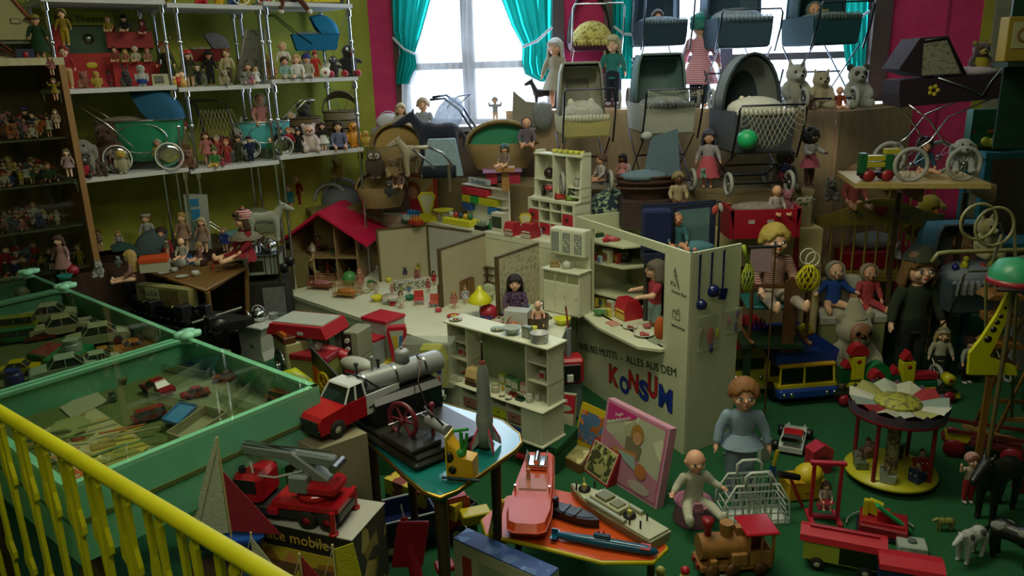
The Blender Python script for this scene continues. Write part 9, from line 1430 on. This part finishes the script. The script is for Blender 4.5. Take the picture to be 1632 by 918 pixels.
p=P(1312,828,0);m=zj(p);RS=PL('a81c30');t=T('toy_swing','red wooden doll swing frame with a swinging doll','swing',p,-.15,[('top_beam',RS,B().b((0,0,100*m),(54*m,9*m,6*m),.002)),('post',RS,B().x(-23*m,-18*m,-3*m,3*m,0,100*m)),('post',RS,B().x(18*m,23*m,-3*m,3*m,0,100*m)),('foot',RS,B().x(-25*m,-17*m,-22*m,22*m,0,6*m,.002)),('foot',RS,B().x(17*m,25*m,-22*m,22*m,0,6*m,.002)),('cross_bar',RS,B().x(-18*m,18*m,-4*m,4*m,4*m,9*m)),('rope',MQ('5a2a24'),B().c((-9*m,0,24*m),(-9*m,0,98*m),.001,n=4)),('rope',MQ('5a2a24'),B().c((9*m,0,24*m),(9*m,0,98*m),.001,n=4)),('seat',RS,B().x(-11*m,11*m,-8*m,8*m,22*m,24*m))]);zu('small doll with a red skirt sitting on the red swing',p+zc((0,0,24*m)),44*m,-.1,xp='chair',top='b8a8a0',xu='8a1c28',hc='3a2418',hair='bob')
p=P(1340,905,0);m=zj(p);t=zd('toy_wagon','yellow toy railway wagon with a long red roof at the bottom','toy train',p,-.4);B().x(-58*m,55*m,-.035,.035,16*m,50*m).d('body',PL('a8ac3a'),t);B().x(-5*m,50*m,-.037,-.035,18*m,46*m).d('opening',PL('1c1c14'),t);B().p([(-.045,50*m),(-.04,60*m),(0,66*m),(.04,60*m),(.045,50*m)],-64*m,62*m,'x').d('roof',PL('b01c2c'),t);B().x(-50*m,50*m,-.006,.006,64*m,69*m).d('roof_ridge',PL('9a1826'),t);q9(t,(-36*m,34*m),.035,11*m)
T('toy_wagon','red toy train roof peeking in at the bottom right of the wagon','toy train',P(1445,945,0),-.35,[('roof',PL('b01c2c'),B().p([(-.05,.1),(-.045,.115),(0,.125),(.045,.115),(.05,.1)],-.09,.09,'x')),('body',PL('1a2a5a'),B().x(-.085,.085,-.04,.04,.02,.1))])
p=P(1405,848,0);m=zj(p);t=T('toy_machine','red toy building machine with green chute and yellow top on the carpet','toy machine',p,-.45,[('base',PL('8a1420'),B().x(-34*m,36*m,-26*m,30*m,6*m,22*m,.004)),('underframe',PL('141c24'),B().x(-38*m,38*m,-30*m,30*m,0,6*m)),('deck_slats',PL('9a1c28'),B().x(-30*m,30*m,-20*m,-14*m,22*m,25*m)),('yellow_crane',PL('b8b01c'),B().b((-14*m,10*m,36*m),(22*m,10*m,24*m),.003,(0,.3,0)).b((-26*m,8*m,34*m),(8*m,8*m,30*m),.002)),('green_chute',PL('1f9a5a'),B().b((14*m,-4*m,32*m),(68*m,12*m,5*m),.002,(0,R(38),.3))),('red_block',PL('a81c24'),B().b((0,4*m,30*m),(18*m,16*m,16*m),.002))]);B().a((0,0,6*m),52*m,.2,2.9,.003,'z',20,5).d('track_wire',PL('8a948a'),t,rot=(0,0,.3));T('transformer','grey-white transformer box beside the red toy machine','transformer',P(1452,876,0),-.3,[('case',PL('9aa49a'),B().x(-.045,.045,-.035,.035,0,.03,.004)),('dial',PL('5a645a'),B().c((0,0,.03),(0,0,.038),.014))]);T('track_piece','grey-green flat track base in front of the red toy machine','track',P(1428,890,0),-.05,[('plate',PL('5a6a58'),B().x(-.09,.05,-.02,.02,0,.018)),('rail',PL('8a948a'),B().b((-.12,.05,.006),(.02,.09,.012),0,(0,0,.5)))])
S(1505,845,32,'small pale yellow-green toy lamb on a board','lamb','7a7a3c',z=0,rot=0,xz='plastic')
S(1545,890,68,'black and white toy cow nearer the middle, head down left','cow','a8aca4',z=0,rot=.5,yv='141414',xz='plastic');S(1612,895,84,'second black and white toy cow cut by the right frame edge','cow','161616',z=0,rot=2.2,yv='a8aca4',xz='plastic')
S(1585,818,118,'black toy horse with white blaze and shanks behind the cows','horse','121210',z=0,rot=.6,xz='plastic');D(1540,800,84,'small doll in red dungarees with a red checked headscarf',z=0,xp='up',top='b0a090',tk='short',xv='9a1c24',hat='scarf',xq=MF('9a1c24','b0a8a0',1.3),xw='a8a49c',hi=True)
p=P(1560,725,0);m=zj(p);t=T('toy_cart','dark red and yellow wooden toy hay cart with ladder sides','toy cart',p,-.45,[('bed',WD('5a1c1c','481414'),B().x(-52*m,56*m,-.05,.05,22*m,26*m)),('side_panel',PL('a8a01c'),B().p([(-50*m,26*m),(-20*m,26*m),(-16*m,40*m),(-54*m,44*m)],-.052,-.046,'y')),('side_rail',WD('5a1c1c','481414'),B().b((10*m,-.055,44*m),(120*m,.008,6*m)).b((10*m,.055,44*m),(120*m,.008,6*m))),('shaft',WD('8a6a3a'),B().b((30*m,-.02,40*m),(120*m,.012,6*m),0,(0,.15,0)))])
for x in(-38*m,40*m):
 for s in(-1,1):B().l([(0,-.006),(14*m,-.006),(16*m,0),(14*m,.006),(0,.006)],ax='y',n=16).d('wheel',PL('7a1420'),t,loc=(x,s*.062,15*m))
T('blue_toy_block','blue toy edge with red wheel cut by the right frame edge','toy',P(1632,780,0),0,[('body',PL('1c4a7a'),B().x(-.02,.08,-.03,.03,.02,.06,.004)),('wheel',PL('8a1a2a'),B().c((-.03,-.03,.03),(-.03,-.01,.03),.03))])
WY=WD('8a6024','74501c')
p=P(1575,745,0);m=zj(p);t=zd('toy_ferris_wheel','tall wooden toy swing tower with hanging gondolas at the right edge','ferris wheel',p+zc((.2,.14,0)),-.2)
for y in(-.09,.09):B().t([(-60*m,y,0),(0,y,240*m),(60*m,y,0)],.01,6).d('a_frame',WY,t);B().b((0,y,70*m),(90*m,.012,.016)).d('cross_bar',WY,t)
B().c((0,-.1,238*m),(0,.1,238*m),.01).d('axle',WY,t)
for i,(a,lb)in enumerate(((2.6,'left'),(1.2,'top'),(3.9,'low'),(5.4,'right'))):x,z=66*m*Co(a),200*m+66*m*Si(a);g=B().p([(x-.05,z-.03),(x+.05,z-.03),(x+.055,z),(x-.055,z)],-.05,.05,'y').d('gondola',WY,t);B().p([(x-.075,z+.075),(x+.075,z+.075),(x+.05,z+.095),(x-.05,z+.095)],-.06,.06,'y').d('gondola_roof',WD('7a5018','6a4414'),g);B().c((x,-.045,z),(x,-.045,z+.08),.005).c((x,.045,z),(x,.045,z+.08),.005).d('gondola_post',WY,g)
p=Q(1556,596,2.6);m=zj(p);t=zd('giraffe_board','bright yellow cut-out giraffe board with black spots','toy board',p,-.1);B().x(20*m,30*m,.008,.02,-p.z,.02).d('post',WY,t);B().p([(-14*m,0),(60*m,0),(56*m,14*m),(14*m,30*m),(30*m,84*m),(34*m,120*m),(40*m,134*m),(28*m,138*m),(16*m,100*m),(-2*m,60*m),(-16*m,36*m)],-.008,.008,'y').d('board',PL('b8b810'),t)
for x,z,r in((26,112,2.5),(22,98,3.5),(18,88,4),(14,76,5),(8,60,6)):B().l([(0,0),(r*m,0),(0,-.0005)],(x*m,-.0086,z*m),12,'y').d('spot',zi,t)
D(1444,604,208,'doll in an olive uniform jacket and garrison cap standing tall',z=0,hair='bob',hc='7a5a34',hat='garrison',xq='3a4230',top='303a2a',tk='jacket',xv='16201a',xw='141414',x8=0,rot=.05,hi=True)
D(1493,606,88,'small doll with white coat and white garrison cap',z=0,hair='bob',hc='b8a060',hat='garrison',xq='b0ac94',top='a8a890',tk='jacket',xv='1c2018',hi=True,rot=-.2);D(1538,610,78,'small dark-haired doll in a white blouse and dark skirt',z=0,hair='curly',hc='2c1a14',top='9aa8a0',xv='14181c',xu='14181c',hi=True,rot=.3,xw='b0b0a8')
S(1352,612,136,'large cream hooded plush baby with arms spread on the floor','baby','a8a48a',z=0,c2='8a6048',rot=.1,top=lambda r:zk('hood_peak',ja('peak',lambda:B().c((0,0,.82),(-.02,.02,1.04),.14,.05,12)),r,mat=MG('a8a48a')))
bz=Q(1355,490,3.86).z;bq=[P(x,y,bz)for x,y in((1310,508),(1412,504),(1406,484),(1306,486))];c=sum(bq,zc())/4;T('bedding_box','low cream box covered with a white blanket under two lying dolls','box',zc((c.x,c.y,0)),0,[('box',MB_('8a9060'),B().p([(v.x-c.x,v.y-c.y)for v in bq],0,bz-.03)),('blanket',ME('b0b0a0'),B().p([((v.x-c.x)*1.04,(v.y-c.y)*1.04)for v in bq],bz-.03,bz))]);pq=c+zc((0,.1,0));T('pillow','white lace-edged pillow behind the two small dolls','pillow',pq,0,[('cushion',ME('b0b0a4'),B().s((0,.04,.07),(.2,.05,.09),20,10))])
D(1326,490,76,'baby doll with pale blue hood, pink bib and blue sleeves on the blanket',z=bz,xp='sitopen',hat='bonnet',xq='a8a898',hair='bald',top='1c4a9a',x8=0);D(1380,488,70,'baby doll in a red dotted suit lying on the white pillow',z=bz,xp='sit',hat='bonnet',xq='a89a80',hair='bald',top=mt('dots','a01c2c','b8a8a0',2),xv=mt('dots','a01c2c','b8a8a0',2),x8=1);S(1359,494,30,'tiny tan teddy between the two blanket dolls','bear','a87a2c',z=bz);zr('plate','white plate with coloured toy eggs on the blanket box',P(1378,505,bz),.07,'b0b0a4','9aa83a')
cp=Q(1238,540,3.42);t=zd('rocking_seat','wooden doll rocking seat with turquoise cushion board','rocking chair',cp+zc((0,.08,0)),-.1,.88);T('seat_stand','dark stand lifting the rocking seat behind the toy trucks','stand',cp+zc((-.03,.08,0)),-.1,[('top',PL('16301f'),B().x(-.14,.14,-.16,.12,-.02,0)),('post',PL('16301f'),B().x(-.12,-.09,.08,.11,-cp.z,-.02)),('post',PL('16301f'),B().x(-.12,-.09,-.15,-.12,-cp.z,-.02)),('post',PL('16301f'),B().x(.06,.09,.08,.11,-cp.z,-.02))]);WQ=WD('5a3c20','4a3018');B().x(-.16,.16,-.12,.14,.17,.19,.008).d('seat_board',PL('2a6a68'),t);B().x(-.15,.17,-.13,-.11,.29,.31).x(-.15,.17,.13,.15,.29,.31).d('arm_rail',WQ,t)
for x in(-.14,.15):B().t([(x,-.22,.02),(x,-.1,0),(x,.1,0),(x,.22,.02)],.012).d('rocker',WQ,t)
[B().c((x,y,.01),(x,y,.3),.01).d('leg',WQ,t)for x in(-.14,.15)for y in(-.12,.13)];B().p([(.02,0),(.08,0),(.085,.33),(.05,.36),(.015,.33)],-.16,-.145,'y').d('wooden_panel',WQ,t)
zu('large blond doll in a striped jersey sitting in the rocking seat',cp+zc((-.02,.06,.17)),.36,.1,xp='sit',hair='curly',hc='b8a04a',top=ML('a89a8a','7a2c30',1.3),xv=ME('a89a8c'),x8=0,hi=True)
t=zd('net_bag','bright yellow plastic net bag with white ring handles on the rocking seat','bag',cp+zc((.1,-.06,.27)),.1);b=B()
for i in x9(12):
 for sg in(-1,1):b.t([(.055*Co(2*PI*(i+sg*j*.4)/12)*Si(.5+j*.4),.03*Si(2*PI*(i+sg*j*.4)/12)*Si(.5+j*.4),-.02+.02*j)for j in x9(7)],.0028,4)
b.d('netting',PL('c8c01c'),t,xz='stuff');B().a((-.01,0,.14),.035,0,2*PI,.0025,'y',20,5).d('ring_handle',zq,t);B().a((.015,0,.125),.032,0,2*PI,.0025,'y',20,5).d('ring_handle',zq,t)
T('toy_towel','pale pink towel hanging on a rod left of the striped doll','towel',Q(1212,432,3.25),-.1,[('cloth',ME('9a8088'),B().b((0,0,.05),(.09,.006,.11),.002)),('rod',zi,B().c((-.06,0,.105),(.08,0,.11),.006)),('stand_pole',WD('4a3420'),B().c((.06,.01,-.8),(.06,.01,.11),.004))])
cy=4.14;p=Q(1388,395,cy);m=zj(p);t=zd('doll_cot','yellow-brown wooden doll cot with painted hearts and spindle sides','cot',zc((p.x-.02,cy,.45)),-.06);OW=WD('8a7a34','766828')
def qh(y,z1,hc_,dx=0):
 b=B();pl=[(-.33+dx,z1-.1)]+[(-.33+dx+.66*i/16,z1-.05+.09*Si(PI*i/16)**2)for i in x9(17)]+[(.33+dx,z1-.1)];o=b.p(pl,y-.01,y+.01,'y').d('curved_board',OW,t);h=B();[h.s((s*.014+dx,y-.012,z1-.02),(.02,.004,.018),10,6)for s in(-1,1)];h.c((dx,y-.012,z1-.028),(dx,y-.012,z1-.055),.022,.002,8);h.d('painted_heart',PL(hc_),o)
 for s in(-1,1):f=B();[f.s((s*.13+.03*Co(k*1.3)+dx,y-.011,z1-.045+.02*Si(k*1.3)),(.008,.002,.008),6,4)for k in x9(5)];f.d('painted_flowers',PL('5a6a80'),o)
 for k in x9(11):B().c((-.3+dx+.06*k,y,0),(-.3+dx+.06*k,y,z1-.09),.006,n=6).d('spindle',OW,t)
 B().x(-.33+dx,.33+dx,y-.012,y+.012,-.03,0).d('bottom_rail',OW,t)
qh(-.12,.38,'9a2430');qh(.26,.5,'4a1c1c',.14);B().x(-.32,.44,-.1,.25,0,.015).d('cot_base',OW,t);B().b((.385,.07,.36),(.02,.4,.02),0,(0,0,-.3)).d('side_rail',OW,t)
for x,y in((-.32,-.12),(.32,-.12),(-.18,.26),(.46,.26)):B().c((x,y,-.45),(x,y,.02),.014).d('leg',OW,t)
kr=ze.Translation(t.location)@ze.Rotation(-.06,4,'Z');zy('yellow plush duck lying in the doll cot',kr@zc((.26,.12,.17)),.28,'chick','a8981c',rot=.4,yx='b86a1c',y2=.5);T('toy_cupboard','red toy bed trim with a white pillow inside the cot','bedding',kr@zc((.04,.05,.016)),0,[('mattress',PL('8a1424'),B().x(-.2,.2,-.1,.12,0,.1,.01)),('pillow',CL('a0a8b0'),B().s((0,0,.14),(.12,.08,.05),12,8))]);zy('small white and red toy mouse hanging on the cot bars',kr@zc((.08,-.155,.1)),.1,'mouse','b8b8b4',yw='8a1c24',yx='a01c24')
D(1358,330,66,'doll head with sandy curls behind the cot, left',Y=4.1,xp='sit',hair='curly',hc='8a6a44',top='9a4a44',x8=1)
T('red_cone','tall dark red cone beside the cot left end','cone',Q(1268,395,3.86),0,[('cone',PL('a81c30'),B().l([(.04,-.76),(.02,.05),(.012,.14),(0,.14)],n=14)),('base',PL('8a1828'),B().l([(0,-.78),(.06,-.78),(.06,-.76),(0,-.76)],n=16))])
sp0=P(1535,592,0);t,m,h=zl('light blue doll pram with a gingham quilt and rubber ducks',1460,1572,356,408,430,478,404,592,3.3,CL('4a7a84'),CL('3a4a50'),MF('a0a8ac','20284a',5),0,yn=CL('7a8484'),yo=MC('8a8a6a'));gl=t.location
b=B();b.g(lambda i,j:(-.17+.34*i,-.2-.012*Si(i*60),h(430)+.005-.06*j),40,2);b.d('lace_frill',MH('a8aca8'),t);zu('dark baby doll lying in the light blue pram',gl+zc((0,.05,h(430)-.1)),.3,0,xp='sit',x8=3,hair='bald',top='a86a6a')
for i,(x,c,lb)in enumerate(((-.1,'1a2a7a','small blue rubber toy on the gingham quilt'),(-.06,'b8b41c','left yellow rubber duck on the gingham quilt'),(.02,'a82c1c','red ball between the rubber ducks'),(.06,'b8b41c','right yellow rubber duck on the gingham quilt'))):
 q=gl+zc((x*1.1,-.1,h(430)+.038))
 if i in(1,3):zy(lb,q,.075,'duck',c,rot=1.2,xz='plastic',yx='b86a1c',x4='rubber_duck')
 else:zr('toy_fruit',lb,q,.035,c,c)
T('doll_stroller','long cream curved pram handle crossing in front of the light blue pram','handle',Q(1575,400,3.),0,[('bar',PL('8a865a'),B().t([(-.22,0,-.04),(-.2,0,-.005),(-.16,0,0),(.5,0,0)],.009)),('stay',PL('8a865a'),B().t([(.5,0,0),(.5,.02,-.9)],.009))])  # just a pram's handle bar and stay, no stroller behind it
kq=3.5;s0,s1=Q(1364,280,kq),Q(1586,286,3.38);sz=1.035;t=zd('wall_board','pale wooden shelf board on the pink wall carrying the block truck','shelf',zc((s0.x,kq,sz)),math.atan2(-.12,s1.x-s0.x));B().x(0,s1.x-s0.x,0,.42,-.022,0).d('shelf_board',WD('b09a60','a08a50'),t)
for x in(.3,.6):B().x(x,x+.02,.1,.4,-.1,-.022).d('bracket',WD('6a5a34'),t)
for x in(.28,.58):B().x(x,x+.02,.38,.4,-sz,-.1).d('support_post',WD('4a3c24'),t)
def xj(px,dy=.1):p=Q(px,280,kq+dy);return zc((p.x,p.y,sz+.001))
p=xj(1398,.06);m=zj(p);t=zd('block_truck','wooden block truck in green, yellow and red on the shelf board','toy truck',p,-.05);GN=PL('1a5a34');YL=PL('a8a02a')
for n_,m_,x0,x1,z0,z1 in(('block',GN,-30,-20,12,44),('block',YL,-20,8,32,40),('block',YL,-20,8,22,30),('block',GN,8,20,14,42),('roof_block',YL,8,30,42,50),('block',GN,20,30,14,26),('chassis',zi,-30,28,8,14)):B().x(x0*m,x1*m,-.02,.02,z0*m,z1*m,.001).d(n_,m_,t)
for x in(-16,12):
 for s in(-1,1):B().l([(0,-.006),(9*m,-.006),(9*m,.006),(0,.006)],ax='y',n=16).d('wheel',PL('8a1c24'),t,loc=(x*m,s*.026,9*m))
S(1530,274,60,'white plush dog with droopy face on the shelf board','floppy','a8aca8',Y=3.52,yw='141414',rot=-.2);D(1470,276,54,'dark-haired doll sitting behind the big pram wheel',Y=3.7,xp='sit',hair='afro',hc='2a1c1c',top='2a4a5a',x8=1)
t=zd('maroon_pram','dark maroon doll pram with flower emblem, chrome cross frame and big wheels','pram',zc((xj(1485).x,3.62,sz)),-.08);m=zj(t.location);MB=CL('1e0c1a');Y_=.1
b=B();b.p([(-74*m,148*m-18*m),(-70*m,112*m),(78*m,122*m),(88*m,168*m-10*m),(-74*m,152*m)],-Y_,Y_,'y');b.d('body',MB,t);b=B();b.lo([[(-46*m,y,156*m),(-78*m,y,168*m),(-52*m,y,212*m),(-14*m,y,214*m),(16*m,y,158*m)]for y in(-Y_,Y_)],sm=False);b.d('hood',MB,t);B().p([(-44*m,158*m),(-46*m,204*m),(-14*m,208*m),(12*m,160*m)],-Y_-.003,-Y_,'y').d('hood_lining',MI('7a7a6a','5a5a4a',3),t);B().t([(-46*m,-Y_-.004,208*m),(-14*m,-Y_-.004,212*m),(18*m,-Y_-.004,158*m)],.006).d('hood_rim',zi,t)
B().s((40*m,0,160*m),(44*m,Y_*.9,9*m),16,8).d('cushion',CL('a0949a'),t);f=B();[f.s(((-24+6*Co(k*1.25))*m,-Y_-.002,(136+6*Si(k*1.25))*m),(3.4*m,.002,3.4*m),8,5)for k in x9(5)];f.d('flower_emblem',PL('b0a030'),t)
for s in(-1,1):c=B();c.t([(-58*m,s*Y_,116*m),(-26*m,s*Y_*1.1,92*m),(0,s*Y_*1.15,56*m),(22*m,s*Y_*1.1,46*m)],.004).t([(62*m,s*Y_,122*m),(0,s*Y_*1.1,96*m),(-22*m,s*Y_*1.15,62*m),(-52*m,s*Y_*1.1,40*m)],.004);c.d('cross_frame',zg,t);B().t([(-20*m,s*Y_*1.02,154*m),(20*m,s*Y_*1.05,140*m),(46*m,s*Y_*1.05,126*m),(58*m,s*Y_,148*m),(76*m,s*Y_,172*m),(136*m,s*Y_*.9,182*m)],.005).d('handle',zn,t);
for x in(-48,30):
 for s in(-1,1):jo(26*m,MR_('9a9a94'),t,(x*m,s*(Y_*1.15+.012),26*m),spokes=12)
B().c((136*m,-Y_*.9,182*m),(136*m,Y_*.9,182*m),.01).d('grip',zi,t)
pm=t.location;zu('pale blond doll lying under the maroon pram hood',pm+zc((-20*m,0,118*m)),70*m,1.3,xp='sit',hair='bob',hc='a89068',top='8a7a6a',x8=1);zy('brown teddy bear with yellow ears sitting in the maroon pram',pm+zc((56*m,0,152*m)),60*m,'bear','3c2214',c2='a89030',rot=-.1,yz='a8962c')
tq=zd('turquoise_shelf','turquoise painted shelf frame at the right edge','shelf',zc((Q(1566,250,3.9).x+.02,3.9,0)),0);TH=Q(1600,243,3.9).z;TQ=MA('2a7078')
for x in(0,.55):B().x(x,x+.035,0,.035,0,TH).x(x,x+.035,.16,.195,0,TH).d('post',TQ,tq)
for z in(TH-.03,TH-.5):B().x(-.01,.6,-.01,.2,z,z+.03).d('shelf_board',TQ,tq)
tx=tq.location.x;G5=zc((tx,3.95,TH+.001))
T('toy_box','green toy box lettered FOO on the turquoise shelf','box',G5+zc((.02,.08,0)),-.05,[('box',MB_('0f4a34'),B().x(-.03,.26,0,.05,0,.16)),('picture',MD('0f5a3c','a04a1c',.4),B().x(-.02,.25,-.002,0,.01,.08))],1.27);jj('FOO',.09,MB_('8a9484'),tq,(.12,.128,TH+.14),(R(90),0,-.05),.0003)
T('game_box','yellow upright toy box with a round dial picture at the right edge','box',zc((Q(1620,95,3.2).x,3.2,Q(1620,98,3.2).z)),0,[('box',MB_('8a7420'),B().x(-.05,.14,0,.06,0,.17,.003)),('picture',MB_('9a9870'),B().x(-.03,.06,-.002,0,.05,.15)),('dial',PL('7a5a3a'),B().l([(.018,0),(.026,-.002),(.03,0)],(.015,-.003,.1),16,'y')),('red_tag',PL('7a2434'),B().x(.02,.05,-.004,-.002,.135,.147))])
T('upper_shelf','dark green shelf tower holding the yellow dial box at the right edge','shelf',zc((Q(1620,95,3.2).x,3.17,0)),0,[('board',MA('1c3026'),B().x(-.05,.4,0,.1,Q(1620,98,3.2).z-.02,Q(1620,98,3.2).z-.001)),('post',MA('1c3026'),B().x(.3,.4,.02,.1,0,1.6)),('back_panel',MA('123024'),B().x(-0,.4,.1,.11,1.2,1.95))])
B_=B();t=T('toy_saxophone','bright yellow plastic toy saxophone on the turquoise shelf','toy instrument',G5+zc((.05,.05,0)),0,[('tube',PL('a8a810'),B().t([(0,0,.03),(.03,0,.03),(.06,0,.06),(.09,0,.12),(.11,0,.2),(.13,0,.25)],[.02,.02,.014,.013,.016,.024],10)),('mouthpiece',PL('a8a810'),B().s((-.005,0,.035),(.018,.016,.02),10,6))],1.27)
S(1600,236,40,'red soft toy figure on the turquoise shelf','bear','8a1c18',Y=3.97,xz='plastic');S(1585,237,22,'black and white patched soft ball on the turquoise shelf','mouse','9a9a94',Y=3.95)
T('ring_pram_frame','cream double-ring pram handles at the right edge','handle',Q(1575,400,2.75),0,[('ring',PL('8a865a'),B().a((-.05,0,.11),.065,0,2*PI,.006,'y',24,6)),('ring',PL('8a865a'),B().a((.01,0,.09),.07,0,2*PI,.006,'y',24,6)),('stay',PL('6a683c'),B().t([(.04,0,.06),(.02,.02,-.12),(.1,.02,-.68)],.006)),('stay',PL('6a683c'),B().t([(.08,0,.09),(.14,.02,-.15),(.2,.02,-.68)],.006))])
S(1565,410,72,'fluffy cream plush toy hanging by the ring handles','sitdog','8a8454',Y=3.16,rot=.3);T('straw_bundle','dark brush-like straw bundle at the right edge behind the pram','brush',zc((tx+.05,3.3,.2)),0,[('bristles',MG('2a2c14','16180c'),B().l([(.16,0),(.2,.3),(.2,.48),(0,.5)],n=24))])
T('toy_helmet','green toy police helmet with a red band at the right edge','helmet',Q(1618,448,2.55),-.1,[('shell',PL('2a8a5c'),B().l([(.085,0),(.082,.035),(.06,.07),(0,.085)],n=24)),('red_band',PL('8a1c24'),B().l([(.087,-.006),(.089,0),(.087,.014),(.085,.014)],n=24)),('visor',zi,B().p([(-.11,-.1),(.02,-.12),(.06,-.06),(-.06,-.04)],-.008,-.002)),('stand_pole',WD('5a5030'),B().c((0,0,-1.2),(0,0,0),.008))])
T('straw_hat_box','green curved toy basket standing behind the soldier doll','basket',P(1505,520,.1)-zc((0,0,.1)),0,[('body',PL('14241c'),B().x(-.1,.14,.3,.4,0,.3,.02)),('rim',PL('1c3426'),B().x(-.11,.15,.29,.41,.3,.31))])
